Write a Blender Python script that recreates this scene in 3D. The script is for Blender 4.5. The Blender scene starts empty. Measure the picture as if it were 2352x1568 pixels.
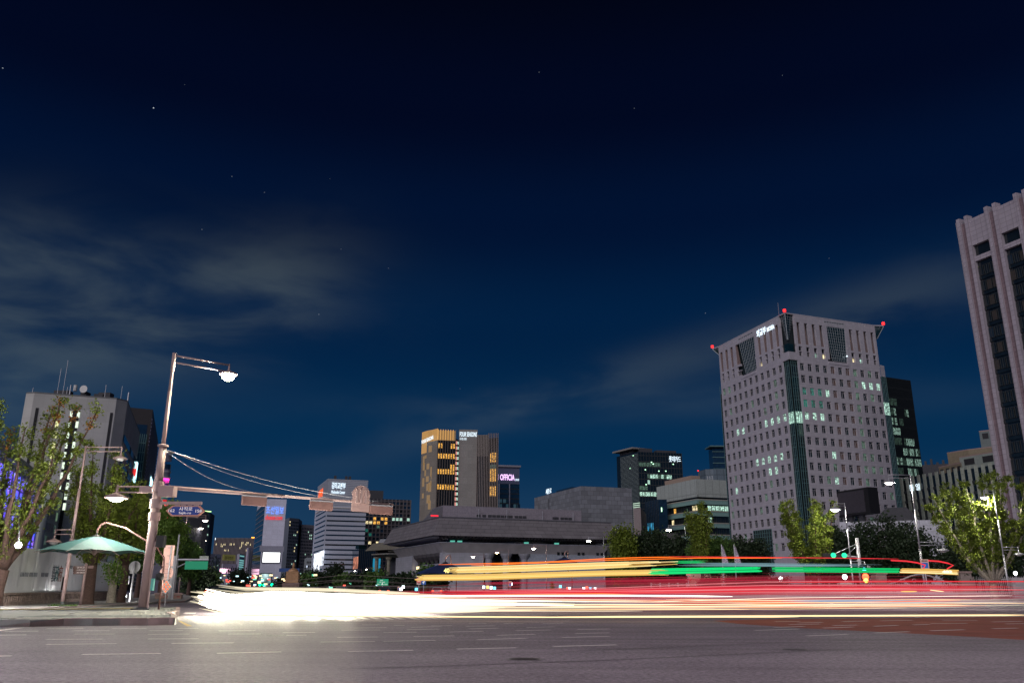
import bpy, math, random
import numpy as np
from mathutils import Vector, Matrix
sc = bpy.context.scene
COL = sc.collection
random.seed(7)
# ---------------------------------------------------------------- camera, world, light
FPX = 1900.0; PITCH = math.radians(16.53); ROLL = math.radians(0.2); EYE = 1.5
cam = bpy.data.cameras.new('camera'); camo = bpy.data.objects.new('camera', cam); COL.objects.link(camo)
cam.sensor_width = 36; cam.lens = 36*FPX/2352; cam.clip_end = 20000; cam.clip_start = 0.1
camo.matrix_world = Matrix.Translation((0, 0, EYE)) @ Matrix.Rotation(math.pi/2+PITCH, 4, 'X') @ Matrix.Rotation(ROLL, 4, 'Z')
sc.camera = camo
sc.view_settings.view_transform = 'Standard'; sc.view_settings.look = 'None'
sc.view_settings.exposure = 0.0; sc.view_settings.gamma = 1; sc.view_settings.use_curve_mapping = False
sc.cycles.use_denoising = True
sc.cycles.max_bounces = 5; sc.cycles.diffuse_bounces = 2; sc.cycles.glossy_bounces = 3; sc.cycles.transmission_bounces = 2
sc.cycles.sample_clamp_indirect = 4.0; sc.cycles.caustics_reflective = False; sc.cycles.caustics_refractive = False

def ray(x, y):
    a, b = (x-1176)/FPX, (784-y)/FPX; c, s = math.cos(ROLL), math.sin(ROLL)
    a2, b2 = a*c+b*s, -a*s+b*c
    return Vector((a2, math.cos(PITCH)-b2*math.sin(PITCH), math.sin(PITCH)+b2*math.cos(PITCH)))
def hz(x, y, z):
    d = ray(x, y); return d*((z-EYE)/d.z)+Vector((0, 0, EYE))
def hy(x, y, Y):
    d = ray(x, y); return d*(Y/d.y)+Vector((0, 0, EYE))
def py(X, Y, Z):
    f = Y*math.cos(PITCH)+(Z-EYE)*math.sin(PITCH); u = -Y*math.sin(PITCH)+(Z-EYE)*math.cos(PITCH)
    return 784-FPX*(X/f*math.sin(ROLL)+u/f*math.cos(ROLL))
def zat(p, y):
    lo, hi = -50, 400
    for _ in range(40):
        m = (lo+hi)/2
        if py(p[0], p[1], m) > y: lo = m
        else: hi = m
    return m

world = bpy.data.worlds.new('World'); sc.world = world; world.use_nodes = True
wt = world.node_tree; wt.nodes.clear()
def WN(t, **k):
    n = wt.nodes.new(t)
    for a, b in k.items(): setattr(n, a, b)
    return n
def build_world():
    L = wt.links.new
    tc = WN('ShaderNodeTexCoord'); sep = WN('ShaderNodeSeparateXYZ'); L(tc.outputs['Generated'], sep.inputs[0])
    def m(op, a, b=None, clamp=False):
        n = WN('ShaderNodeMath', operation=op); n.use_clamp = clamp
        for i, v in enumerate((a, b)):
            if v is None: continue
            if isinstance(v, (int, float)): n.inputs[i].default_value = v
            else: L(v, n.inputs[i])
        return n.outputs[0]
    ramp = WN('ShaderNodeValToRGB'); L(sep.outputs[2], ramp.inputs[0])
    cr = ramp.color_ramp; cr.interpolation = 'EASE'
    pts = [(0.0, (.018, .048, .105)), (.06, (.010, .042, .100)), (.16, (.0016, .0265, .080)), (.30, (.0006, .0145, .054)),
           (.42, (.0005, .0062, .030)), (.53, (.0005, .0026, .0145)), (.66, (.0006, .0014, .0065)), (1.0, (.0006, .001, .004))]
    cr.elements[0].position = 0; cr.elements[0].color = (*pts[0][1], 1)
    cr.elements[1].position = 1; cr.elements[1].color = (*pts[-1][1], 1)
    for p, c in pts[1:-1]:
        e = cr.elements.new(p); e.color = (*c, 1)
    # clouds: noise on the sky plane, thicker in a few soft banks
    zc = m('MAXIMUM', sep.outputs[2], .08)
    cx = m('DIVIDE', sep.outputs[0], zc); cy = m('DIVIDE', sep.outputs[1], zc)
    cmb = WN('ShaderNodeCombineXYZ'); L(cx, cmb.inputs[0]); L(cy, cmb.inputs[1])
    mp = WN('ShaderNodeMapping'); mp.inputs['Rotation'].default_value = (0, .30, 0); mp.inputs['Scale'].default_value = (3.6, 3.6, 11); mp.inputs['Location'].default_value = (1.3, .4, .2); L(tc.outputs['Generated'], mp.inputs[0])
    nz = WN('ShaderNodeTexNoise'); nz.inputs['Scale'].default_value = 1.25; nz.inputs['Detail'].default_value = 5; nz.inputs['Roughness'].default_value = .5; nz.inputs['Distortion'].default_value = .35; L(mp.outputs[0], nz.inputs[0])
    mr = WN('ShaderNodeMapRange'); mr.interpolation_type = 'SMOOTHSTEP'; mr.inputs[1].default_value = .34; mr.inputs[2].default_value = .62; L(nz.outputs[0], mr.inputs[0])
    tot = None
    nrm = WN('ShaderNodeVectorMath', operation='NORMALIZE'); L(tc.outputs['Generated'], nrm.inputs[0])
    # soft banks: each is (centre pixel, long half-axis pixel offset, short width, weight)
    for (x, y), (x2, y2), wid, wgt in [((150, 715), (620, 700), .066, 1.0), ((40, 665), (330, 690), .07, .75), ((560, 690), (760, 610), .055, .9),
                                       ((1500, 840), (2300, 600), .026, .50), ((2050, 700), (2352, 570), .04, .25), ((1500, 920), (2200, 900), .02, .3), ((0, 860), (200, 900), .10, .6)]:
        c = ray(x, y).normalized(); e = (ray(x2, y2).normalized()-c); ln = e.length; e.normalize(); s = c.cross(e).normalized()
        da = WN('ShaderNodeVectorMath', operation='DOT_PRODUCT'); L(nrm.outputs[0], da.inputs[0]); da.inputs[1].default_value = e
        ds = WN('ShaderNodeVectorMath', operation='DOT_PRODUCT'); L(nrm.outputs[0], ds.inputs[0]); ds.inputs[1].default_value = s
        a = m('DIVIDE', m('SUBTRACT', da.outputs['Value'], c.dot(e)), ln); b = m('DIVIDE', ds.outputs['Value'], wid)
        r = m('ADD', m('MULTIPLY', a, a), m('MULTIPLY', b, b))
        g = m('MULTIPLY', m('POWER', 2.718, m('MULTIPLY', r, -1.0)), wgt)
        tot = g if tot is None else m('ADD', tot, g)
    fac = m('MULTIPLY', m('ADD', mr.outputs[0], .12), m('MINIMUM', tot, 1.0), True)
    mix = WN('ShaderNodeMixRGB'); mix.blend_type = 'ADD'; mix.inputs[2].default_value = (.034, .040, .030, 1); L(fac, mix.inputs[0]); L(ramp.outputs[0], mix.inputs[1])
    # a few stars
    st = None
    for (x, y, k) in [(349, 254, 1.5), (2, 165, .8), (1453, 247, .5), (1793, 169, .5), (530, 410, .5), (732, 725, .5), (891, 618, .35), (782, 575, .35), (1620, 716, .6), (1057, 893, .4), (1903, 588, .3), (1234, 166, .3), (462, 532, .3), (420, 200, .35), (755, 414, .3), (605, 446, .3)]:
        d = ray(x, y).normalized()
        dp = WN('ShaderNodeVectorMath', operation='DOT_PRODUCT'); L(nrm.outputs[0], dp.inputs[0]); dp.inputs[1].default_value = d
        g = m('MULTIPLY', m('GREATER_THAN', dp.outputs['Value'], math.cos(.00048*(.5+k*.6))), k*.42)
        st = g if st is None else m('ADD', st, g)
    sm = WN('ShaderNodeMixRGB'); sm.blend_type = 'ADD'; sm.inputs[2].default_value = (.9, 1.0, 1.1, 1); L(st, sm.inputs[0]); L(mix.outputs[0], sm.inputs[1])
    bg = WN('ShaderNodeBackground'); L(sm.outputs[0], bg.inputs[0]); bg.inputs[1].default_value = 1.0
    out = WN('ShaderNodeOutputWorld'); L(bg.outputs[0], out.inputs[0])
build_world()
sun = bpy.data.lights.new('city_glow', 'SUN'); sun.energy = 1.45; sun.angle = math.radians(60); sun.color = (.98, .92, .96)
suno = bpy.data.objects.new('city_glow', sun); COL.objects.link(suno)
suno.rotation_euler = Vector((-.42, -.76, .52)).to_track_quat('Z', 'Y').to_euler()

# ---------------------------------------------------------------- materials
MATS = {}
def mat(name, col, rough=.7, metal=0.0, var=.15, vscale=2.0, bump=0.0, bscale=20, coords='Object', spec=.4, joint=None):
    if name in MATS: return MATS[name]
    m = bpy.data.materials.new(name); m.use_nodes = True; nt = m.node_tree; b = nt.nodes['Principled BSDF']; L = nt.links.new
    b.inputs['Roughness'].default_value = rough; b.inputs['Metallic'].default_value = metal; b.inputs['Specular IOR Level'].default_value = spec
    tc = nt.nodes.new('ShaderNodeTexCoord'); nz = nt.nodes.new('ShaderNodeTexNoise'); nz.inputs['Scale'].default_value = vscale; nz.inputs['Detail'].default_value = 5
    L(tc.outputs[coords], nz.inputs[0])
    mr = nt.nodes.new('ShaderNodeMapRange'); mr.inputs[1].default_value = .3; mr.inputs[2].default_value = .7; mr.inputs[3].default_value = 1-var; mr.inputs[4].default_value = 1+var; L(nz.outputs[0], mr.inputs[0])
    mul = nt.nodes.new('ShaderNodeVectorMath'); mul.operation = 'SCALE'; mul.inputs[0].default_value = col; L(mr.outputs[0], mul.inputs['Scale'])
    src = mul.outputs[0]
    if joint:   # thin cladding joints: (width, height, darkness) on the wall's own u, v attribute
        at = nt.nodes.new('ShaderNodeUVMap'); br = nt.nodes.new('ShaderNodeTexBrick'); br.offset = joint[4] if len(joint) > 4 else 0
        br.inputs['Scale'].default_value = 1; br.inputs['Brick Width'].default_value = joint[0]; br.inputs['Row Height'].default_value = joint[1]
        br.inputs['Mortar Size'].default_value = joint[3] if len(joint) > 3 else .03; br.inputs['Mortar Smooth'].default_value = .3
        v = joint[5] if len(joint) > 5 else .06
        br.inputs['Color1'].default_value = (1+v,)*3+(1,); br.inputs['Color2'].default_value = (1-v,)*3+(1,); br.inputs['Mortar'].default_value = (joint[2],)*3+(1,)
        L(at.outputs[0], br.inputs[0]); mm = nt.nodes.new('ShaderNodeMixRGB'); mm.blend_type = 'MULTIPLY'; mm.inputs[0].default_value = 1
        L(src, mm.inputs[1]); L(br.outputs[0], mm.inputs[2]); src = mm.outputs[0]
    L(src, b.inputs['Base Color'])
    if bump:
        n2 = nt.nodes.new('ShaderNodeTexNoise'); n2.inputs['Scale'].default_value = bscale; n2.inputs['Detail'].default_value = 4; L(tc.outputs[coords], n2.inputs[0])
        bp = nt.nodes.new('ShaderNodeBump'); bp.inputs['Strength'].default_value = bump; bp.inputs['Distance'].default_value = .05; L(n2.outputs[0], bp.inputs['Height']); L(bp.outputs[0], b.inputs['Normal'])
    MATS[name] = m; return m
def emit(name, col, s, base=(.02, .02, .02), noise=None):
    if name in MATS: return MATS[name]
    m = bpy.data.materials.new(name); m.use_nodes = True; nt = m.node_tree; b = nt.nodes['Principled BSDF']; L = nt.links.new
    b.inputs['Base Color'].default_value = (*base, 1); b.inputs['Emission Color'].default_value = (*col, 1); b.inputs['Emission Strength'].default_value = s
    if noise:   # uneven lit interior seen through a pane: bright fittings, darker furniture
        tc = nt.nodes.new('ShaderNodeTexCoord'); oi = nt.nodes.new('ShaderNodeObjectInfo'); ad = nt.nodes.new('ShaderNodeVectorMath'); ad.operation = 'MULTIPLY_ADD'
        ad.inputs[1].default_value = (1, 1, 1); mr0 = nt.nodes.new('ShaderNodeMath'); mr0.operation = 'MULTIPLY'; mr0.inputs[1].default_value = 40; L(oi.outputs['Random'], mr0.inputs[0])
        L(tc.outputs['Object'], ad.inputs[0]); L(mr0.outputs[0], ad.inputs[2])
        nz = nt.nodes.new('ShaderNodeTexNoise'); nz.inputs['Scale'].default_value = noise; nz.inputs['Detail'].default_value = 2; L(ad.outputs[0], nz.inputs[0])
        mr = nt.nodes.new('ShaderNodeMapRange'); mr.inputs[1].default_value = .33; mr.inputs[2].default_value = .66; mr.inputs[3].default_value = s*.12; mr.inputs[4].default_value = s*1.5
        L(nz.outputs[0], mr.inputs[0]); L(mr.outputs[0], b.inputs['Emission Strength'])
    MATS[name] = m; return m
def glow(name, col, s, alpha):
    """light streak: emission mixed with transparency, so trails and bloom look soft"""
    m = bpy.data.materials.new(name); m.use_nodes = True; nt = m.node_tree; nt.nodes.clear(); L = nt.links.new
    e = nt.nodes.new('ShaderNodeEmission'); e.inputs[0].default_value = (*col, 1); e.inputs[1].default_value = s; t = nt.nodes.new('ShaderNodeBsdfTransparent'); x = nt.nodes.new('ShaderNodeMixShader'); x.inputs[0].default_value = alpha
    o = nt.nodes.new('ShaderNodeOutputMaterial'); L(t.outputs[0], x.inputs[1]); L(e.outputs[0], x.inputs[2]); L(x.outputs[0], o.inputs[0]); return m
sc.cycles.transparent_max_bounces = 40
def glass(name, col, rough=.08):
    return mat(name, col, rough, 0.0, .25, .6, spec=.9)

M_CONC = mat('pale_concrete', (.52, .51, .49), .8, var=.08, vscale=.15, joint=(3.2, 3.6, .8, .03))
M_MOFA = mat('granite_cladding', (.46, .43, .48), .6, var=.05, vscale=.3, joint=(1.25, .9, .8, .035))
M_GOVT = mat('tower_cladding', (.42, .37, .42), .6, var=.07, vscale=.4, joint=(1.6, 1.2, .62, .06))
M_DARKG = glass('dark_glass', (.012, .018, .022)); M_TEALG = glass('teal_glass', (.008, .026, .030)); M_BLUEG = glass('blue_glass', (.015, .04, .08))
M_FRAME = mat('window_frame', (.45, .42, .44), .5, var=.03); M_DFRAME = mat('dark_mullion', (.05, .055, .06), .4)
M_TFRAME = mat('teal_mullion', (.12, .22, .22), .4)
M_VENT = mat('brown_louvre', (.16, .10, .09), .7, var=.1, vscale=1)
M_LITC = emit('cool_lit_interior', (.62, 1.0, .82), .8, noise=1.6); M_LITD = emit('dim_lit_interior', (.45, .85, .62), .14, noise=1.2)
M_LITT = emit('teal_lit_interior', (.05, .55, .42), .22, noise=1.2)
M_LITW = emit('warm_lit_interior', (1.0, .50, .09), 1.1, noise=1.3); M_LITY = emit('yellow_lit_interior', (1.0, .83, .45), 1.0, noise=.8)
M_METAL = mat('painted_pole_steel', (.36, .255, .25), .6, .1, .08, 1.5); M_GALV = mat('galvanised_steel', (.42, .42, .46), .4, .4, .1, 2)
M_ALU = mat('sign_back_aluminium', (.40, .27, .255), .5, .2, .07, 1)
M_BLACK = mat('black_plastic', (.012, .012, .014), .5, var=.1)
M_WHITE = mat('white_paint', (.75, .73, .72), .6, var=.05); M_LINE = mat('road_paint', (.78, .70, .70), .7, var=.2, vscale=9)
M_YLINE = mat('yellow_road_paint', (.62, .38, .10), .7, var=.15, vscale=6)
M_BARK = mat('ginkgo_bark', (.085, .05, .042), .9, var=.3, vscale=8, bump=.6, bscale=18)
M_PBARK = mat('pale_bark', (.33, .29, .24), .9, var=.25, vscale=7, bump=.5, bscale=14)
M_FARW = mat('far_grey_wall', (.30, .30, .36), .8, var=.06, vscale=.05)
M_STONE = mat('rough_stone_wall', (.21, .22, .25), .85, var=.08, vscale=.5, joint=(3.0, 2.0, .6, .10, .5, .22))
M_SEJ = mat('theatre_granite', (.19, .175, .19), .75, var=.1, vscale=.3, joint=(4.4, 1.5, .55, .10, .5, .10))
M_SEJL = mat('theatre_light_granite', (.46, .46, .52), .75, var=.1, vscale=.3, joint=(2.0, 1.0, .8, .05))
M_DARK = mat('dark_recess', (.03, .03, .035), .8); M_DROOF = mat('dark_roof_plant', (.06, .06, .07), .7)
M_BEACON = emit('red_beacon_glass', (1, .02, .02), 2.5)
M_SIGNW = emit('sign_white_light', (.75, .9, 1.0), 1.7)
M_BULB = emit('lamp_bulb', (1.0, .93, .78), 40); M_BULBG = emit('lamp_bulb_greenish', (.95, 1.0, .70), 60); M_BULBO = emit('lamp_bulb_orange', (1.0, .62, .28), 25)
M_GREENL = emit('green_signal_lens', (0.0, 1.0, .4), 3); M_REDL = emit('red_signal_lens', (1.0, .06, .02), 9)

def leafmat(name, a, b, tr=.25):
    m = bpy.data.materials.new(name); m.use_nodes = True; nt = m.node_tree; p = nt.nodes['Principled BSDF']; L = nt.links.new
    at = nt.nodes.new('ShaderNodeAttribute'); at.attribute_name = 'tone'
    mx = nt.nodes.new('ShaderNodeMixRGB'); mx.inputs[1].default_value = (*a, 1); mx.inputs[2].default_value = (*b, 1); L(at.outputs['Fac'], mx.inputs[0])
    L(mx.outputs[0], p.inputs['Base Color']); p.inputs['Roughness'].default_value = .6
    t = nt.nodes.new('ShaderNodeBsdfTranslucent'); L(mx.outputs[0], t.inputs[0]); ms = nt.nodes.new('ShaderNodeMixShader'); ms.inputs[0].default_value = tr
    L(p.outputs[0], ms.inputs[1]); L(t.outputs[0], ms.inputs[2]); L(ms.outputs[0], nt.nodes['Material Output'].inputs[0])
    MATS[name] = m; return m
LEAF = leafmat('ginkgo_leaf', (.075, .115, .012), (.21, .27, .028)); LEAFG = leafmat('green_leaf', (.04, .10, .022), (.12, .22, .04)); LEAFD = leafmat('dark_leaf', (.015, .032, .016), (.035, .06, .022))
LEAFO = leafmat('autumn_leaf', (.30, .11, .02), (.38, .18, .03)); LEAFB = leafmat('bright_leaf', (.10, .20, .03), (.22, .34, .06))

# ---------------------------------------------------------------- mesh helpers
class MB:
    def __init__(s): s.v = []; s.f = []; s.m = []; s.uv = {}
    def poly(s, pts, mi=0, uv=None):
        i = len(s.v); s.v += [tuple(p) for p in pts]; s.f.append(tuple(range(i, i+len(pts)))); s.m.append(mi)
        if uv: s.uv[len(s.f)-1] = uv
        return s
    def hexa(s, p, mi=0):      # 8 corners: bottom 4 ccw, top 4 ccw
        i = len(s.v); s.v += [tuple(q) for q in p]
        for f in ((0, 3, 2, 1), (4, 5, 6, 7), (0, 1, 5, 4), (1, 2, 6, 5), (2, 3, 7, 6), (3, 0, 4, 7)):
            s.f.append(tuple(i+k for k in f)); s.m.append(mi)
        return s
    def box(s, a, b, mi=0):
        x0, y0, z0 = a; x1, y1, z1 = b
        return s.hexa([(x0, y0, z0), (x1, y0, z0), (x1, y1, z0), (x0, y1, z0), (x0, y0, z1), (x1, y0, z1), (x1, y1, z1), (x0, y1, z1)], mi)
    def prism(s, pts, z0, z1, mi=0, top=None):
        n = len(pts); i = len(s.v); tp = top or pts; h = z1-z0
        s.v += [(p[0], p[1], z0) for p in pts]+[(p[0], p[1], z1) for p in tp]
        acc = 0
        for k in range(n):
            l = (k+1) % n; w = math.dist((pts[k][0], pts[k][1]), (pts[l][0], pts[l][1]))
            s.f.append((i+k, i+l, i+n+l, i+n+k)); s.m.append(mi); s.uv[len(s.f)-1] = [(acc, 0), (acc+w, 0), (acc+w, h), (acc, h)]; acc += w
        s.f.append(tuple(i+n+k for k in range(n))); s.m.append(mi); s.f.append(tuple(i+n-1-k for k in range(n))); s.m.append(mi)
        return s
    def tube(s, pts, rad, n=8, mi=0, cap=True):
        pts = [Vector(p) for p in pts]; r = rad if isinstance(rad, (list, tuple)) else [rad]*len(pts); base = len(s.v); up = None
        for k, p in enumerate(pts):
            d = (pts[min(k+1, len(pts)-1)]-pts[max(k-1, 0)]).normalized()
            if up is None: up = Vector((0, 0, 1)) if abs(d.z) < .9 else Vector((1, 0, 0))
            a = d.cross(up).normalized(); b = a.cross(d).normalized(); up = b
            for j in range(n):
                t = 2*math.pi*j/n; s.v.append(tuple(p+(a*math.cos(t)+b*math.sin(t))*r[k]))
        for k in range(len(pts)-1):
            for j in range(n):
                l = (j+1) % n; s.f.append((base+k*n+j, base+k*n+l, base+(k+1)*n+l, base+(k+1)*n+j)); s.m.append(mi)
        if cap:
            s.f.append(tuple(base+n-1-j for j in range(n))); s.m.append(mi); e = base+(len(pts)-1)*n; s.f.append(tuple(e+j for j in range(n))); s.m.append(mi)
        return s
    def lathe(s, prof, c=(0, 0, 0), n=16, mi=0, sy=1.0):
        base = len(s.v); c = Vector(c)
        for r, z in prof:
            for j in range(n):
                t = 2*math.pi*j/n; s.v.append((c.x+r*math.cos(t), c.y+r*sy*math.sin(t), c.z+z))
        for k in range(len(prof)-1):
            for j in range(n):
                l = (j+1) % n; s.f.append((base+k*n+j, base+k*n+l, base+(k+1)*n+l, base+(k+1)*n+j)); s.m.append(mi)
        return s
    def disc(s, c, nrm, r, th, n=24, mi=0):
        nrm = Vector(nrm).normalized(); return s.tube([Vector(c)-nrm*th/2, Vector(c)+nrm*th/2], r, n, mi)
    def mesh(s, name, mats, off=Vector((0, 0, 0)), smooth=False):
        me = bpy.data.meshes.new(name); me.from_pydata([tuple(Vector(v)-off) for v in s.v], [], s.f)
        for x in (mats if isinstance(mats, (list, tuple)) else [mats]): me.materials.append(x)
        if any(s.m): me.polygons.foreach_set('material_index', s.m)
        if s.uv:
            ul = me.uv_layers.new(name='UVMap')
            for fi, u in s.uv.items():
                ls = me.polygons[fi].loop_start
                for q, w in enumerate(u): ul.data[ls+q].uv = w
        if smooth: me.polygons.foreach_set('use_smooth', [True]*len(me.polygons))
        me.validate(); me.update(); return me
class Thing:
    def __init__(s, name, label, cat, loc=(0, 0, 0), group=None):
        s.o = bpy.data.objects.new(name, None); COL.objects.link(s.o); s.loc = Vector(loc); s.o.location = s.loc
        s.o['label'] = label; s.o['category'] = cat; s.o.empty_display_size = .5
        if group: s.o['group'] = group
    def part(s, name, mb, mats, parent=None, smooth=False, label=None, M=None, kind=None):
        me = mb.mesh(name, mats, s.loc if M is None else Vector((0, 0, 0)), smooth) if isinstance(mb, MB) else mb
        o = bpy.data.objects.new(name, me); COL.objects.link(o); o.parent = parent or s.o
        if M is not None: o.matrix_local = Matrix.Translation(-s.loc) @ M
        if label: o['label'] = label
        if kind: o['kind'] = kind
        return o
def single(name, mb, mats, label, cat, group=None, smooth=False, kind=None):
    vs = np.array(mb.v); loc = Vector((float(vs[:, 0].mean()), float(vs[:, 1].mean()), float(vs[:, 2].min())))
    o = bpy.data.objects.new(name, mb.mesh(name, mats, loc, smooth)); COL.objects.link(o); o.location = loc
    o['label'] = label; o['category'] = cat
    if group: o['group'] = group
    if kind: o['kind'] = kind
    return o
def struct(name, mb, mats, parent=None):
    o = bpy.data.objects.new(name, mb.mesh(name, mats)); COL.objects.link(o); o['kind'] = 'structure'
    if parent: o.parent = parent
    return o
def dup(root, loc, rz, label, group=None, scale=1.0):
    def cp(o, par):
        c = o.copy(); COL.objects.link(c); c.parent = par
        for ch in o.children: cp(ch, c)
        return c
    r = cp(root, None); r.location = loc; r.rotation_euler = (0, 0, rz); r.scale = (scale,)*3; r['label'] = label
    if group: r['group'] = group
    return r
_txt = {}
def textmesh(s, ext=.04, bold=.0):
    k = (s, ext, bold)
    if k in _txt: return _txt[k]
    cu = bpy.data.curves.new('lettering', 'FONT'); cu.body = s; cu.size = 1; cu.extrude = ext; cu.offset = bold; cu.resolution_u = 3
    ob = bpy.data.objects.new('lettering', cu); COL.objects.link(ob); bpy.context.view_layer.update()
    me = bpy.data.meshes.new_from_object(ob.evaluated_get(bpy.context.evaluated_depsgraph_get())); bpy.data.objects.remove(ob)
    vs = np.array([v.co for v in me.vertices]); lo, hi = vs.min(0), vs.max(0); me.materials.clear()
    _txt[k] = (me, lo, hi); return _txt[k]
def lettering(th, s, O, u, v, w, h, m, parent=None, bold=0.0, ext=.04):
    """write s into the rectangle with lower-left corner O, width w along u and height h along v"""
    me, lo, hi = textmesh(s, ext, bold); me = me.copy(); me.name = 'lettering'; me.materials.append(m)
    u = Vector(u).normalized(); v = Vector(v).normalized(); n = u.cross(v); sx = w/(hi[0]-lo[0]); sy = h/(hi[1]-lo[1])
    X = Matrix(((u.x*sx, v.x*sy, n.x, 0), (u.y*sx, v.y*sy, n.y, 0), (u.z*sx, v.z*sy, n.z, 0), (0, 0, 0, 1)))
    X.translation = Vector(O)-u*sx*lo[0]-v*sy*lo[1]
    return th.part('lettering', me, None, parent, M=X)
def link_mat(o, slot, m):
    o.material_slots[slot].link = 'OBJECT'; o.material_slots[slot].material = m

class Face:
    """vertical facade from A (left as seen from the road) to B; u along, v up, n outward"""
    def __init__(s, A, B, z0, z1):
        s.A = Vector((A[0], A[1], z0)); B = Vector((B[0], B[1], z0)); s.u = (B-s.A); s.W = s.u.length; s.u.normalize(); s.H = z1-z0
        s.n = Vector((s.u.y, -s.u.x, 0)); s.z0 = z0
    def p(s, u, v, d=0.0): return s.A+s.u*u+Vector((0, 0, v))+s.n*d
    def box(s, mb, u0, u1, v0, v1, d0, d1, mi=0):
        i = len(mb.f); mb.hexa([s.p(u0, v0, d1), s.p(u1, v0, d1), s.p(u1, v0, d0), s.p(u0, v0, d0), s.p(u0, v1, d1), s.p(u1, v1, d1), s.p(u1, v1, d0), s.p(u0, v1, d0)], mi)
        mb.uv[i+2] = [(u0, v0), (u1, v0), (u1, v1), (u0, v1)]
        return mb
    def M(s, u, v, d=0.0):
        o = s.p(u, v, d); return Matrix(((s.u.x, 0, s.n.x, o.x), (s.u.y, 0, s.n.y, o.y), (0, 1, 0, o.z), (0, 0, 0, 1)))
    def uat(s, x, y=1200):     # where the sight line of picture column x meets this wall
        d = ray(x, y); den = s.u.x*d.y-s.u.y*d.x
        return (-(s.A.x)*d.y+s.A.y*d.x)/den
def window_mesh(w, h, kind):
    """window in facade coordinates (x along, y up, z out), centred; slot 0 frame, slot 1 pane"""
    mb = MB(); t = .07 if w > 1 else .05; q = (0, .1)
    mb.box((-w/2, -h/2, -.04), (w/2, h/2, .02), 1)
    for x0, x1, y0, y1 in ((-w/2, w/2, -h/2, -h/2+t), (-w/2, w/2, h/2-t, h/2), (-w/2, -w/2+t, -h/2+t, h/2-t), (w/2-t, w/2, -h/2+t, h/2-t)):
        mb.box((x0, y0, .02), (x1, y1, .12), 0)
    if kind == 'T':      # transom above, casement with lower hopper
        mb.box((-w/2+t, h*.22, .02), (w/2-t, h*.22+t, .11), 0); mb.box((-t/2, -h/2+t, .02), (t/2, h*.22, .11), 0); mb.box((-w/2+t, -h*.32, .02), (-t/2, -h*.32+t, .11), 0)
        mb.box((w*.2, h*.22+t, .02), (w*.2+t*.7, h/2-t, .10), 0)
    elif kind == 'X':
        mb.box((-t/2, -h/2+t, .02), (t/2, h/2-t, .11), 0)
    elif kind == 'H':
        mb.box((-w/2+t, -t/2, .02), (w/2-t, t/2, .11), 0)
    return mb
def grid(th, f, cols, rows, u0, u1, v0, v1, fw, fh, wallmat, framemat, pick, dep=.5, kind='X', base=0.0, name='window', skip=None, limit=290):
    """piers and spandrels standing proud of the core, a window object in every opening"""
    mb = MB(); cw = (u1-u0)/cols; ch = (v1-v0)/rows; ww, wh = cw*fw, ch*fh
    xs = [u0+(i+.5)*cw for i in range(cols)]; ys = [v0+(j+.5)*ch for j in range(rows)]
    e = [(u0, xs[0]-ww/2)]+[(xs[i]+ww/2, xs[i+1]-ww/2) for i in range(cols-1)]+[(xs[-1]+ww/2, u1)]
    for a, b in e: f.box(mb, a, b, v0, v1, base, base+dep)
    g = [(v0, ys[0]-wh/2)]+[(ys[j]+wh/2, ys[j+1]-wh/2) for j in range(rows-1)]+[(ys[-1]+wh/2, v1)]
    for x in xs:
        for a, b in g: f.box(mb, x-ww/2, x+ww/2, a, b, base, base+dep-.004)
    th.part('facade', mb, wallmat)
    wm = window_mesh(ww, wh, kind); me = wm.mesh(name, [framemat, M_DARKG]); rest = MB(); n = 0
    for j in range(rows):
        for i in range(cols):
            if skip and skip(i, j): continue
            m = pick(i, j)
            o = th.part(name, me, None, M=f.M(xs[i], ys[j], base+.06)); n += 1
            if m is not M_DARKG: link_mat(o, 1, m)
    return xs, ys, ww, wh
def tower(name, label, tops, z, wallmat, group=None, z0=0.0, back=None, cat='building'):
    """block whose visible roof corners (left to right) are given as picture points at height z"""
    P = [hz(x, y, z) if not isinstance(x, Vector) else x for x, y in tops] if not isinstance(tops[0], Vector) else list(tops)
    if back is not None: bk = [p+Vector((p.x, p.y, 0)).normalized()*back for p in reversed(P)]
    elif len(P) == 3: bk = [P[0]+P[2]-P[1]]
    else: bk = [p+Vector((p.x, p.y, 0)).normalized()*25 for p in reversed(P)]
    c = P[0]; th = Thing(name, label, cat, (c.x, c.y, z0), group)
    th.part('wall', MB().prism(P+bk, z0, z), wallmat)
    th.P = P; th.z = z; th.F = [Face(P[i], P[i+1], z0, z) for i in range(len(P)-1)]
    return th
R = random.Random(11)
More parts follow.
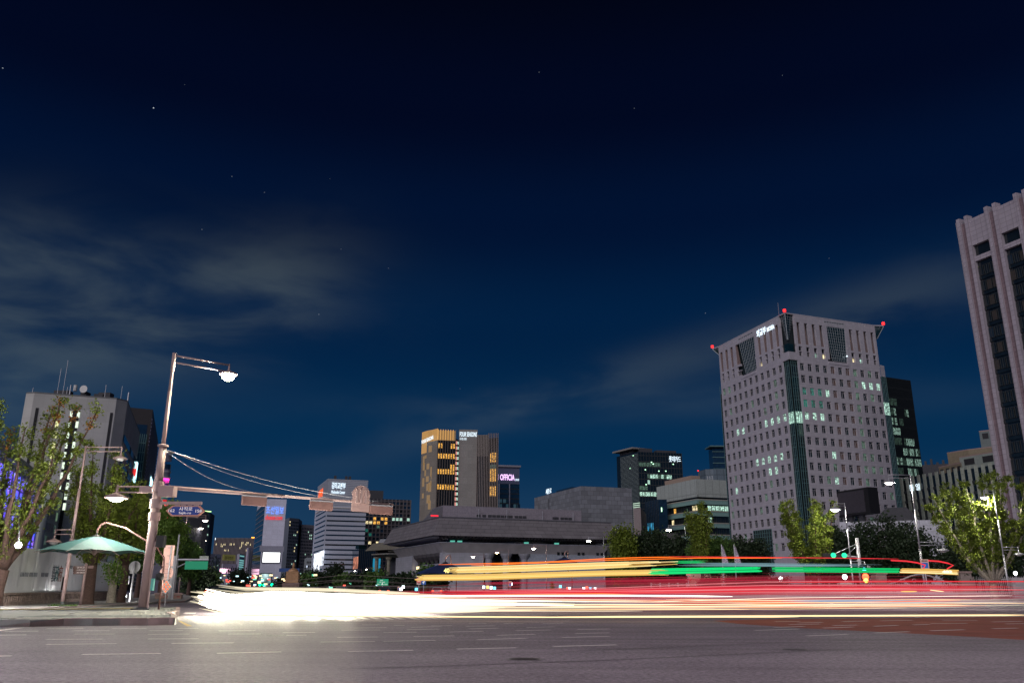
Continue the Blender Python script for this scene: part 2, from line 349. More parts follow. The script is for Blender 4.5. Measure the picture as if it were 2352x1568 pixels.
#PART2
# ================================================================ ground
def asphalt():
    m = mat('asphalt', (.225, .185, .22), .62, var=.12, vscale=.35, bump=.8, bscale=40)
    nt = m.node_tree; L = nt.links.new; b = nt.nodes['Principled BSDF']; src = b.inputs['Base Color'].links[0].from_socket
    tc = nt.nodes.new('ShaderNodeTexCoord')
    # aggregate: pale and dark chips
    v = nt.nodes.new('ShaderNodeTexNoise'); v.inputs['Scale'].default_value = 9; v.inputs['Detail'].default_value = 5; v.inputs['Roughness'].default_value = .8; L(tc.outputs['Object'], v.inputs[0])
    mr = nt.nodes.new('ShaderNodeMapRange'); mr.inputs[1].default_value = .3; mr.inputs[2].default_value = .7; mr.inputs[3].default_value = .25; mr.inputs[4].default_value = 2.0; L(v.outputs[0], mr.inputs[0])
    # long worn wheel tracks running with the lanes
    mp = nt.nodes.new('ShaderNodeMapping'); mp.inputs['Rotation'].default_value = (0, 0, -.15); mp.inputs['Scale'].default_value = (.03, .75, 1); L(tc.outputs['Object'], mp.inputs[0])
    w = nt.nodes.new('ShaderNodeTexNoise'); w.inputs['Scale'].default_value = 1; w.inputs['Detail'].default_value = 5; L(mp.outputs[0], w.inputs[0])
    mw = nt.nodes.new('ShaderNodeMapRange'); mw.inputs[1].default_value = .35; mw.inputs[2].default_value = .65; mw.inputs[3].default_value = .82; mw.inputs[4].default_value = 1.13; L(w.outputs[0], mw.inputs[0])
    mu = nt.nodes.new('ShaderNodeMath'); mu.operation = 'MULTIPLY'; L(mr.outputs[0], mu.inputs[0]); L(mw.outputs[0], mu.inputs[1])
    s = nt.nodes.new('ShaderNodeVectorMath'); s.operation = 'SCALE'; L(src, s.inputs[0]); L(mu.outputs[0], s.inputs['Scale']); L(s.outputs[0], b.inputs['Base Color'])
    return m
M_ASPH = asphalt(); M_PAVE = mat('pavement_blocks', (.30, .29, .27), .8, var=.15, vscale=1.2); M_KERB = mat('granite_kerb', (.36, .25, .235), .75, var=.12, vscale=3)
struct('ground', MB().poly([(-4000, -300, -.02), (4000, -300, -.02), (4000, 7000, -.02), (-4000, 7000, -.02)]), mat('far_ground', (.05, .05, .055), .9))
struct('road', MB().poly([(-150, -30, 0), (160, -30, 0), (160, 118, 0), (-150, 118, 0)]), M_ASPH)
# the avenue running away from the crossing
struct('avenue', MB().poly([hz(470, 1366, -.01), hz(830, 1366, -.01), hz(560, 1352.5, -.01), hz(500, 1352.5, -.01)]), mat('avenue_asphalt', (.10, .10, .10), .7, var=.2, vscale=.3))
red = mat('red_bus_lane', (.33, .095, .07), .82, var=.2, vscale=.6, bump=.6, bscale=50)
struct('red_road_surface', MB().poly([hz(x, y, .004) for x, y in ((2600, 1475), (2352, 1460), (2200, 1452), (2000, 1443), (1850, 1437), (1700, 1428), (1640, 1421), (1760, 1417), (2000, 1413), (2352, 1407), (2600, 1403))][::-1]), red)
DASH = []
def dashes(ox, oy, L):
    for x0, y0, x1, y1 in L: DASH.append((ox+x0*.25011, oy+y0*.25011, ox+x1*.25011, oy+y1*.25011))
dashes(0, 1176, [(445, 1240, 1090, 1228), (770, 1330, 1500, 1315), (1595, 1222, 2165, 1213), (-300, 1357, 125, 1347), (-200, 1162, 262, 1153), (60, 1122, 375, 1118), (445, 1095, 785, 1091), (690, 1113, 1025, 1110), (700, 1143, 1070, 1140),
       (445, 1193, 960, 1188), (1045, 1090, 1365, 1088), (1390, 1108, 1700, 1105), (1375, 1140, 1760, 1135), (1380, 1183, 1840, 1178), (1640, 1085, 1840, 1083)])
dashes(803.9, 1176, [(-1204, 1310, -612, 1293), (-1099, 1133, -800, 1130), (-1189, 1105, -850, 1100), (-600, 1118, -300, 1113), (-700, 1143, -380, 1138), (-250, 1200, 250, 1192), (0, 1286, 600, 1270), (325, 1190, 805, 1178), (1000, 1256, 1550, 1240), (1190, 1168, 1635, 1153), (1885, 1226, 2470, 1207), (600, 1143, 980, 1135), (-100, 1157, 280, 1150), (325, 1110, 630, 1104), (925, 1100, 1240, 1091),
       (545, 1081, 840, 1074), (575, 1059, 855, 1051), (55, 1070, 355, 1063), (1085, 1047, 1350, 1040), (1115, 1070, 1385, 1061), (1370, 1127, 1720, 1115), (1540, 1084, 1860, 1075), (1640, 1053, 1905, 1046), (1965, 1143, 2400, 1130), (2090, 1105, 2400, 1097),
       (2105, 1070, 2400, 1062), (-60, 1091, 297, 1086), (765, 1044, 955, 1042), (130, 1040, 290, 1038), (420, 1043, 520, 1041), (1430, 1020, 1610, 1018), (1110, 1020, 1270, 1018), (1790, 1016, 1990, 1013)])
dashes(1764, 1176, [(-100, 1066, 300, 1050), (375, 1113, 745, 1097), (1000, 1081, 1315, 1068), (1510, 1058, 1820, 1046), (520, 1040, 800, 1028), (990, 1020, 1210, 1010), (2080, 1035, 2310, 1028), (615, 1017, 840, 1010), (75, 1037, 350, 1026),
       (1620, 965, 1940, 962), (1050, 970, 1345, 963), (700, 980, 930, 972), (1510, 992, 1845, 988), (290, 995, 520, 988), (210, 1011, 495, 1003), (2075, 973, 2351, 965), (2200, 990, 2400, 986), (1350, 1005, 1500, 1000), (80, 985, 310, 980), (1600, 950, 1780, 948)])
for x0, y0, x1, y1 in DASH:
    a, b = hz(x0, y0, .008), hz(x1, y1, .008); d = (b-a).normalized(); n = Vector((-d.y, d.x, 0))*.11
    struct('lane_marking', MB().poly([a-n, b-n, b+n, a+n]), M_LINE)
struct('lane_marking', MB().poly([hz(x, y, .008) for x, y in ((414, 1430.5), (421, 1430.5), (447, 1442), (434, 1442.4))]), M_YLINE)
struct('lane_marking', MB().poly([hz(x, y, .008) for x, y in ((-20, 1460), (-20, 1456), (30, 1450), (62, 1448.2))]), M_LINE)
# zebra crossing bars, paler ones in the second row
for k in range(22):
    x = 448+k*26+R.uniform(-5, 5); 
    struct('zebra_bar', MB().poly([hz(x+k*.7, 1419.2-k*.05, .008), hz(x+R.uniform(9, 15)+k*.7, 1419.2-k*.05, .008), hz(x+22+k*1.6, 1427-k*.25, .008), hz(x+5+k*1.6, 1427-k*.25, .008)]), M_LINE)
for pts in ([(780, 1538), (1100, 1526), (1400, 1513), (1764, 1494), (2400, 1462)], [(-50, 1489), (300, 1486), (700, 1479), (1100, 1470)], [(1300, 1494), (1800, 1470), (2400, 1447)]):
    P_ = [hz(x, y+R.uniform(-.4, .4), .006) for x, y in pts]
    for a, b in zip(P_, P_[1:]): d = (b-a).normalized(); n = Vector((-d.y, d.x, 0))*.035; struct('road_seam', MB().poly([a-n, b-n, b+n, a+n]), mat('tar_seam', (.07, .06, .07), .5))
for x, y, r_ in ((1210, 1512, .34), (640, 1462, .32), (1830, 1486, .3)):
    c = hz(x, y, .006); o = struct('manhole_cover', MB().lathe([(.01, .002), (r_, .002), (r_, 0)], c, 20), mat('cast_iron', (.06, .05, .055), .5, .5, .2, 12)); struct('manhole_ring', MB().lathe([(r_+.01, .001), (r_+.07, .001)], c, 20), mat('patch_concrete', (.28, .25, .26), .8), )
c = hz(410, 1399, .006); struct('drain_grate', MB().box((c.x-1.3, c.y-.2, 0), (c.x+1.3, c.y+.2, .01)), M_BLACK)
# long stop line beyond the island
struct('lane_marking', MB().poly([hz(x, y, .008) for x, y in ((430, 1411), (456, 1411), (448, 1429), (412, 1428))][:2]+[hz(452, 1413.4, .008), hz(424, 1413.4, .008)]), M_LINE)

# ---- traffic island with kerb stones and paving
ZI = .27
isl = [(-60, 1446), (72, 1446.2), (150, 1443.4), (405, 1440), (409, 1436), (407, 1430), (396, 1424), (416, 1418), (417, 1411), (415, 1408.8), (330, 1408.5), (200, 1410), (-60, 1418)]
G = [hz(x, y, 0) for x, y in isl]
struct('island_base', MB().prism(G, 0, ZI-.02), mat('island_concrete', (.22, .22, .21), .8))
island = bpy.data.objects['island_base']
def inside(p, poly):
    c = False; n = len(poly)
    for i in range(n):
        a, b = poly[i], poly[(i+1) % n]
        if (a.y > p[1]) != (b.y > p[1]) and p[0] < (b.x-a.x)*(p[1]-a.y)/(b.y-a.y)+a.x: c = not c
    return c
cen = Vector((sum(p.x for p in G)/len(G), sum(p.y for p in G)/len(G), 0)); inner = [p.lerp(cen, .035) for p in G]
# kerb stones along the front and the rounded nose
def kerb(pts, z1, w=.22, L=1.0, parent=None, drop=None):
    out = 0
    for i in range(len(pts)-1):
        a, b = pts[i], pts[i+1]; d = b-a; n = max(1, round(d.length/L)); d /= n; nn = Vector((-d.y, d.x, 0)).normalized()*w
        for k in range(n):
            p, q = a+d*k, a+d*(k+1); g = d.normalized()*.008; p2, q2 = p+g, q-g; h = z1+R.uniform(-.004, .004)
            h0 = h if drop is None else max(.03, h*min(1, (p.x-drop[0])/(drop[1]-drop[0]))); h1 = h if drop is None else max(.03, h*min(1, (q.x-drop[0])/(drop[1]-drop[0])))
            mb = MB().hexa([(p2.x, p2.y, -.01), (q2.x, q2.y, -.01), (q2.x+nn.x, q2.y+nn.y, -.01), (p2.x+nn.x, p2.y+nn.y, -.01), (p2.x, p2.y, h0), (q2.x, q2.y, h1), (q2.x+nn.x, q2.y+nn.y, h1), (p2.x+nn.x, p2.y+nn.y, h0)])
            struct('kerb_stone', mb, M_KERB, parent); out += 1
gx0, gx1 = G[1].x-1, G[2].x
kerb([G[0], G[1], G[2], G[3]], ZI+.01, parent=island, drop=(gx0, gx1)); kerb([G[3], G[4], G[5], G[6], G[7], G[8], G[9]], ZI+.01, L=.8, parent=island)
d = (G[3]-G[2]).normalized(); nn = Vector((-d.y, d.x, 0)); slabs = []
for i in range(-40, 40):
    for j in range(0, 30):
        p = G[3]+d*(i*.62+(.31 if j % 2 else 0))+nn*(.26+j*.62)
        if all(inside((p+d*s*.3+nn*t*.3), inner) for s in (-1, 1) for t in (-1, 1)) and p.x > gx0-1: slabs.append((p, j))
slabs.sort(key=lambda t: t[0].y); slabs_near, slabs_rest = slabs[:280], slabs[280:]
pm = [mat('paving_grey', (.27, .27, .25), .8, var=.12, vscale=3), mat('paving_dark', (.17, .19, .18), .8, var=.12, vscale=3), mat('paving_pale', (.38, .35, .31), .8, var=.12, vscale=3)]
def slab(mb, p, j, e=.292):
    h = ZI+R.uniform(-.006, .006); f = 1 if p.x > gx1 else max(.1, (p.x-gx0)/(gx1-gx0)) if j < 6 else 1
    c = [p-d*e-nn*e, p+d*e-nn*e, p+d*e+nn*e, p-d*e+nn*e]; mb.hexa([(q.x, q.y, 0) for q in c]+[(q.x, q.y, h) for q in c])
for p, j in slabs_near:
    mb = MB(); slab(mb, p, j); struct('paving_slab', mb, pm[1 if j in (3, 4, 5) and p.x > -22 else 2 if R.random() < .2 else 0], island)
if slabs_rest:
    mb = MB(); [slab(mb, p, j) for p, j in slabs_rest]; o = struct('paving_slab', mb, pm[0], island); o['kind'] = 'stuff'
struct('tactile_strip', MB().prism([hz(x, y, 0) for x, y in ((0, 1419.5), (310, 1414.2), (310, 1412.8), (0, 1417.8))], .02, ZI+.012), mat('tactile_yellow', (.42, .32, .12), .7), island)
# ---- far pavement on the left
ZK = .15
pv = [(-300, 1416), (0, 1412.6), (120, 1407), (225, 1402.5), (325, 1394.5), (372, 1390.5), (430, 1387.5), (446, 1380), (430, 1366), (0, 1368), (-300, 1370)]
GP = [hz(x, y, 0) for x, y in pv]
struct('pavement', MB().prism(GP, 0, ZK), mat('pavement_joints', (.26, .25, .24), .8, var=.2, vscale=.8))
kerb(GP[:8], ZK+.012, w=-.0, L=1.3) if False else kerb([p+Vector((0, -.2, 0)) for p in GP[:8]], ZK+.012, L=1.6)
struct('pavement', MB().prism([hz(x, y, 0) for x, y in ((1500, 1372), (2700, 1371), (2700, 1356), (1500, 1356))], 0, ZK), M_PAVE)
kerb([hz(x, 1372.6+(x-1500)*-.0008, 0) for x in (1560, 1700, 1900, 2100, 2352, 2500)], ZK+.02, L=3.0)

# ================================================================ street poles
def lamp_head(mb_m, mb_b, c, s=1.0, z=0):
    """round dish luminaire hanging at c; returns meshes for the dish and the bulb"""
    mb_m.lathe([(0.03*s, .42*s), (.05*s, .40*s), (.06*s, .22*s), (.16*s, .17*s), (.40*s, .08*s), (.48*s, 0.0), (.46*s, -.03*s), (.30*s, .02*s), (0.01, .05*s)], c, 20)
    mb_b.lathe([(.01, .03*s), (.26*s, .02*s), (.28*s, -.04*s), (.22*s, -.12*s), (.10*s, -.16*s), (.01, -.165*s)], c, 16)
def lampost(label, base, top, arm, ped=None, ph=None, group='street lamps along the avenue', lit=True, plit=False, bulb=None, power=0, thick=1.0, name='street_lamp', dish=1.0):
    """base, top: points; arm: vector to the luminaire; ped: vector of the low footway arm at height ph"""
    t = Thing(name, label, 'street lamp', base, group); b = Vector(base); H = top[2]-b.z; up = Vector((0, 0, 1))
    m = MB(); m.tube([b, b+up*H*.40], .13*thick, 12); m.tube([b+up*H*.40, b+up*H*.72], .105*thick, 12); m.tube([b+up*H*.72, b+up*H], .075*thick, 12)
    m.lathe([(.135*thick, 0), (.16*thick, 0), (.16*thick, .12), (.135*thick, .12)], b+up*(H*.40-.06), 12); t.part('pole', m, M_METAL if thick >= 1 else M_GALV, smooth=True)
    t.part('base_plate', MB().lathe([(.26*thick, 0), (.26*thick, .06), (.14*thick, .10), (.13*thick, .3)], b, 12), M_DFRAME)
    def armset(z, v, lt, bl, pw):
        v = Vector(v); a = MB(); s = b+up*z; g = .045*thick
        a.tube([s, s+v], g, 8); a.tube([s-up*.32, s+v-up*.32], g*.8, 8); a.tube([s+v+up*.06, s+v-up*.45], g, 8); t.part('arm', a, M_METAL if thick >= 1 else M_GALV, smooth=True)
        dm, bm = MB(), MB(); lamp_head(dm, bm, s+v-up*.85, dish); o = t.part('lamp_shade', dm, M_METAL if thick >= 1 else M_GALV, smooth=True)
        t.part('bulb', bm, bl if lt else mat('unlit_glass', (.6, .6, .6), .2), parent=o, smooth=True)
        if lt and pw:
            ld = bpy.data.lights.new('lamp_light', 'POINT'); ld.energy = pw; ld.shadow_soft_size = .18; ld.color = (1.0, .95, .75) if bl is not M_BULBO else (1, .6, .3)
            if group == 'added street lamps off the view': ld.color = (1.0, .9, .95)
            lo = bpy.data.objects.new('lamp_light', ld); COL.objects.link(lo); lo.parent = t.o; lo.location = s+v-up*1.25-t.loc
    armset(H-.1, arm, lit, bulb or M_BULB, power)
    if ped: armset(ph, ped, plit, M_BULB, power*.15)
    return t
# --- the big combined mast on the island
pb = hz(331, 1417, 0); pb.z = ZI; up = Vector((0, 0, 1))
mast = Thing('signal_mast', 'tall pinkish mast on the traffic island with long signal arm and glowing lamp on top', 'signal mast', pb)
zt, zc, za, zs = zat(pb, 826), zat(pb, 1032), zat(pb, 1134), zat(pb, 1163)
m = MB(); m.tube([pb, pb+up*(za-.17)], [.27, .235], 16); m.tube([pb+up*(za-.17), pb+up*(zc-.17)], [.235, .205], 16); mast.part('pole', m, M_METAL, smooth=True)
m = MB(); m.tube([pb+up*(zc-.2), pb+up*(zc+3)], [.12, .11], 12); m.tube([pb+up*(zc+3), pb+up*(zt-.1)], [.095, .08], 12); m.tube([pb+up*(zt-1.1), pb+up*(zt)], .115, 12); mast.part('upper_pole', m, M_METAL, smooth=True)
mast.part('collar', MB().lathe([(.24, 0), (.30, 0), (.30, .10), (.12, .16)], pb+up*(zc-.25), 16), M_METAL)
mast.part('collar', MB().lathe([(.27, 0), (.34, .0), (.34, .5), (.27, .5)], pb+up*(zs-.5), 16), M_METAL)
mast.part('collar', MB().lathe([(.28, 0), (.315, .0), (.315, .45), (.28, .45)], pb+up*zat(pb, 1212), 16), M_ALU)
mast.part('base_plate', MB().box((pb.x-.5, pb.y-.4, ZI), (pb.x+.5, pb.y+.4, ZI+.06)).lathe([(.40, .06), (.33, .12), (.30, .13)], pb, 12), M_DFRAME)
lc = hy(525, 868, pb.y+1.2)
m = MB(); s0 = pb+up*(zt-.15); e0 = Vector((lc.x, lc.y, zt-.15)); m.tube([s0, e0], .05, 8); m.tube([s0-up*.42, e0-up*.42], .045, 8); m.tube([e0+up*.07, Vector((e0.x, e0.y, lc.z+.35))], .045, 8); mast.part('lamp_arm', m, M_METAL, smooth=True)
dm, bm = MB(), MB(); lamp_head(dm, bm, lc+up*.1, 1.15); bm.lathe([(.01, .05), (.30, .03), (.36, -.10), (.33, -.24), (.2, -.36), (.01, -.40)], lc+up*.1, 16); o = mast.part('lamp_shade', dm, M_METAL, smooth=True); mast.part('bulb', bm, M_BULBG, parent=o, smooth=True)  # extra globe swells the bulb to the size of its bloom
ld = bpy.data.lights.new('lamp_light', 'POINT'); ld.energy = 4500; ld.color = (1.0, .97, .72); ld.shadow_soft_size = .2; lo = bpy.data.objects.new('lamp_light', ld); COL.objects.link(lo); lo.parent = mast.o; lo.location = lc-up*.62-mast.loc
# low lit lamp on the left side
lp = hy(271, 1151, pb.y); m = MB(); s0 = pb+up*(za+.05); za2 = zat(pb, 1123); za3 = zat(pb, 1136); x0 = hy(273, 1123, pb.y).x
m.tube([Vector((pb.x, pb.y, za2)), (x0, pb.y, za2)], .045, 8); m.tube([Vector((pb.x, pb.y, za3)), (x0, pb.y, za3)], .045, 8); m.tube([(x0, pb.y, za2+.12), (x0, pb.y, lp.z+.35)], .05, 8); m.box((pb.x-1.0, pb.y-.12, za3+.02), (pb.x-.3, pb.y+.12, za2-.02)); mast.part('lamp_arm', m, M_METAL, smooth=False)
dm, bm = MB(), MB(); lamp_head(dm, bm, Vector((x0, pb.y, lp.z+.05)), 1.35); o = mast.part('lamp_shade', dm, M_METAL, smooth=True); mast.part('bulb', bm, M_BULB, parent=o, smooth=True)
ld = bpy.data.lights.new('lamp_light', 'POINT'); ld.energy = 1500; ld.color = (1.0, .95, .82); ld.shadow_soft_size = .2; lo = bpy.data.objects.new('lamp_light', ld); COL.objects.link(lo); lo.parent = mast.o; lo.location = Vector((x0, pb.y, lp.z-.35))-mast.loc
# signal arm
zA = za; A0 = pb+up*zA; A1 = hz(906, 1160, zA); AD = (A1-A0).normalized(); AL = (A1-A0).length
m = MB(); m.tube([A0+AD*.3, A0+AD*AL*.5], [.12, .10], 10); m.tube([A0+AD*AL*.5, A1], [.085, .07], 10); mast.part('signal_arm', m, M_METAL, smooth=True)
mast.part('arm_bracket', MB().box((pb.x+.15, pb.y-.3, zA-.28), (pb.x+1.0, pb.y+.3, zA+.28)).lathe([(.30, -.3), (.30, .3)], A0, 12), M_METAL)
def armpt(x): # point of the arm seen at picture column x
    d = ray(x, 1145); t = ((A0.x)*d.y-(A0.y)*d.x)/(AD.y*d.x-AD.x*d.y); return A0+AD*t
an = Vector((-AD.y, AD.x, 0))
for x0, x1 in ((559, 615), (716, 767), (853, 904)):
    p, q = armpt(x0), armpt(x1); h = .55
    m = MB(); w = an*.14
    m.hexa([p-w-up*(.12+h), q-w-up*(.12+h), q+w-up*(.12+h), p+w-up*(.12+h), p-w-up*.18, q-w-up*.18, q+w-up*.18, p+w-up*.18]); o = mast.part('signal_box', m, mat('signal_housing', (.20, .11, .10), .6))
    m = MB(); [m.tube([p.lerp(q, k)-up*.2, p.lerp(q, k)+up*.08], .05, 6) for k in (.12, .88)]; m.hexa([p-w*1.15-up*.17, q-w*1.15-up*.17, q+w*1.15-up*.17, p+w*1.15-up*.17, p-w*1.15-up*.10, q-w*1.15-up*.10, q+w*1.15-up*.10, p+w*1.15-up*.10]); mast.part('bracket', m, M_GALV, parent=o)
    for k in (.14, .38, .62, .86):
        c = p.lerp(q, k)-up*.42; mast.part('visor', MB().tube([c+an*.14, c+an*.42], .15, 12, cap=False), M_ALU, parent=o)
# round and square sign backs over the arm
c = armpt(829.5); rr = (armpt(850)-armpt(809)).length/2
m = MB(); m.disc(c+up*(rr*.72)-an*.16, an, rr, .03, 32); o = mast.part('round_sign_back', m, M_ALU, smooth=False)
m = MB(); [m.hexa([c+AD*(k-.06)-an*.18-up*.1, c+AD*(k+.06)-an*.18-up*.1, c+AD*(k+.06)-an*.26-up*.1, c+AD*(k-.06)-an*.26-up*.1, c+AD*(k-.06)-an*.18+up*(rr*1.25), c+AD*(k+.06)-an*.18+up*(rr*1.25), c+AD*(k+.06)-an*.26+up*(rr*1.25), c+AD*(k-.06)-an*.26+up*(rr*1.25)]) for k in (-rr*.5, 0, rr*.5)]; mast.part('rib', m, M_METAL, parent=o)
m = MB(); w = AD*rr; m.hexa([c-w-an*.16-up*(.62), c+w-an*.16-up*.62, c+w-an*.12-up*.62, c-w-an*.12-up*.62, c-w-an*.16+up*.12, c+w-an*.16+up*.12, c+w-an*.12+up*.12, c-w-an*.12+up*.12]); mast.part('square_sign_back', m, M_ALU)
# stay wires
for i, x in enumerate((582, 762, 874)):
    s = pb+up*(zc-.45-(.12 if i == 0 else 0))+Vector((.3, 0, 0)); e = armpt(x)+up*.1; pts = [s.lerp(e, k/12)-up*(.35*math.sin(math.pi*k/12)) for k in range(13)]
    mast.part('stay_wire', MB().tube(pts, .011, 5), M_GALV)
# street name sign
SZ = zat(pb, 1163); m = MB(); e = hy(466, 1162, pb.y-.1)
m.box((pb.x+.25, pb.y-.16, SZ-.02), (e.x, pb.y-.04, SZ+.14)); [m.box((x-.12, pb.y-.13, SZ-.12), (x+.12, pb.y-.07, SZ-.02)) for x in np.linspace(pb.x+1.25, e.x-.3, 4)]; mast.part('sign_bracket', m, M_METAL)
L_, R_ = hy(383, 1178, pb.y-.15), hy(473, 1178, pb.y-.15); zt_, zb_ = zat((L_.x, pb.y-.15), 1165.5), zat((L_.x, pb.y-.15), 1190); cz = (zt_+zb_)/2; hh = (zt_-zb_)/2
def hexsign(x0, x1, h, y, th, k): return [(x0, y, cz), (x0+k, y, cz-h), (x1-k, y, cz-h), (x1, y, cz), (x1-k, y, cz+h), (x0+k, y, cz+h)]
def plate(x0, x1, h, y0, y1, k):
    a, b = hexsign(x0, x1, h, y0, 0, k), hexsign(x0, x1, h, y1, 0, k); mb = MB().poly(a).poly(b[::-1])
    for i in range(6): mb.poly([a[i], b[i], b[(i+1) % 6], a[(i+1) % 6]])
    return mb
y_ = pb.y-.12
sg = mast.part('street_name_sign', plate(L_.x, R_.x, hh, y_, y_+.05, .32), mat('sign_border', (.55, .25, .18), .5))
mast.part('sign_face', plate(L_.x+.13, R_.x-.13, hh-.07, y_-.012, y_, .28), emit('street_sign_blue', (.0, .06, .50), .22, (.0, .008, .06)), parent=sg)
W_ = R_.x-L_.x; M_TXT = emit('sign_lettering', (.9, .8, .78), .35, (.7, .62, .6))
def sgt(s, fx, w, fz, h, bold=.01): lettering(mast, s, (L_.x+W_*fx, y_-.03, cz+hh*fz), (1, 0, 0), (0, 0, 1), W_*w, hh*h, M_TXT, parent=sg, bold=bold, ext=.01)
sgt('162', .075, .155, -.25, .55, .004); sgt('158', .765, .155, -.30, .55, .004); sgt('사직로', .34, .34, -.02, .75, .004); sgt('Sajik-ro', .345, .31, -.72, .55, .0)
# other boxes on the mast
mast.part('signal_box', MB().box((pb.x+.35, pb.y-.2, zat(pb, 1262)), (pb.x+.75, pb.y+.2, zat(pb, 1235))), M_BLACK)
mast.part('cable_duct', MB().tube([pb+Vector((.30, -.15, 0)), pb+Vector((.30, -.15, 3.6))], .05, 8), M_METAL); mast.part('control_box', MB().box((pb.x+.36, pb.y-.25, 1.0+ZI), (pb.x+.50, pb.y-.05, 1.9)), mat('box_green', (.1, .4, .35), .5))
mast.part('control_box', MB().lathe([(.02, -.22), (.2, -.15), (.22, 0), (.2, .15), (.02, .22)], pb+Vector((.75, -.1, 1.72)), 12), M_BLACK)

# --- other street lamps: base from the road, height from the top seen
def lp_at(label, topx, topy, z, lampx, basez=ZK, **k):
    t_ = hz(topx, topy, z); b = Vector((t_.x, t_.y, basez)); l = hy(lampx, topy, t_.y-0.3); v = Vector((l.x-t_.x, -.3, 0)); return lampost(label, b, t_, v, **k)
b2 = hz(146, 1403, 0); z2 = zat(b2, 1030)
lampost('unlit pinkish double lamp post on the pavement between the two left ginkgo trees', (b2.x, b2.y, ZK), Vector((b2.x, b2.y, z2)), (hy(276, 1036, b2.y).x-hy(194, 1030, b2.y).x, 0, 0), ped=(-(hy(165, 1230, b2.y).x-hy(124, 1230, b2.y).x), 0, 0), ph=zat(b2, 1228), lit=False, dish=1.1)
RL = [('lit lamp post nearest the right fence, with a dark footway lamp lower down', 2283, 1117, 2261, dict(power=2200, ped=(1.9, 0, 0), ph=6.2)),
      ('tallest lit lamp post on the right, in front of the finned building', 2092, 1082, 2042, dict(power=2200, ped=(2.4, 0, 0), ph=6.0)),
      ('lit lamp post over the ginkgo in front of the big office tower', 1942, 1149, 1919, dict(power=3200, ped=(1.9, 0, 0), ph=5.0)),
      ('lit lamp post in front of the terraced green building', 1576, 1202, 1538, dict(power=3500)),
      ('dimmer lit lamp post before the right end of the theatre roof', 1389, 1231, 1355, dict(power=0)),
      ('lit lamp post before the theatre wall with the round bright lamp', 1258, 1250, 1229, dict(power=2000)),
      ('orange lit lamp post before the theatre columns', 1171, 1261, 1145, dict(power=900, bulb=M_BULBO)),
      ('lit lamp post before the blank theatre side wall', 1115, 1272, 1090, dict(power=1200)),
      ('small orange lit lamp post beside the blue umbrella', 1053, 1279, 1033, dict(bulb=M_BULBO)),
      ('small lit lamp post before the banners of the theatre', 1003, 1286.5, 983, {}), ('small lit lamp post before the theatre corner pillar', 960, 1293, 941.7, {}),
      ('small lit lamp post in front of the pavilion right column', 920, 1299, 902, {}), ('small orange lit lamp post in front of the pavilion left column', 887, 1303, 870.6, dict(bulb=M_BULBO)),
      ('small lit lamp post before the dark glass block', 860.7, 1305, 845, {}), ('small lit lamp post at the orange screen building', 834, 1309, 819, {}), ('far tiny lit lamp post above the green signals', 793, 1315, 776, {}), ('farthest tiny lit lamp post left of the green signals', 762, 1319, 747, {})]
for lab, x, y, lx, k in RL: lp_at(lab, x, y, 13.2, lx, thick=.85 if y < 1235 else 1.1, dish=1.25 if y < 1140 else 1.8 if y < 1240 else 2.1, **k)  # far lamp heads oversized, their bloom built into the bulb shape
for i, (x, y, lx) in enumerate(((433, 1187, 476), (434, 1206, 466), (445, 1224, 474), (449, 1237, 474), (452, 1248, 472))):
    lp_at(('%s lit lamp post in the row behind the street name sign' % ('nearest', 'second', 'third', 'fourth', 'farthest')[i]), x, y, 13.0, lx, thick=1.0, dish=1.2, power=2500 if i == 0 else 0, group='street lamps on the left side of the avenue')

for lab, bx, by, dx in (('added unseen street lamp off the left edge, lighting the near road', -17, 9, 3.2), ('added unseen street lamp off the right edge, lighting the near road', 19, 7, -3.2)):
    lampost(lab, (bx, by, 0), Vector((bx, by, 12.5)), (dx, .3, 0), power=3900, dish=1.2, group='added street lamps off the view')  # two lamp posts added out of view to brighten the foreground road
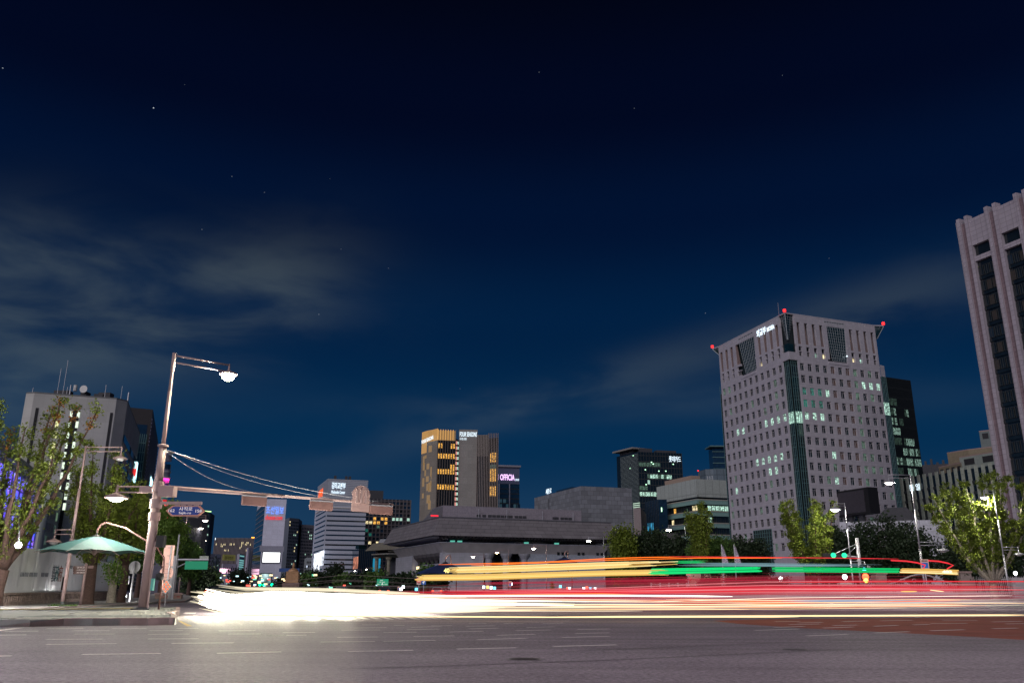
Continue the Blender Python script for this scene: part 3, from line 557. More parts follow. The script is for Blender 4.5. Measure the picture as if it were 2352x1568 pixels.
# --- shade umbrella beside the mast
def parasol(label, apx, edges, Yc, fabric, poleb=None, arm=True, txt=None):
    """edges: picture points of the canopy rim left, right, front; Yc depth of its centre"""
    a = hy(*apx, Yc); l = hy(*edges[0], Yc); r = hy(*edges[1], Yc); cx = (l.x+r.x)/2; rad = (r.x-l.x)/2; zr = (l.z+r.z)/2
    t = Thing('shade_umbrella', label, 'umbrella', (poleb or (cx, Yc, 0)), 'shade umbrellas at the crossing'); n = 8
    rim = [Vector((cx+rad*math.cos(2*math.pi*(k+.0)/n), Yc+rad*math.sin(2*math.pi*(k)/n), zr-.12)) for k in range(n)]; ap = Vector((cx, Yc, a.z))
    mats = fabric
    for k in range(n):
        p, q = rim[k], rim[(k+1) % n]; mb = MB(); N = 6; rows = []
        for i in range(N+1):
            s = i/N; row = []
            for j in range(5):
                e = p.lerp(q, j/4)-Vector((0, 0, -.10*math.sin(math.pi*j/4)*s)); e = e.lerp(Vector((cx, Yc, e.z)), .05*math.sin(math.pi*j/4)); v = ap.lerp(e, s); v.z += .06*math.sin(math.pi*s); row.append(v)
            rows.append(row)
        for i in range(N):
            for j in range(4): mb.poly([rows[i][j], rows[i+1][j], rows[i+1][j+1], rows[i][j+1]])
        t.part('canopy_panel', mb, mats[k % len(mats)], smooth=True)
        t.part('rib', MB().tube([ap-Vector((0, 0, .22)), p-Vector((0, 0, .05))], .018, 5), M_METAL)
    hub = ap-Vector((0, 0, (a.z-zr)+.15)); t.part('hub', MB().lathe([(.1, .3), (.13, 0), (.05, -.1)], hub, 10), M_METAL)
    for k in range(n): t.part('strut', MB().tube([hub, ap.lerp(rim[k], .45)-Vector((0, 0, .15))], .015, 5), M_METAL)
    t.part('cap', MB().lathe([(.28, -.1), (.2, .02), (.06, .06), (.05, .2)], ap, 12), M_BLACK)
    if poleb:
        P0 = Vector(poleb); q = [P0, P0+up*2.2, P0+Vector((-.05, 0, 2.75)), P0+Vector((-.5, 0, 3.3))]
        tp = ap+Vector((.45, 0, .72)); q += [ap.lerp(P0+Vector((0, 0, 3)), .5)+up*.85 if False else (tp+Vector(((P0.x-.5-tp.x)*.35, 0, -.30))), tp, ap+Vector((.18, 0, .62)), ap+Vector((0, 0, .35)), ap]
        t.part('curved_arm', MB().tube(q, .055, 10), mat('pinkish_chrome', (.42, .24, .21), .25, .7), smooth=True)
    return t
FT = [mat('teal_canvas', (.035, .10, .095), .8, var=.08, vscale=20), mat('pale_teal_canvas', (.075, .125, .12), .8, var=.08, vscale=20)]
ub = parasol('open pale teal street umbrella on a curved arm beside the tall mast', (228, 1236), ((97, 1262), (345, 1279)), pb.y+1.0, [FT[1], FT[0]], poleb=(pb.x+.62, pb.y+.6, ZI))
FN = [mat('navy_canvas', (.012, .03, .12), .7), mat('navy_canvas_dark', (.010, .02, .08), .7)]
for lab, ap, eg, Y, pbx in (('dark blue street umbrella closed in by the start of the yellow trail', (1025, 1292), ((952, 1317), (1100, 1317)), 84, 1052), ('far dark umbrella in front of the theatre columns', (1297, 1278), ((1250, 1296), (1350, 1296)), 100, 1318)):
    b = hy(pbx, 1340, Y); parasol(lab, ap, eg, Y, FN, poleb=(b.x, Y, ZK))
lampb = hy(1316+60, 0, 1)
# --- wayfinding post with boards
wp = hz(188, 1401, 0); wz = zat(wp, 1300); t = Thing('direction_post', 'brown wooden direction post with three finger boards by the dark ginkgo trunk', 'direction post', (wp.x, wp.y, ZK))
t.part('post', MB().tube([Vector((wp.x, wp.y, ZK)), Vector((wp.x, wp.y, wz))], .10, 10), M_METAL, smooth=True)
WB = mat('brown_board', (.16, .10, .09), .6)
for k, y in enumerate((1309.5, 1315.2, 1321)):
    z = zat(wp, y); xl = hy(174, y, wp.y).x; o = t.part('finger_board', MB().box((xl, wp.y-.13, z-.11), (wp.x+.02, wp.y-.09, z+.11)), WB); lettering(t, ('경복궁', '사직공원', '정부서울청사')[k], (xl+.25, wp.y-.14, z-.05), (1, 0, 0), (0, 0, 1), .6, .1, M_TXT, parent=o, ext=.003)
z = zat(wp, 1308); t.part('finger_board', MB().box((wp.x, wp.y+.05, z-.1), (hy(217, 1308, wp.y).x, wp.y+.09, z+.1)), WB)
# --- sign backs on the post right of the mast
sp = hz(381, 1407, 0); t = Thing('road_sign_post', 'thin post with rectangular, round and red dotted diamond sign plates right of the mast', 'road sign', (sp.x, sp.y, ZI))
t.part('post', MB().tube([Vector((sp.x, sp.y, ZI)), Vector((sp.x+.02, sp.y, zat(sp, 1258)))], .045, 8), M_GALV, smooth=True)
def R3(x0, y0, x1, y1, Y): a, b = hy(x0, y1, Y), hy(x1, y0, Y); return a, b
a, b = R3(376.5, 1257, 405.5, 1305, sp.y+.1); M_PINK = mat('pink_sign_back', (.62, .38, .34), .45, .1, .1, 1.2)
o = t.part('rectangular_plate', MB().box((a.x, sp.y+.06, a.z), (b.x, sp.y+.1, b.z)), M_PINK)
for f in (.12, .5, .88): t.part('rail', MB().box((a.x+.25, sp.y+.02, a.z+(b.z-a.z)*f-.03), (b.x-.25, sp.y+.06, a.z+(b.z-a.z)*f+.03)), M_ALU, parent=o)
c = hy(386, 1321, sp.y+.1); o = t.part('round_plate', MB().disc(Vector((c.x, sp.y+.1, c.z)), (0, 1, 0), (hy(401.5, 1321, sp.y).x-hy(370, 1321, sp.y).x)/2, .03, 28), M_PINK)
for f in (-.25, 0, .25): t.part('rail', MB().box((c.x-.3, sp.y+.04, c.z+f-.02), (c.x+.3, sp.y+.08, c.z+f+.02)), M_ALU, parent=o)
c = hy(385, 1352, sp.y-.1); o = t.part('diamond_plate', MB().poly([(c.x+dx*.38, sp.y-.08, c.z+dz*.48) for dx, dz in ((-1, 0), (0, -1), (1, 0), (0, 1))]).poly([(c.x+dx*.38, sp.y-.05, c.z+dz*.48) for dx, dz in ((0, 1), (1, 0), (0, -1), (-1, 0))]), mat('grey_plate', (.3, .3, .3), .5))
RD = emit('orange_reflector', (1, .18, .05), .8, (.5, .08, .03))
for i in range(3):
    for j in range(3): t.part('reflector', MB().disc((c.x+(i-j)*.115, sp.y-.095, c.z+(i+j-2)*.145), (0, 1, 0), .062, .02, 10), RD, parent=o)
# --- low subway wall
sw = hz(390, 1383.5, 0); t = Thing('subway_entrance_wall', 'low stone wall with reddish poster panels behind the diamond sign', 'wall', (sw.x, sw.y, 0)); Y = sw.y
a, b = R3(359, 1367, 421, 1384, Y); t.part('wall', MB().box((a.x, Y, 0), (b.x, Y+.4, b.z-.12)), mat('brown_stone', (.28, .20, .16), .8)); t.part('coping', MB().box((a.x-.1, Y-.08, b.z-.12), (b.x+.1, Y+.48, b.z+.05)), M_KERB)
w = (b.x-a.x)
for f0, f1, cc in ((.15, .42, (.5, .22, .18)), (.45, .80, (.42, .18, .15)), (.83, .95, (.30, .03, .03))): t.part('poster_panel', MB().box((a.x+w*f0, Y-.03, .35), (a.x+w*f1, Y, b.z-.3)), mat('poster%.2f' % f0, cc, .5, var=.4, vscale=3))
lettering(t, '경복궁역', (a.x+w*.2, Y-.05, .55), (1, 0, 0), (0, 0, 1), w*.5, .4, M_TXT, ext=.01)
# --- lamp posts/sign poles in the left middle distance
for x, yb, yt, lab, n in ((213, 1391, 1290, 'grey pole with a round traffic sign back among the left trees', 1), (404, 1368, 1282, 'grey pole carrying the arm of the big green sign', 2), (431, 1386, 1188, '', 0)):
    if not n: continue
    g = hz(x, yb, 0) if n == 2 else hz(302, 1391, 0); Y = g.y
    t = Thing('sign_gantry' if n == 2 else 'traffic_sign', lab, 'sign gantry' if n == 2 else 'road sign', (g.x, g.y, 0))
    if n == 1:
        zt1 = zat(g, 1295); t.part('post', MB().tube([Vector((g.x, Y, 0)), Vector((g.x, Y, zt1))], .09, 8), M_GALV)
        c = hy(312, 1307, Y); t.part('round_plate', MB().disc((c.x, Y+.1, c.z), (0, 1, 0), .52, .03, 24), mat('grey_plate2', (.45, .45, .45), .5)); a, b = R3(301, 1302, 319, 1312, Y); t.part('square_plate', MB().box((a.x, Y+.14, a.z-.4), (b.x, Y+.17, a.z+.0)), mat('grey_plate2', (.45, .45, .45), .5))
        a, b = R3(270, 1322, 285, 1336, Y); t.part('notice_board', MB().box((a.x, Y+.3, a.z), (b.x, Y+.33, b.z)), mat('notice', (.35, .34, .4), .6, var=.3, vscale=4)); a, b = R3(288, 1328, 302, 1347, Y); t.part('notice_board', MB().box((a.x, Y+.05, a.z), (b.x, Y+.08, b.z)), mat('notice', (.35, .34, .4), .6))
    else:
        g2 = hy(404, 1300, 95); Y = 95; t.o.location = t.loc = Vector((g2.x, Y, 0)); zt1 = hy(404, 1281, Y).z; t.part('post', MB().tube([Vector((g2.x, Y, 0)), Vector((g2.x, Y, zt1))], .32, 12), M_WHITE, smooth=True)
        za_ = hy(404, 1290, Y).z; x1 = hy(483, 1290, Y).x; t.part('arm', MB().tube([(g2.x, Y, za_), (x1, Y, za_)], .12, 8), M_GALV); t.part('brace', MB().tube([(g2.x, Y, za_-1), (g2.x+2, Y, za_)], .06, 6), M_GALV)
        a, b = R3(428, 1293, 482, 1312, Y); t.part('green_sign_board', MB().box((a.x, Y-.08, a.z), (b.x, Y, b.z)), emit('green_board', (.0, .35, .17), .28, (.01, .25, .13)))
        a, b = R3(462, 1281, 483, 1290, Y); t.part('white_sign_board', MB().box((a.x, Y-.06, a.z), (b.x, Y, b.z)), mat('pale_board', (.5, .55, .5), .6, var=.2, vscale=1))
# shorter mast of the same row left of the lamps, tall thin dark poles
for x, yt, Y in ((415, 1232, 92), (418.5, 1228, 108)):
    p = hy(x, yt, Y); t = Thing('thin_pole', 'thin grey utility pole above the green board, %s' % ('nearer and left one of two' if x < 417 else 'farther and right one of two'), 'pole', (p.x, Y, 0)); t.part('shaft', MB().tube([(p.x, Y, 0), (p.x, Y, p.z)], [.14, .09], 8), M_GALV)

# ================================================================ hoarding fence on the left
A, B = hy(-40, 1378, 60), hy(254, 1372, 92)
def hl(x, ytop, ybot):   # point on the hoarding line
    d = ray(x, 1340); u = B-A; t = (A.x*d.y-A.y*d.x)/(u.y*d.x-u.x*d.y); p = A+u*t; return p, zat(p, ytop), zat(p, ybot)
ho = Thing('construction_hoarding', 'long silver corrugated construction hoarding behind the umbrella', 'fence', (A.x, A.y, 0))
M_HOARD = mat('silver_hoarding', (.80, .80, .84), .3, .3, .08, .5)
tops = [(-40, 1258), (62, 1266), (86, 1268), (155, 1280), (184, 1286), (254, 1300)]
L = (B-A).length; ud = (B-A).normalized(); nd = Vector((ud.y, -ud.x, 0)); N = int(L/1.15)
def px(p): 
    f = p.y*math.cos(PITCH)+(p.z-EYE)*math.sin(PITCH); return 1176+FPX*p.x/f
for k in range(N):
    s0, s1 = k*L/N, (k+1)*L/N-.012; mb = MB(); q = 8; c = A+ud*s0; X = px(Vector((c.x, c.y, 2))); yt = np.interp(X, [a for a, _ in tops], [b for _, b in tops]); yb = np.interp(X, [-40, 254], [1379, 1372]); h = zat(c, yt); lo = max(.2, zat(c, yb))
    prof = []
    for j in range(q+1):
        s = s0+(s1-s0)*j/q; o_ = (.05 if j % 2 else 0)+R.uniform(-.012, .012); prof.append(A+ud*s+nd*(o_+R.uniform(-.004, .004)))
    for j in range(q):
        p, r = prof[j], prof[j+1]; mb.poly([(p.x, p.y, lo), (r.x, r.y, lo), (r.x+nd.x*.01, r.y+nd.y*.01, h), (p.x+nd.x*.01, p.y+nd.y*.01, h)])
        mb.poly([(p.x-nd.x*.05, p.y-nd.y*.05, h), (p.x-nd.x*.05, p.y-nd.y*.05, lo), (r.x-nd.x*.05, r.y-nd.y*.05, lo), (r.x-nd.x*.05, r.y-nd.y*.05, h)])
    ho.part('hoarding_panel', mb, M_HOARD)
def hp(x, y): d = ray(x, y); u = B-A; t = (A.x*d.y-A.y*d.x)/(u.y*d.x-u.x*d.y); p = A+u*t; return Vector((p.x, p.y, zat(p, y)))+nd*.06
c1, c2, c3 = mat('print_dark', (.10, .12, .16), .5), mat('print_red', (.34, .10, .07), .5), mat('print_teal', (.05, .18, .2), .5)
for s, x, m_ in (('義', 118.5, c1), ('政', 126, c3), ('府', 133.5, c2)):
    p = hp(x, 1342); lettering(ho, s, p, ud, (0, 0, 1), 1.05, 1.35, m_, ext=.01)
for s, x, y, w, h in (('경복궁', 152, 1306, 1.1, .35), ('광화문', 158, 1312, 1.3, .3)): lettering(ho, s, hp(x, y), ud, (0, 0, 1), w, h, c1, ext=.01)
for x in (48, 58, 69, 79, 96, 105):   # small printed gate pictures
    p = hp(x, 1331); mb = MB(); [mb.hexa([p+ud*(i*.28)+up*0, p+ud*(i*.28+.16)+up*0, p+ud*(i*.28+.16)+nd*.01, p+ud*(i*.28)+nd*.01, p+ud*(i*.28)+up*.32, p+ud*(i*.28+.16)+up*.32, p+ud*(i*.28+.16)+nd*.01+up*.32, p+ud*(i*.28)+nd*.01+up*.32]) for i in range(3)]; ho.part('printed_picture', mb, mat('print_grey', (.25, .27, .33), .5))
p = hp(146, 1361); ho.part('door', MB().box((p.x-.25, p.y-.35, p.z), (p.x+.25, p.y-.25, p.z+1.1)), M_BLACK)
# low stone balustrade in front of it
bl = Thing('stone_balustrade', 'low weathered stone balustrade along the foot of the hoarding', 'balustrade', (A.x, A.y-1.2, ZK)); A2, B2 = A+nd*1.3, B+nd*1.0; u2 = (B2-A2).normalized(); L2 = (B2-A2).length
M_BAL = mat('weathered_stone', (.23, .17, .15), .9, var=.3, vscale=3, bump=.4)
n2 = Vector((u2.y, -u2.x, 0))
def bar(mb, s0, s1, z0, z1, w): 
    a, b = A2+u2*s0, A2+u2*s1; mb.hexa([a-n2*w+up*z0-up*a.z, b-n2*w+up*z0-up*b.z, b+n2*w+up*z0-up*b.z, a+n2*w+up*z0-up*a.z, a-n2*w+up*z1-up*a.z, b-n2*w+up*z1-up*b.z, b+n2*w+up*z1-up*b.z, a+n2*w+up*z1-up*a.z]); return mb
bl.part('plinth', bar(MB(), 0, L2, ZK, .38, .22), M_BAL); bl.part('rail', bar(MB(), 0, L2, .86, 1.0, .16), M_BAL)
n = int(L2/.42)
for k in range(n): bl.part('baluster', bar(MB(), k*.42+.06, k*.42+.28, .38, .86, .09), M_BAL)
#PART3
# ================================================================ buildings
# ---- the big pale office tower (granite grid, glass corner)
H = 86.0
A_, C_, B_ = hz(1649, 797, H), hz(1803, 717.5, H), hz(2013, 745.5, H)
mo = Thing('office_tower', 'big pale office tower with deep square windows, glass corner strip and red roof beacons', 'office building', (C_.x, C_.y, 0))
back = A_+B_-C_
def shrink(pts, k):
    c = sum(pts, Vector())/len(pts); return [c+(p-c)*k for p in pts]
core = [A_, C_, B_, back]
mo.part('core_wall', MB().prism(shrink(core, .975), 0, H-.5), mat('dark_core', (.02, .03, .035), .5))
FL, FR = Face(A_, C_, 0, H), Face(C_, B_, 0, H)
zs_ = [zat(C_, y) for y in (835, 1248)]; rowH = (zs_[0]-zs_[1])/15
lit = random.Random(5)
cw = FR.W
def pickR(i, j):
    r = 14-j   # row from the top
    if i in (4, 6): return M_VENT
    if r == 4 and i < 3: return M_LITC
    if r == 2 and i == 3 or r == 1 and i in (8, 9, 10): return M_LITC
    if r == 7 and i == 3 or r == 8 and i == 3: return M_LITC if r == 7 else M_LITD
    if r == 9 and i == 3: return M_LITC
    if r == 12 and i == 1: return M_LITT
    if i == 7: return M_LITD
    if r in (2, 3) and i < 3: return M_LITT
    return M_LITD if lit.random() < .08 else (M_TEALG if lit.random() < .3 else M_DARKG)
def pickL(i, j):
    r = 14-j
    if r == 4 and i in (2, 3, 7, 8, 9, 10): return M_LITC
    if r == 7 and 5 <= i <= 9: return M_LITC
    if r == 8 and i in (7, 8): return M_LITC
    if r == 9 and i == 1: return M_LITC
    if r == 0 and i in (0, 1): return M_LITD
    if r == 14 and i == 2: return M_LITC
    return M_LITD if lit.random() < .12 else (M_TEALG if lit.random() < .35 else M_DARKG)
z_lo, z_hi = zs_[1]-rowH*.5, zs_[0]+rowH*.5
gc = 2.6   # half width of the glass corner
for f, pick, sk, side in ((FL, pickL, lambda i, j: j < 2 and 4 <= i <= 6, 'L'), (FR, pickR, lambda i, j: False, 'R')):
    u0, u1 = (1.6, f.W-gc) if side == 'L' else (gc, f.W-1.6)
    grid(mo, f, 11, 15, u0, u1, z_lo, z_hi, .54, .60, M_MOFA, M_FRAME, pick, dep=.42, base=.33, kind='T', skip=sk)
    mb = MB(); f.box(mb, u0, u1, 0, z_lo-.004, 0, .75); mo.part('base_wall', mb, M_MOFA)
    # storey of small square openings and the tall sloping slots above
    zt0 = z_hi+rowH*1.75; n = 11; c_ = (u1-u0)/n; mb = MB(); gap0, gap1 = (4.0, 6.7) if side == 'R' else (3.9, 6.6)
    f.box(mb, u0, u0+c_*gap0, z_hi+.004, z_hi+rowH*.42, 0, .75); f.box(mb, u0+c_*gap1, u1, z_hi+.004, z_hi+rowH*.42, 0, .75); f.box(mb, u0+c_*gap0, u0+c_*gap1, z_hi+.004, z_hi+.9, 0, .9)
    for i in range(n+1):
        a, b = u0+c_*(i-.28), u0+c_*(i+.28)
        if gap0 < i < gap1: continue
        f.box(mb, max(u0, a), min(u1, b), z_hi+rowH*.42, H-2.4, 0, .75)
    for ua, ub in ((u0, u0+c_*gap0), (u0+c_*gap1, u1)):
        f.box(mb, ua, ub, z_hi+rowH*1.30, z_hi+rowH*1.5, 0, .7); f.box(mb, ua, ub, z_hi+rowH*.85, z_hi+rowH*.92, 0, .55)
    f.box(mb, u0, u1, H-2.4, H-.004, 0, .75); mo.part('crown_wall', mb, M_MOFA)
    for i in range(n):
        if gap0-.6 < i < gap1-.3: continue
        uc = u0+c_*(i+.5); w = c_*.44
        g = MB(); g.hexa([f.p(uc-w/2, z_hi+rowH*1.5, .45), f.p(uc+w/2, z_hi+rowH*1.5, .45), f.p(uc+w/2, z_hi+rowH*1.5, .05), f.p(uc-w/2, z_hi+rowH*1.5, .05), f.p(uc-w/2, H-2.4, .72), f.p(uc-w/2+.15, H-2.4, .72), f.p(uc-w/2+.15, H-2.4, .05), f.p(uc-w/2, H-2.4, .05)])
        mo.part('sloping_fin', g, mat('brownish_granite', (.24, .17, .16), .7))
        me = window_mesh(w, rowH*.42, 'X').mesh('window', [M_FRAME, M_DARKG]) if i == 0 else me
        o = mo.part('window', me, None, M=f.M(uc, z_hi+rowH*.62, .06)); 
        if (side == 'R' and i in (2, 3, 7, 8)) or (side == 'L' and i == 7): link_mat(o, 1, M_LITC if i in (2, 8) else M_LITY)
    # slanted glass trapezoid
    mb = MB(); ua, ub = u0+c_*gap0, u0+c_*gap1; zb = z_hi+1.4
    tl, tr, br_, bl_ = f.p(ua, H-.8, .76), f.p(ub, H-.8, .76), f.p(ub-.2, zb, .25), f.p(ua+c_*.75, zb, .25)
    mo.part('glass_screen', MB().poly([bl_, br_, tr, tl]), M_TEALG)
    g = MB()
    for k in range(9): g.tube([bl_.lerp(br_, k/8), tl.lerp(tr, k/8)], .07, 4)
    for k in range(15): g.tube([bl_.lerp(tl, k/14), br_.lerp(tr, k/14)], .06, 4)
    mo.part('screen_mullion', g, mat('pale_mullion', (.38, .42, .44), .4))
# glass corner strips
def glassstrip(f, u0, u1, v0, v1, nu, dv, d, litrows=(), m=M_TEALG):
    rows = int((v1-v0)/dv)
    for k in range(rows):
        v = v0+k*dv; mb = MB(); f.box(mb, u0, u1, v, v+dv-.01, d-.1, d); mo.part('glass_panel', mb, M_LITC if k in litrows else (M_TEALG if R.random() < .5 else M_DARKG))
    g = MB()
    for k in range(nu+1): uu = u0+(u1-u0)*k/nu; f.box(g, uu-.06, uu+.06, v0, v1, d, d+.1)
    for k in range(rows+1): f.box(g, u0+.061, u1-.061, v0+k*dv-.05, v0+k*dv+.05, d, d+.08); f.box(g, u0+.061, u1-.061, v0+k*dv+dv*.32, v0+k*dv+dv*.32+.06, d, d+.07)
    mo.part('glass_mullion', g, M_TFRAME)
zg1 = zat(C_, 822); lr = int((zat(C_, 955)-10)/rowH)
glassstrip(FL, FL.W-gc, FL.W-.1, 10, zg1, 3, rowH, .3, (lr,)); glassstrip(FR, .1, gc, 10, zg1, 3, rowH, .3, (lr,))
glassstrip(FL, .1, 1.5, 6, zat(A_, 884), 1, rowH, .3); glassstrip(FR, FR.W-1.5, FR.W-.1, 6, zat(B_, 845), 1, rowH, .3)
for f, ua, ub in ((FL, FL.W-gc, FL.W+.7), (FR, -.7, gc)):
    mb = MB(); f.box(mb, ua+.01, ub-.01, zg1+.01, zg1+2.6, 0, .74); mo.part('corner_block', mb, M_MOFA)
    mb = MB(); f.box(mb, ua+.4, ub-.8, zg1+2.61, zg1+5.4, -.2, .2); mo.part('corner_window', mb, M_TEALG)
# flared glass tips at three roof corners
def tip(c, e1, e2, w, zlo, n):
    t = c+(e1+e2)*0+Vector((c.x, c.y, 0)).normalized()*0; o = -(e1+e2).normalized()*n
    top = [Vector((c.x, c.y, H))+o, Vector((c.x, c.y, H))+e1*w, Vector((c.x, c.y, H))+e2*w]; lo = Vector((c.x, c.y, zlo))-o*.15
    mo.part('glass_tip', MB().poly([lo+e1*.6, top[0], top[1]]).poly([lo+e2*.6, top[2], top[0]]).poly([lo+e1*.6, lo, top[0]]).poly([lo, lo+e2*.6, top[0]]), M_TEALG)
    g = MB(); g.tube([lo, top[0]], .15, 5)
    for k in range(1, 10):
        q = k/10; g.tube([lo.lerp(top[0], q), (lo+e1*.6).lerp(top[1], q)], .06, 4); g.tube([lo.lerp(top[0], q), (lo+e2*.6).lerp(top[2], q)], .06, 4)
    for q in (.33, .66): g.tube([lo+e1*.6*q, top[0].lerp(top[1], q)], .05, 4); g.tube([lo+e2*.6*q, top[0].lerp(top[2], q)], .05, 4)
    mo.part('tip_mullion', g, mat('pale_mullion', (.38, .42, .44), .4)); return top[0]
eL, eR = -FL.u, FR.u
tC = tip(C_, eL, eR, 3.0, zat(C_, 775), 1.0); tA = tip(A_, FL.u, FR.u, 1.5, zat(A_, 812), 2.0); tB = tip(B_, -FR.u, eL, 2.2, zat(B_, 772), 2.2)
mo.part('roof_edge', MB().prism([tA, FL.p(1.5, 0, .78), FL.p(FL.W-2.5, 0, .78), tC, FR.p(2.5, 0, .78), FR.p(FR.W-2, 0, .78), tB, back], H, H+.35), M_MOFA)
for p in (tC, tA, tB): mo.part('beacon', MB().lathe([(.05, 0), (.5, .1), (.5, .9), (.05, 1.0)], (p.x, p.y, H+.5), 8), M_BEACON)
mo.part('roof_mast', MB().tube([(C_.x-1.5, C_.y+1.5, H), (C_.x-1.5, C_.y+1.5, H+4.5)], .07, 5), M_GALV)
lettering(mo, '외교부', FL.p(FL.uat(1742, 750), H-3.7, .95), FL.u, (0, 0, 1), 5.3, 2.7, M_SIGNW, bold=.008); lettering(mo, 'MOFA', FL.p(FL.uat(1766, 742), H-3.3, .95), FL.u, (0, 0, 1), 4.0, 1.5, M_SIGNW, bold=.008)
# lower wing block with big glass panel on left face
z0g, z1g = z_lo, z_lo+rowH*2.1; u0g = 1.6+(FL.W-gc-1.6)/11*4; u1g = u0g+(FL.W-gc-1.6)/11*3
mb = MB(); FL.box(mb, u0g, u1g, z0g-6, z1g, .7, .85); mo.part('glass_panel', mb, M_TEALG); g = MB()
for k in range(9): FL.box(g, u0g+(u1g-u0g)*k/8-.05, u0g+(u1g-u0g)*k/8+.05, z0g-6, z1g, .85, .95)
for k in range(13): v = z0g-6+(z1g-z0g+6)*k/12; FL.box(g, u0g, u1g, v-.05, v+.05, .85, .93)
mo.part('glass_mullion', g, M_TFRAME)
mo.part('terrace_lamp', MB().lathe([(.05, 0), (.28, .15), (.28, .35), (.05, .5)], FR.p(FR.uat(1940, 815), zat(FR.p(FR.uat(1940, 815), 0), 816), 1.1), 8), M_SIGNW)
# service side block right of the tower
P = [hz(2021, 832, 66), hz(2031, 834, 66)]; t = Thing('glass_annex', 'narrow granite and glass stair block joined to the right side of the big office tower', 'building', (P[0].x, P[0].y, 0)); t.part('wall', MB().prism(P+[p+Vector((p.x, p.y, 0)).normalized()*6 for p in P[::-1]], 62.5, 66), M_MOFA)
f = Face(P[0], P[1], 0, 62.5); 
for k in range(16): mb = MB(); f.box(mb, 0, f.W, k*3.9, k*3.9+3.85, -.3, 0); t.part('glass_panel', mb, M_LITC if k == 13 else (M_TEALG if k % 3 else M_DARKG))
g = MB(); [f.box(g, f.W*k/3-.06, f.W*k/3+.06, 0, 62.5, 0, .1) for k in range(4)]; [f.box(g, .07, f.W-.07, k*1.95-.05, k*1.95+.05, 0, .08) for k in range(33)]; t.part('mullion', g, M_TFRAME)

# ---- dark glass tower behind
t = tower('glass_tower', 'dark glass office tower with scattered lit windows behind the big pale tower', [(2027, 859), (2089, 867.5)], 82, M_DARKG); f = t.F[0]; rr = random.Random(3)
g = MB(); [f.box(g, f.W*k/26-.12, f.W*k/26+.12, 0, 82, 0, .5) for k in range(27)]; t.part('fin', g, mat('fin_black', (.015, .018, .02), .4)); g = MB(); [f.box(g, 0, f.W, k*3.9-.5, k*3.9+.3, 0, .3) for k in range(21)]; t.part('spandrel', g, M_DARKG)
me = window_mesh(f.W/13*.86, 2.9, 'X').mesh('window', [M_DFRAME, M_DARKG])
for (u, v, n, mm) in [(.1, 928, 4, M_LITD), (.1, 936, 3, M_LITC), (.6, 936, 2, M_LITC), (.05, 977, 3, M_LITC), (.5, 977, 1, M_LITD), (.05, 998, 4, M_LITC), (.45, 1020, 5, M_LITC), (.1, 1020, 2, M_LITD), (.35, 1037, 8, M_LITC), (.05, 1050, 5, M_LITC), (.45, 1056, 7, M_LITC), (.1, 1075, 3, M_LITD), (.5, 1085, 5, M_LITC), (.2, 1098, 6, M_LITD), (.1, 955, 2, M_LITD), (.3, 1120, 5, M_LITD), (.15, 1010, 3, M_LITD), (.4, 965, 2, M_LITD)]:
    z = round((zat(f.A, v+4))/3.9)*3.9+1.9
    for k in range(n):
        uu = (round(u*13)+k+.5)*f.W/13
        if uu < f.W: link_mat(t.part('window', me, None, M=f.M(uu, z, .32)), 1, mm if rr.random() < .75 else M_LITD)

# ---- government tower at the right edge: pale vertical ribs, dark glass between
zt = 90; a = hz(2200, 508, zt); b = hz(2352, 438, zt); e = (b-a); e.z = 0; L = e.length; ud_ = e.normalized(); b = a+ud_*34
t = Thing('ribbed_tower', 'tall tower at the right edge with pairs of pale stone ribs and dark glass bays', 'office building', (a.x, a.y, 0)); bk = [p+Vector((.62, .78, 0))*18 for p in (b, a)]
f = Face(a, b, 0, zt); t.part('core_wall', MB().prism([a+f.n*-.25, b+f.n*-.25]+bk, 0, zt-1.5), M_DARKG)
us = [f.uat(x, y)-0 for x, y in ((2203, 520), (2227, 510), (2264, 485), (2285, 475), (2340, 450), (2361, 440))]
per = (f.uat(2330, 447)-f.uat(2263, 478)); ribs = []
u1_, u2_, u3_, u4_ = 0, f.uat(2218, 500), f.uat(2263, 479), f.uat(2281.5, 469); ww = (u2_-u1_)
ww = .95; u = 0; pairs = []
for k in range(5):
    c0 = 0 if k == 0 else (u3_+(k-1)*per); pairs.append((c0, c0+(u4_-u3_)))
for c0, c1 in pairs:
    for c in (c0, c1):
        mb = MB(); f.box(mb, c, c+ww, 0, zt+1.0, -1, .8); t.part('stone_rib', mb, M_GOVT)
    mb = MB(); f.box(mb, c0+ww, c1, 0, zt-.6, -1, .35); t.part('rib_infill', mb, mat('pinkish_cladding', (.24, .17, .19), .6, joint=(1.6, 1.2, .6, .06)))
for k in range(4):
    a0, a1 = pairs[k][1]+ww, pairs[k+1][0]; mb = MB(); f.box(mb, a0, a1, zt-7.2, zt-.3, -1, .55); t.part('top_panel', mb, M_GOVT); mb = MB(); f.box(mb, a0, a1, zt-11.4, zt-10.2, -1, .55); t.part('top_panel', mb, M_GOVT)
    n = 3; w_ = (a1-a0)/n; me = window_mesh(w_*.82, 2.5, 'X').mesh('window', [M_DFRAME, M_DARKG])
    for r_ in range(19):
        z = zt-14-r_*3.95
        if z < 4: break
        g = MB(); f.box(g, a0, a1, z-2.2, z-1.4, -.2, .02); t.part('spandrel', g, M_DARKG)
        for i in range(n):
            q = (k == 0 and r_ == 16) or (k == 1 and r_ == 7 and i == 0); o = t.part('window', me, None, M=f.M(a0+w_*(i+.5), z, -.05)); v = R.random(); link_mat(o, 1, M_LITC if q else mat('blind_brown', (.05, .04, .035), .6) if v < .25 else mat('blind_blue', (.015, .03, .05), .3) if v < .35 else M_DARKG)
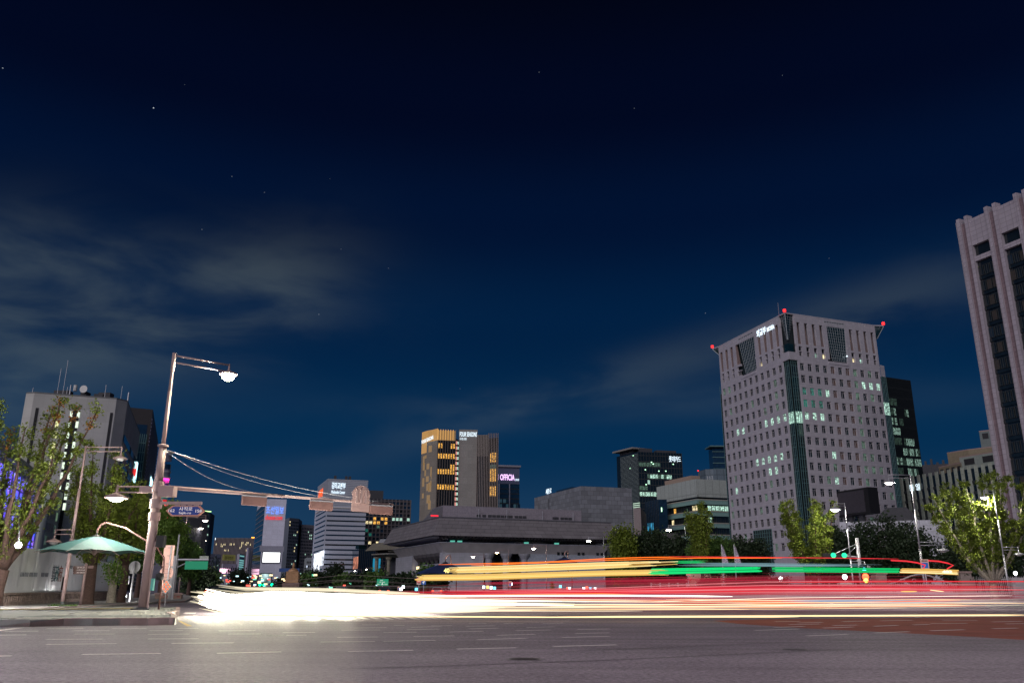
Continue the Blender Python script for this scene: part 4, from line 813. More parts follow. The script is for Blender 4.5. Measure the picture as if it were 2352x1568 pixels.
f2 = Face(a+Vector((.62, .78, 0))*18, a, 0, zt)
mb = MB(); f2.box(mb, 0, f2.W, 0, zt, -.5, 0); t.part('side_wall', mb, M_GOVT)
for k in range(3): mb = MB(); f2.box(mb, f2.W-1.2-k*5, f2.W-.2-k*5, 0, zt+.6, 0, .7); t.part('stone_rib', mb, M_GOVT)

# ---- finned building behind it with rooftop blocks
t = tower('finned_building', 'long office block with tall pale vertical fins and dark glass between', [(2058, 1100), (2290, 1058)], 41, M_DARKG); f = t.F[0]; n = 16
for k in range(n+1): mb = MB(); u = f.W*k/n; f.box(mb, u, u+f.W/n*.42, 0, 41+1, 0, .35); t.part('stone_fin', mb, mat('pale_green_stone', (.48, .52, .45), .8, joint=(9, 2.2, .6, .08)))
g = MB(); [f.box(g, 0, f.W, 3.6*k, 3.6*k+.9, 0, .25) for k in range(11)]; t.part('spandrel', g, M_DFRAME)
lettering(t, '통 일', f.p(f.uat(2092, 1098), 36.5, .6), f.u, (0, 0, 1), f.uat(2116, 1098)-f.uat(2092, 1098), 2.4, M_SIGNW, bold=.0)
for pts, z, lab, mm in ((((2158, 1067), (2200, 1058), (2210, 1056)), 57, 'low ochre rooftop storey with dark openings above the fins', 'ochre'), (((2177, 1034), (2225, 1026), (2290, 1018)), 68, 'ochre open roof frame on top of the finned building', 'ochre'), (((2205, 1044), (2290, 1030)), 61, 'pale rooftop block with two dark square openings', 'pale'), (((2250, 984), (2300, 978)), 78, 'highest stepped roof block beside the ribbed tower', 'grey')):
    P = [hz(x, y, z) for x, y in pts]; q = Thing('rooftop_block', lab, 'building', (P[0].x, P[0].y, 30), 'roof blocks beside the ribbed tower')
    q.part('wall', MB().prism(P+[p+Vector((p.x, p.y, 0)).normalized()*12 for p in P[::-1]], z-18, z), mat('wall_'+mm, {'ochre': (.27, .22, .15), 'pale': (.30, .34, .31), 'grey': (.17, .2, .2)}[mm], .8, joint=(3, 2, .8, .05)))
    ff = Face(P[0], P[-1], z-12, z); nw = 4 if mm == 'ochre' else 2
    for k in range(nw): mb = MB(); ff.box(mb, ff.W*(k+.25)/nw, ff.W*(k+.8)/nw, 8.2, 11, 0, .12); q.part('opening', mb, M_DARK)
    q.part('coping', MB().prism(P+[p+Vector((p.x, p.y, 0)).normalized()*2 for p in P[::-1]], z, z+.5), M_KERB)
t = tower('low_dark_building', 'dark low roofline between the glass tower and the finned building', [(2105, 1062), (2180, 1057)], 62, M_DROOF); f = t.F[0]
for k in range(5): mb = MB(); f.box(mb, f.W*(.1+.18*k), f.W*(.17+.18*k), 62, 63+(k*7 % 3)*.9, -2, 0); t.part('roof_unit', mb, M_DROOF)

# ---- black video board, white long building
a, b = hz(1914, 1125, 30), hz(1995, 1112, 30)
t = Thing('video_board', 'big switched off black video board standing before the pale tower', 'screen', (a.x, a.y, 0)); f = Face(a, b, 0, 30); lo = zat(a, 1182)
mb = MB(); f.box(mb, 0, f.W, lo, 30, -3.5, 0); t.part('housing', mb, M_BLACK); mb = MB(); f.box(mb, .6, f.W-1.8, lo+.6, 29.4, 0, .08); t.part('screen', mb, mat('dead_screen', (.05, .045, .055), .5)); mb = MB(); f.box(mb, f.W*.3, f.W*.4, 0, lo, -2, -1); f.box(mb, f.W*.6, f.W*.7, 0, lo, -2, -1); t.part('support', mb, M_DROOF)
t = tower('long_white_building', 'low white panelled building showing between the dark trees', [(1930, 1193), (2166, 1186)], 19, mat('white_panels', (.50, .50, .56), .5, joint=(4, 1.6, .7, .08))); f = t.F[0]; t.part('curved_roof', MB().prism([f.p(f.W*.35, 0), f.p(f.W*.8, 0), f.p(f.W*.8, 0, -12), f.p(f.W*.35, 0, -12)], 19, 22.5, top=[f.p(f.W*.48, 0), f.p(f.W*.68, 0), f.p(f.W*.68, 0, -9), f.p(f.W*.48, 0, -9)]), M_DROOF)
g = MB(); f.box(g, f.W*.36, f.W*.46, 6, 17, 0, 2.5); t.part('porch_block', g, M_MOFA)

# ---- terraced building with pale green bands
t = tower('terraced_building', 'office block with rounded pale green bands and dark ribbon windows', [(1514, 1116), (1602, 1097), (1672, 1100)], 52, M_DARKG); M_GB = mat('pale_green_band', (.24, .40, .38), .6); M_GW = mat('pale_band_top', (.42, .46, .44), .7, joint=(4, 9, .6, .15))
zt = 52
for fi, f in enumerate(t.F):
    mb = MB(); f.box(mb, 0, f.W+(1 if fi == 0 else 0), 43.5, 52, 0, 1.0); t.part('top_band', mb, M_GW)
    for k, z in enumerate((40.5, 35, 29.5, 24, 18.5, 13, 7.5)):
        ex = 0 if k < 3 else 7*(fi == 0); mb = MB(); f.box(mb, -ex, f.W+(1.2 if fi == 0 else 0), z-.9+.5, z+1.6, 0, 1.2); t.part('band', mb, M_GB); mb = MB(); f.box(mb, -ex, f.W+1.2*(fi == 0), z+1.6, z+2.0, 0, 1.35); t.part('band_rail', mb, mat('band_rail', (.45, .42, .36), .6)); mb = MB(); f.box(mb, -ex, f.W, z-3.4, z-.4, -.5, .1); t.part('ribbon_window', mb, M_DARKG)
    wm = window_mesh(2.2, 2.4, 'X').mesh('window', [M_DFRAME, M_DARKG])
    for k, z in enumerate((38.4, 32.9, 27.4, 21.9)):
        for i in range(int(f.W/2.4)):
            litp = (fi == 1 and k == 0 and i > 1) or (k == 1 and R.random() < .12) or (fi == 1 and k == 3 and i in (5, 6, 7)) or (fi == 0 and k == 0 and i*2.4 > f.W*.82) or (fi == 0 and k == 0 and False)
            o = t.part('window', wm, None, M=f.M(1.2+i*2.4, z, .12)); link_mat(o, 1, M_LITY if litp and R.random() < .9 and fi == 0 else M_LITC if litp else M_LITW if (fi == 0 and k == 0 and i < 9 and R.random() < .15) else M_DARKG)
P = t.P; f = t.F[0]; mb = MB(); f.box(mb, f.W*.05, f.W*.75, 52, 55, -8, -3); t.part('roof_box', mb, mat('warm_roof_box', (.40, .30, .24), .7))
mb = MB(); f.box(mb, -7, 0, 0, 24, -6, 0); t.part('lower_wing', mb, M_DARKG)

# ---- card company tower
t = tower('dark_glass_tower', 'dark glass tower with white sign letters, slim side louvres and a flat roof canopy', [(1418, 1047), (1467, 1035), (1567, 1038)], 95, M_DARKG); f0, f1 = t.F
g = MB(); [f0.box(g, f0.W*.2, f0.W, 60+k*.9, 60.25+k*.9, 0, .6) for k in range(38)]; t.part('louvre', g, mat('louvre_metal', (.30, .36, .36), .4))
g = MB(); [f0.box(g, f0.W*.72, f0.W, 10+k*1.35, 10.5+k*1.35, 0, .7) for k in range(37)]; t.part('lit_louvre', g, emit('lit_louvre', (.75, 1, .8), .7))
g = MB(); f0.box(g, -1, f0.W*.9, 97.5, 98.6, -12, 3); t.part('roof_canopy', g, mat('canopy_pale', (.30, .28, .26), .6)); g = MB(); f0.box(g, f0.W*.1, f0.W*.7, 95, 97.5, -8, -1); f1.box(g, 2, f1.W*.35, 95, 98, -8, -2); f1.box(g, f1.W*.45, f1.W*.9, 95, 97, -8, -2); t.part('roof_plant', g, M_DROOF)
g = MB(); [f1.box(g, f1.W*k/16-.1, f1.W*k/16+.1, 0, 95, 0, .25) for k in range(17)]; [f1.box(g, .11, f1.W-.11, k*4.2-.25, k*4.2+.25, 0, .2) for k in range(23)]; t.part('mullion', g, M_DFRAME)
for x, y in ((1502, 1063), (1457, 1044), (1498, 1059), (1548, 1063), (1484, 1076), (1515, 1079), (1531, 1079), (1486, 1110), (1450, 1073)):
    ff = f1 if x > 1468 else f0; u = ff.uat(x, y); t.part('ceiling_light', MB().box((-.4, -.3, 0), (.4, .3, .1)), emit('green_spark', (.5, 1, .6), 3), M=ff.M(u, zat(ff.p(u, 0), y), .3))
wm = window_mesh(f1.W/16*.9, 3.0, 'X').mesh('window', [M_DFRAME, M_DARKG])
for y, i0, i1, m_ in ((1087, 3, 12, M_LITD), (1098, 3, 12, M_LITC), (1061, 0, 8, M_LITD), (1127, 1, 16, M_LITY), (1131, 0, 10, M_LITY), (1138, 0, 9, M_LITC), (1120, 0, 3, M_LITD)):
    for i in range(i0, i1): u = f1.W*(i+.5)/16; z = round(zat(f1.p(u, 0), y)/4.2-.5)*4.2+2.1; link_mat(t.part('window', wm, None, M=f1.M(u, z, .02)), 1, m_ if R.random() < .8 else M_LITD)
lettering(t, '롯데카드', f1.p(f1.W*.70, 88.5, .6), f1.u, (0, 0, 1), f1.W*.27, 4.2, M_SIGNW, bold=.008)
t = tower('blue_glass_block', 'low dark blue glass block between the louvred tower and the terraced block', [(1484, 1150), (1514, 1144), (1534, 1144)], 44, M_BLUEG); f = t.F[0]; mb = MB(); f.box(mb, f.W*.1, f.W*.6, 26, 33, 0, .1); t.part('lit_bay', mb, emit('blue_lit', (.05, .35, .6), .7, noise=.5)); mb = MB(); t.F[1].box(mb, t.F[1].W*.3, t.F[1].W*.4, 38, 40, 0, .1); t.part('lit_bay', mb, emit('green_spark', (.5, 1, .6), 3))
g = MB(); [f.box(g, f.W*k/8-.1, f.W*k/8+.1, 0, 44, .1, .3) for k in range(9)]; t.part('mullion', g, M_DFRAME)
t = tower('small_warm_block', 'small pinkish block with two lit slots beside the stone wall', [(1457, 1165), (1474, 1163), (1487, 1178)], 36, mat('pinkish_block', (.30, .25, .25), .8)); f = t.F[0]
for k in (.35, .8): g = MB(); f.box(g, f.W*k, f.W*k+.9, 10, 16, 0, .1); t.part('window', g, M_LITY)
t = tower('stepped_grey_tower', 'dark blue stepped tower with roof frame and red lamp far between the office blocks', [(1605, 1079), (1622, 1074), (1640, 1073), (1672, 1073)], 100, mat('greyblue_wall', (.13, .17, .21), .6, joint=(6, 5, .5, .3))); f = t.F[2]; mb = MB(); f.box(mb, 1, f.W, 100, 118, -15, -2); t.part('upper_block', mb, M_BLUEG); g = MB(); [f.box(g, .5, f.W, 100+k*5, 100.6+k*5, -2, -1.5) for k in range(5)]; f.box(g, -2, f.W, 119, 120, -16, 2); t.part('roof_frame', g, M_TFRAME)
t.part('beacon', MB().lathe([(.05, 0), (.6, .2), (.6, .8), (.05, 1.1)], t.F[0].p(.5, 100), 6), M_BEACON)
for k in range(3): g = MB(); ff = t.F[1]; ff.box(g, ff.W*(.15+.3*k), ff.W*(.3+.3*k), 84, 94, 0, .2); t.part('window', g, M_BLUEG)

# ---- big stone block behind the theatre
t = tower('stone_block', 'huge windowless block of rough grey stone behind the theatre roof', [(1230, 1142.6), (1336.5, 1114.6), (1453, 1118.7)], 46, M_STONE, back=40)
f = t.F[0]; lettering(t, '세종로', f.p(f.W*.28, 45.6, .2)+up*.6, f.u, (0, 0, 1), 7.0, 2.6, M_SIGNW, bold=.0); t.part('roof_mast', MB().tube([f.p(f.W*.42, 30, 2), f.p(f.W*.42, 43, 2)], .2, 5), M_DROOF)
g = MB(); f.box(g, f.W*.18, f.W*.5, 46, 49, -12, -8); t.part('roof_plant', g, M_BLUEG)
t2 = tower('lower_stone_wing', 'lower grey wing and mesh screen right of the big stone block', [(1432, 1226), (1530, 1220), (1560, 1222)], 22, mat('stone_wing', (.24, .22, .23), .8), back=20)

# ---- theatre
C = hz(1012.6, 1188.9, 28); Rr = hz(1406, 1199, 28); Lf = hz(903.8, 1216.5, 28)
th = Thing('theatre', 'wide theatre with deep dark tiled eaves, stone columns and a blank side wall', 'theatre', (C.x, C.y, 0))
e1 = (Rr-C); e1.z = 0; LR = e1.length; e1.normalize(); e2 = (Lf-C); e2.z = 0; LL = e2.length; e2.normalize()
def loop(o, a0=0.0, a1=0.0, b1=0.0): # plan loop offset o outwards
    return [C+e2*(LL+o+b1)-e1*(o), C-e1*o-e2*o, C+e1*(LR+o+a1)-e2*o, C+e1*(LR+o+a1)+e2*(LL+o+b1)]
def q(pts): return [Vector((p.x, p.y, 0)) for p in pts]
zf = zat(C, 1224)-1.2; 
th.part('eaves_fascia', MB().prism(q(loop(3.5)), zf, 28, top=q(loop(0))), M_SEJ)
th.part('roof_edge', MB().prism(q(loop(.25)), 28, 28.4), mat('dark_coping', (.12, .12, .14), .7))
zr0 = zf-2.6
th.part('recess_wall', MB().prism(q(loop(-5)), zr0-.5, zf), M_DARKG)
for side, n_, Ls in ((0, 52, LR), (1, 26, LL)):
    base = C-e1*1.5-e2*1.5; dd, oo = (e1, -e2) if side == 0 else (e2, -e1)
    for k in range(n_):
        p = C+dd*(Ls*(k+.5)/n_); a = p+oo*2.2; b = p-oo*4; w = dd*.38
        mb = MB().hexa([tuple((b-w).xy)+(zf-1.3,), tuple((b+w).xy)+(zf-1.3,), tuple((a+w).xy)+(zf-.55,), tuple((a-w).xy)+(zf-.55,), tuple((b-w).xy)+(zf,), tuple((b+w).xy)+(zf,), tuple((a+w).xy)+(zf,), tuple((a-w).xy)+(zf,)]); th.part('eaves_bracket', mb, M_SEJL if side else M_SEJ)
z2t, z2b = zr0, zr0-3.6
th.part('lower_slab', MB().prism(q(loop(-3.0)), z2b, z2t, top=q(loop(-.6))), mat('theatre_slab', (.50, .47, .48), .75, var=.12, vscale=.3)); th.part('slab_edge', MB().prism(q(loop(-.4)), z2t, z2t+.35), M_SEJL)
zw = z2b
fF = Face(C+e1*3.4+e2*3.4, C+e1*(LR-2)+e2*3.4, 0, zw); fLf = Face(C+e1*3.4+e2*(LL-2), C+e1*3.4+e2*3.4, 0, zw)
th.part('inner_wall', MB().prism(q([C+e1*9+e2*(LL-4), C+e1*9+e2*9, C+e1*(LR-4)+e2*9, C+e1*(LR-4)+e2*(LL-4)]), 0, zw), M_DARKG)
u_ = lambda x: fF.uat(x, 1290)
mb = MB(); fF.box(mb, 0, u_(1112), 0, zw-.01, -6, 1); th.part('front_wall', mb, M_SEJL); mb = MB(); fF.box(mb, u_(1208), fF.W, 0, zw-.01, -6, 1); th.part('side_wall', mb, mat('theatre_blue_wall', (.42, .46, .54), .8, joint=(3, 1.2, .8, .04)))
for x in (1125.5, 1166, 1208):
    c = fF.p(u_(x), 0, 0); mb = MB(); mb.lathe([(1.4, 0), (1.4, zw-2.2), (1.7, zw-1.8), (2.4, zw-.6), (2.5, zw-.01)], (c.x, c.y, 0), 12); th.part('column', mb, M_SEJL)
for x0, x1 in ((1112, 1122), (1131, 1162), (1171, 1200)):
    ua, ub = u_(x0), u_(x1); n_ = max(2, int((ub-ua)/1.2)); g = MB(); zz = zw-3.5; hh_ = zz-2
    for k in range(-n_, n_*2):
        for sgn in (1, -1):
            a = ua+k*1.2; pts = [(a+(v if sgn > 0 else -v), 2+v) for v in np.linspace(0, hh_, 18)]; pts = [p_ for p_ in pts if ua <= p_[0] <= ub]
            if len(pts) > 1: g.tube([fF.p(pts[0][0], pts[0][1], -1.0), fF.p(pts[-1][0], pts[-1][1], -1.0)], .07, 3, cap=False)
    th.part('lattice_screen', g, mat('bronze_lattice', (.14, .12, .12), .5))
for x, n_ in ((1290-6, 3), (1340-9, 2), (1374, 3), (1413, 3)):
    for k in range(n_):
        u = u_(x)+k*2.0; th.part('window', window_mesh(1.1, 2.6, '').mesh('window', [M_DFRAME, M_DARKG]), None, M=fF.M(u, zat(fF.p(u, 0), 1266.5), 1.03))
# left face: corner pier, flag banners, brackets
v_ = lambda x: fLf.uat(x, 1290)
mb = MB(); fLf.box(mb, -1, v_(957), 0, zw-.01, -5, 1.2); th.part('corner_pier', mb, M_SEJL); mb = MB(); fLf.box(mb, v_(1019.5), fLf.W+1, 0, zw-.01, -5, 1.2); th.part('corner_pier', mb, M_SEJL)
mb = MB(); fLf.box(mb, v_(958), v_(1018), 0, zw-4, -4, -2.5); th.part('lobby_wall', mb, mat('lobby_blue', (.10, .13, .22), .5))
w0, w1 = v_(958), v_(1018)
for k in range(7): mb = MB(); uu = w0+(w1-w0)*(k+.15)/7; fLf.box(mb, uu, uu+(w1-w0)/7*.62, 0, zw-6.4, -2.4, -1.6); th.part('banner', mb, mat('pale_banner', (.34, .38, .48), .7, var=.2, vscale=.3) if k % 2 else mat('grey_banner', (.26, .25, .26), .7))
mb = MB(); fLf.box(mb, w0, w1, zw-6.3, zw-4, -2.6, -.6); th.part('lobby_lintel', mb, mat('lintel', (.42, .42, .48), .6)); mb = MB(); fLf.box(mb, w0+.5, w0+4.2, zw-5.9, zw-4.6, -.5, -.35); th.part('lit_sign', mb, emit('warm_sign', (1, .75, .4), 2.2))
for k in range(6): c = fLf.p(w0+(w1-w0)*(k+.5)/6, 0, -1); th.part('bracket', MB().lathe([(.4, zw-4), (1.0, zw-2.8), (2.6, zw-1.2), (2.9, zw-.02)], (c.x, c.y, 0), 10), M_SEJ)
# roof block
a, b, c2, d2 = hz(991, 1192.6, 28), hz(1027.6, 1168.8, 33.5), hz(1361, 1177.6, 33.5), hz(1361, 1196, 28)
off = (C-b); off.z = 0; P0 = C+e1*4+e2*8; Pn = C+e1*(LR*.87)+e2*8
th.part('roof_block', MB().prism([P0-e2*0, Pn, Pn+e2*14, P0+e2*14], 28.4, 33.6), mat('pale_roof_wall', (.30, .27, .31), .8, joint=(6, 2.5, .8, .06)))
th.part('roof_ramp', MB().prism([P0+e2*1, P0+e2*14, P0+e2*34], 28.4, 33.4, top=[P0+e2*1, P0+e2*14, P0+e2*15]), mat('pale_roof_wall2', (.34, .33, .37), .8)); fr = Face(P0, Pn, 28.4, 33.6)
for k in (.23, .27, .31, .34, .37, .40, .43, .46, .50, .53, .56, .78, .80, .84, .87, .90): mb = MB(); fr.box(mb, fr.W*k, fr.W*k+1.6, 1.0, 2.0, 0, .15); th.part('roof_vent', mb, M_DROOF)
for k in (.24, .44, .70, .93): th.part('vent_pipe', MB().tube([fr.p(fr.W*k, 0, 1), fr.p(fr.W*k, 4.2, 1)], .15, 6), M_GALV)
th.part('red_roof_light', MB().box((-1.6, -.3, 0), (1.6, .3, .2)), emit('dim_red_lamp', (.8, .02, .04), 1.5), M=fr.M(-4, .8, 1))
for k in (.08, .12, .5, .68): uu = fF.W*k; p_ = C+e1*(LR*k)-e2*(-4.6); th.part('recess_light', MB().box((p_.x, p_.y, zr0+.6), (p_.x+1.9, p_.y+.2, zr0+1.2)), emit('teal_strip', (.2, .9, .7), .55))

# ---- pavilion left of it
Yp = 470; a = hy(860, 1251, Yp+15); b = hy(898, 1246.5, Yp); c = hy(965, 1247, Yp+4); zt = b.z
pv = Thing('pavilion', 'small stone pavilion with the same tiled eaves left of the theatre', 'building', (b.x, b.y, 0)); a.z = c.z = zt
def lp(o): 
    u1 = (c-b).normalized(); u2 = (a-b).normalized(); return [Vector(((a+u2*o-u1*o).x, (a+u2*o-u1*o).y, 0)), Vector(((b-u1*o-u2*o).x, (b-u1*o-u2*o).y, 0)), Vector(((c+u1*o-u2*o).x, (c+u1*o-u2*o).y, 0)), Vector(((a+c-b+u1*o).x, (a+c-b).y+o, 0))]
zz = [zat(b, y) for y in (1246.5, 1264, 1271, 1274, 1281)]
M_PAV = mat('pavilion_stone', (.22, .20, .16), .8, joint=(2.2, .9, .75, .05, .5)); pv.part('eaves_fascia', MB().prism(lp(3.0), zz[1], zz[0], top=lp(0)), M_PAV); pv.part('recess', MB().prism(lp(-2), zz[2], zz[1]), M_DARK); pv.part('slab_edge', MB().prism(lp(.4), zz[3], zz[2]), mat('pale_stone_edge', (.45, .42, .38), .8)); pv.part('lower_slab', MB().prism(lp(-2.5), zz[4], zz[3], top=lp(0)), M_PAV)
for k in range(16): p = b.lerp(c, k/15); pv.part('eaves_bracket', MB().box((p.x-.4, p.y-1.8, zz[1]-1.1), (p.x+.4, p.y+1, zz[1])), M_PAV)
for x in (868, 896, 936): p = hy(x, 1300, Yp+3); pv.part('column', MB().lathe([(.95, 0), (.95, zz[4]-2), (1.1, zz[4]-1.6), (1.8, zz[4]-.4), (1.8, zz[4])], (p.x, p.y, 0), 12), mat('pavilion_column', (.36, .32, .24), .8))
pv.part('inner_wall', MB().prism(lp(-7), 0, zz[4]), mat('pavilion_wall', (.12, .12, .14), .7)); p = hy(872, 1240, Yp+8); pv.part('roof_house', MB().prism([(p.x, p.y), (p.x+11, p.y), (p.x+11, p.y+8), (p.x, p.y+8)], zt, zt+2.1, top=[(p.x+1.2, p.y), (p.x+11, p.y), (p.x+11, p.y+8), (p.x+1.2, p.y+8)]), mat('pale_roof_house', (.40, .42, .46), .7))
for x in (862, 875): p = hy(x, 1297, Yp-6); pv.part('banner', MB().box((p.x-.5, p.y, p.z-4), (p.x+.5, p.y+.3, p.z+3)), emit('cyan_banner', (.0, .45, .75), .5))

# ---- hotel
t = Thing('hotel_tower', 'tall hotel tower with glowing amber rooms, curved stone side and white roof sign', 'hotel', (0, 0, 0)); zt = 115
pts = [hz(x, y, zt) for x, y in ((971, 996.5), (983, 992.5), (996, 990), (1008, 987.0))]; c1 = hz(1048, 988.5, zt); t.loc = Vector((pts[0].x, pts[0].y, 0)); t.o.location = t.loc
s0 = hz(1056, 990.5, zt); s1 = hz(1098, 991, zt); d0 = hz(1098, 999.5, zt-4); d1 = hz(1146, 998, zt-4); aw = Vector((0, 30, 0))
M_HS = mat('hotel_stone', (.26, .23, .20), .8, joint=(7, 4, .8, .12, .5, .08)); t.part('core_wall', MB().prism([pts[0]+aw*.2, pts[-1]+Vector((.5, 1, 0)), c1+Vector((0, 1, 0)), s0+Vector((0, 8, 0)), s1, d1+Vector((0, 1, 0)), d1+aw, pts[0]+aw], 0, zt-6), M_DARKG)
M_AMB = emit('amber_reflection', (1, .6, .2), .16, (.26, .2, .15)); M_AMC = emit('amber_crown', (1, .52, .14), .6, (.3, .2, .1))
for i in range(3):
    f = Face(pts[i], pts[i+1], 0, zt); mb = MB(); f.box(mb, 0, f.W, 0, zt-8, -1, 0); t.part('curved_wall', mb, M_HS); mb = MB(); f.box(mb, 0, f.W, zt-8, zt+.6, -1, 0); t.part('crown_wall', mb, mat('crown_bronze', (.10, .08, .06), .5))
    for k in range(5): mb = MB(); uu = f.W*(k+.2)/5; f.box(mb, uu, uu+f.W*.1, zt-8 if i else zt-16, zt+.8, 0, .12); t.part('lit_fin', mb, M_AMC)
f = Face(pts[-1], c1, 0, zt); ncol = 7; fw = f.W/ncol
for k in range(ncol+1): mb = MB(); f.box(mb, k*fw-.3, k*fw+.3, 0, zt-8, 0, 1.0); t.part('bronze_fin', mb, mat('bronze_fin', (.12, .10, .09), .5)); mb = MB(); f.box(mb, k*fw-.22, k*fw+.22, zt-7.9, zt, 0, .9); t.part('lit_fin', mb, M_AMC if k < ncol else M_HS)
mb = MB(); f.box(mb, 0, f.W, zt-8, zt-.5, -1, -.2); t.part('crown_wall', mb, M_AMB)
wm = window_mesh(fw*.62, 3.7, 'X').mesh('window', [mat('bronze_frame', (.08, .06, .04), .4), M_LITW]); rs = random.Random(2)
for y, cols in ((1024, (0, 1, 5, 6)), (1047.5, (0, 1, 2, 3, 4, 5, 6)), (1072, (5, 6)), (1083, (0, 1, 2, 3, 4, 5, 6)), (1118.5, (0, 1, 2, 3, 4, 5, 6))):
    for c_ in cols: t.part('window', wm, None, M=f.M((c_+.5)*fw, zat(f.A, y), .1))
for x, y in ((980, 1050), (990, 1030), (985, 1070), (993, 1085), (984, 1100), (992, 1110), (984, 1120), (994, 1095), (979, 1085), (990, 1120), (986, 1150), (990, 1160), (975, 1060), (975, 1075), (975, 1110), (974, 1140)):   # glowing patches painted as reflections of the neighbour's amber windows
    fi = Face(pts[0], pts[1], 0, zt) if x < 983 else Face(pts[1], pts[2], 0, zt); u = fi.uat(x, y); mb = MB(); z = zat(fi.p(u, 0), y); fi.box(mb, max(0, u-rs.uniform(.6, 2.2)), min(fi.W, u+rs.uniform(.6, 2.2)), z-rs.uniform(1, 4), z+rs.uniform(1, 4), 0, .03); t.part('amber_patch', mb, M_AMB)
f = Face(c1, s0, 0, zt); g = MB()
for k in range(15):
    z = zat(f.A, 1017+k*11.7); mb = MB(); f.box(mb, f.W*.15, f.W*.5, z-1.3, z+1.2, 0, .3); t.part('stair_window', mb, emit('pinkish_lit', (1, .4, .35), .7)); mb = MB(); f.box(mb, f.W*.5, f.W*.9, z-.9, z+1.2, 0, .31); t.part('stair_window', mb, M_LITC)
f = Face(s0, s1, 0, zt); mb = MB(); f.box(mb, 0, f.W, 0, zt+1, -6, 1.5); t.part('stone_slab', mb, mat('hotel_slab_stone', (.30, .285, .27), .8, joint=(7, 5, .85, .1, .5, .08)))
lettering(t, 'FOUR SEASONS', f.p(f.W*.04, zt-4.3, 1.8), f.u, (0, 0, 1), f.W*.93, 3.4, M_SIGNW, bold=.0); lettering(t, '포시즌스호텔', f.p(f.W*.04, zt-7.0, 1.8), f.u, (0, 0, 1), f.W*.36, 1.7, M_SIGNW, bold=.0)
fq = Face(pts[0], pts[2], 0, zt); lettering(t, 'FOUR SEASONS', fq.p(fq.W*.15, zt-8.6, 1.4), (fq.u+Vector((0, 0, .16))).normalized(), (0, 0, 1), fq.W*1.2, 2.7, M_SIGNW, bold=.0)
f = Face(d0, d1, 0, zt-4); n_ = 13; mb = MB(); f.box(mb, 0, f.W*.56, zt-4-16, zt-4, -.3, .3); t.part('crown_wall', mb, M_HS)
for k in range(n_+1): mb = MB(); f.box(mb, k*f.W/n_-.25, k*f.W/n_+.25, 0, zt-4+(1 if k > 6 else 0), 0, 1.1); t.part('bronze_fin', mb, mat('bronze_fin2', (.22, .18, .17), .5))
for y in (1046, 1057, 1083, 1090.5, 1101, 1123, 1134, 1073):
    for k in (8, 9, 10, 11): link_mat(t.part('window', wm, None, M=f.M((k-.5+.75)*f.W/n_, zat(f.A, y), .1)), 1, M_LITW if y != 1073 else M_LITD)

# ---- blue glass tower with the lilac sign
t = tower('blue_glass_tower', 'blue glass tower with a purple glowing roof sign right of the hotel', [(1148, 1072), (1195, 1073)], 98, M_BLUEG); f = t.F[0]; mb = MB(); f.box(mb, -1, f.W+1, 98, 99.5, -10, 1.5); t.part('roof_canopy', mb, M_FARW); mb = MB(); f.box(mb, 0, f.W, 84, 98, 0, .3); t.part('sign_wall', mb, mat('sign_wall', (.12, .14, .24), .6))
lettering(t, 'OFFICIA', f.p(f.W*.06, 87, .6), f.u, (0, 0, 1), f.W*.70, 5, emit('lilac_sign', (.95, .6, 1.0), 1.6), bold=.02); lettering(t, '오피시아', f.p(f.W*.79, 86.6, .6), f.u, (0, 0, 1), f.W*.19, 2.0, M_SIGNW, bold=.01)
g = MB(); [f.box(g, 0, f.W, k*4.0-.3, k*4.0+.3, 0, .2) for k in range(21)]; t.part('spandrel', g, M_DFRAME); [t.part('light_fin', (lambda mb: (f.box(mb, f.W*q_-.35, f.W*q_+.35, 0, 84, 0, .6), mb)[1])(MB()), mat('pale_fin', (.40, .42, .55), .6)) for q_ in (.02, .52)]
wm2 = window_mesh(3.4, 3.2, 'X').mesh('window', [M_DFRAME, M_BLUEG])
for k in range(18):
    for i in range(8):
        if R.random() < .5: link_mat(t.part('window', wm2, None, M=f.M(f.W*(i+.5)/8, k*4+2, .03)), 1, emit('bluish_dim', (.2, .5, .7), .10) if R.random() < .35 else M_BLUEG)
g = MB(); f.box(g, f.W*.1, f.W*.9, 0, .5, 0, .5); 

# ---- towers around the left of the centre
def winrows(t, f, cols, rows, z0, z1, prob, mats, w=.6, h=.55, kind='X', seed=1, all_=False, frame=None, lits=()):
    rr = random.Random(seed); cw, ch = f.W/cols, (z1-z0)/rows; me = window_mesh(cw*w, ch*h, kind).mesh('window', [frame or M_DFRAME, M_DARKG])
    for j in range(rows):
        for i in range(cols):
            l = rr.random() < prob or (i, rows-1-j) in lits
            if l or all_:
                o = t.part('window', me, None, M=f.M((i+.5)*cw, z0+(j+.5)*ch, .04))
                if l: link_mat(o, 1, rr.choice(mats))
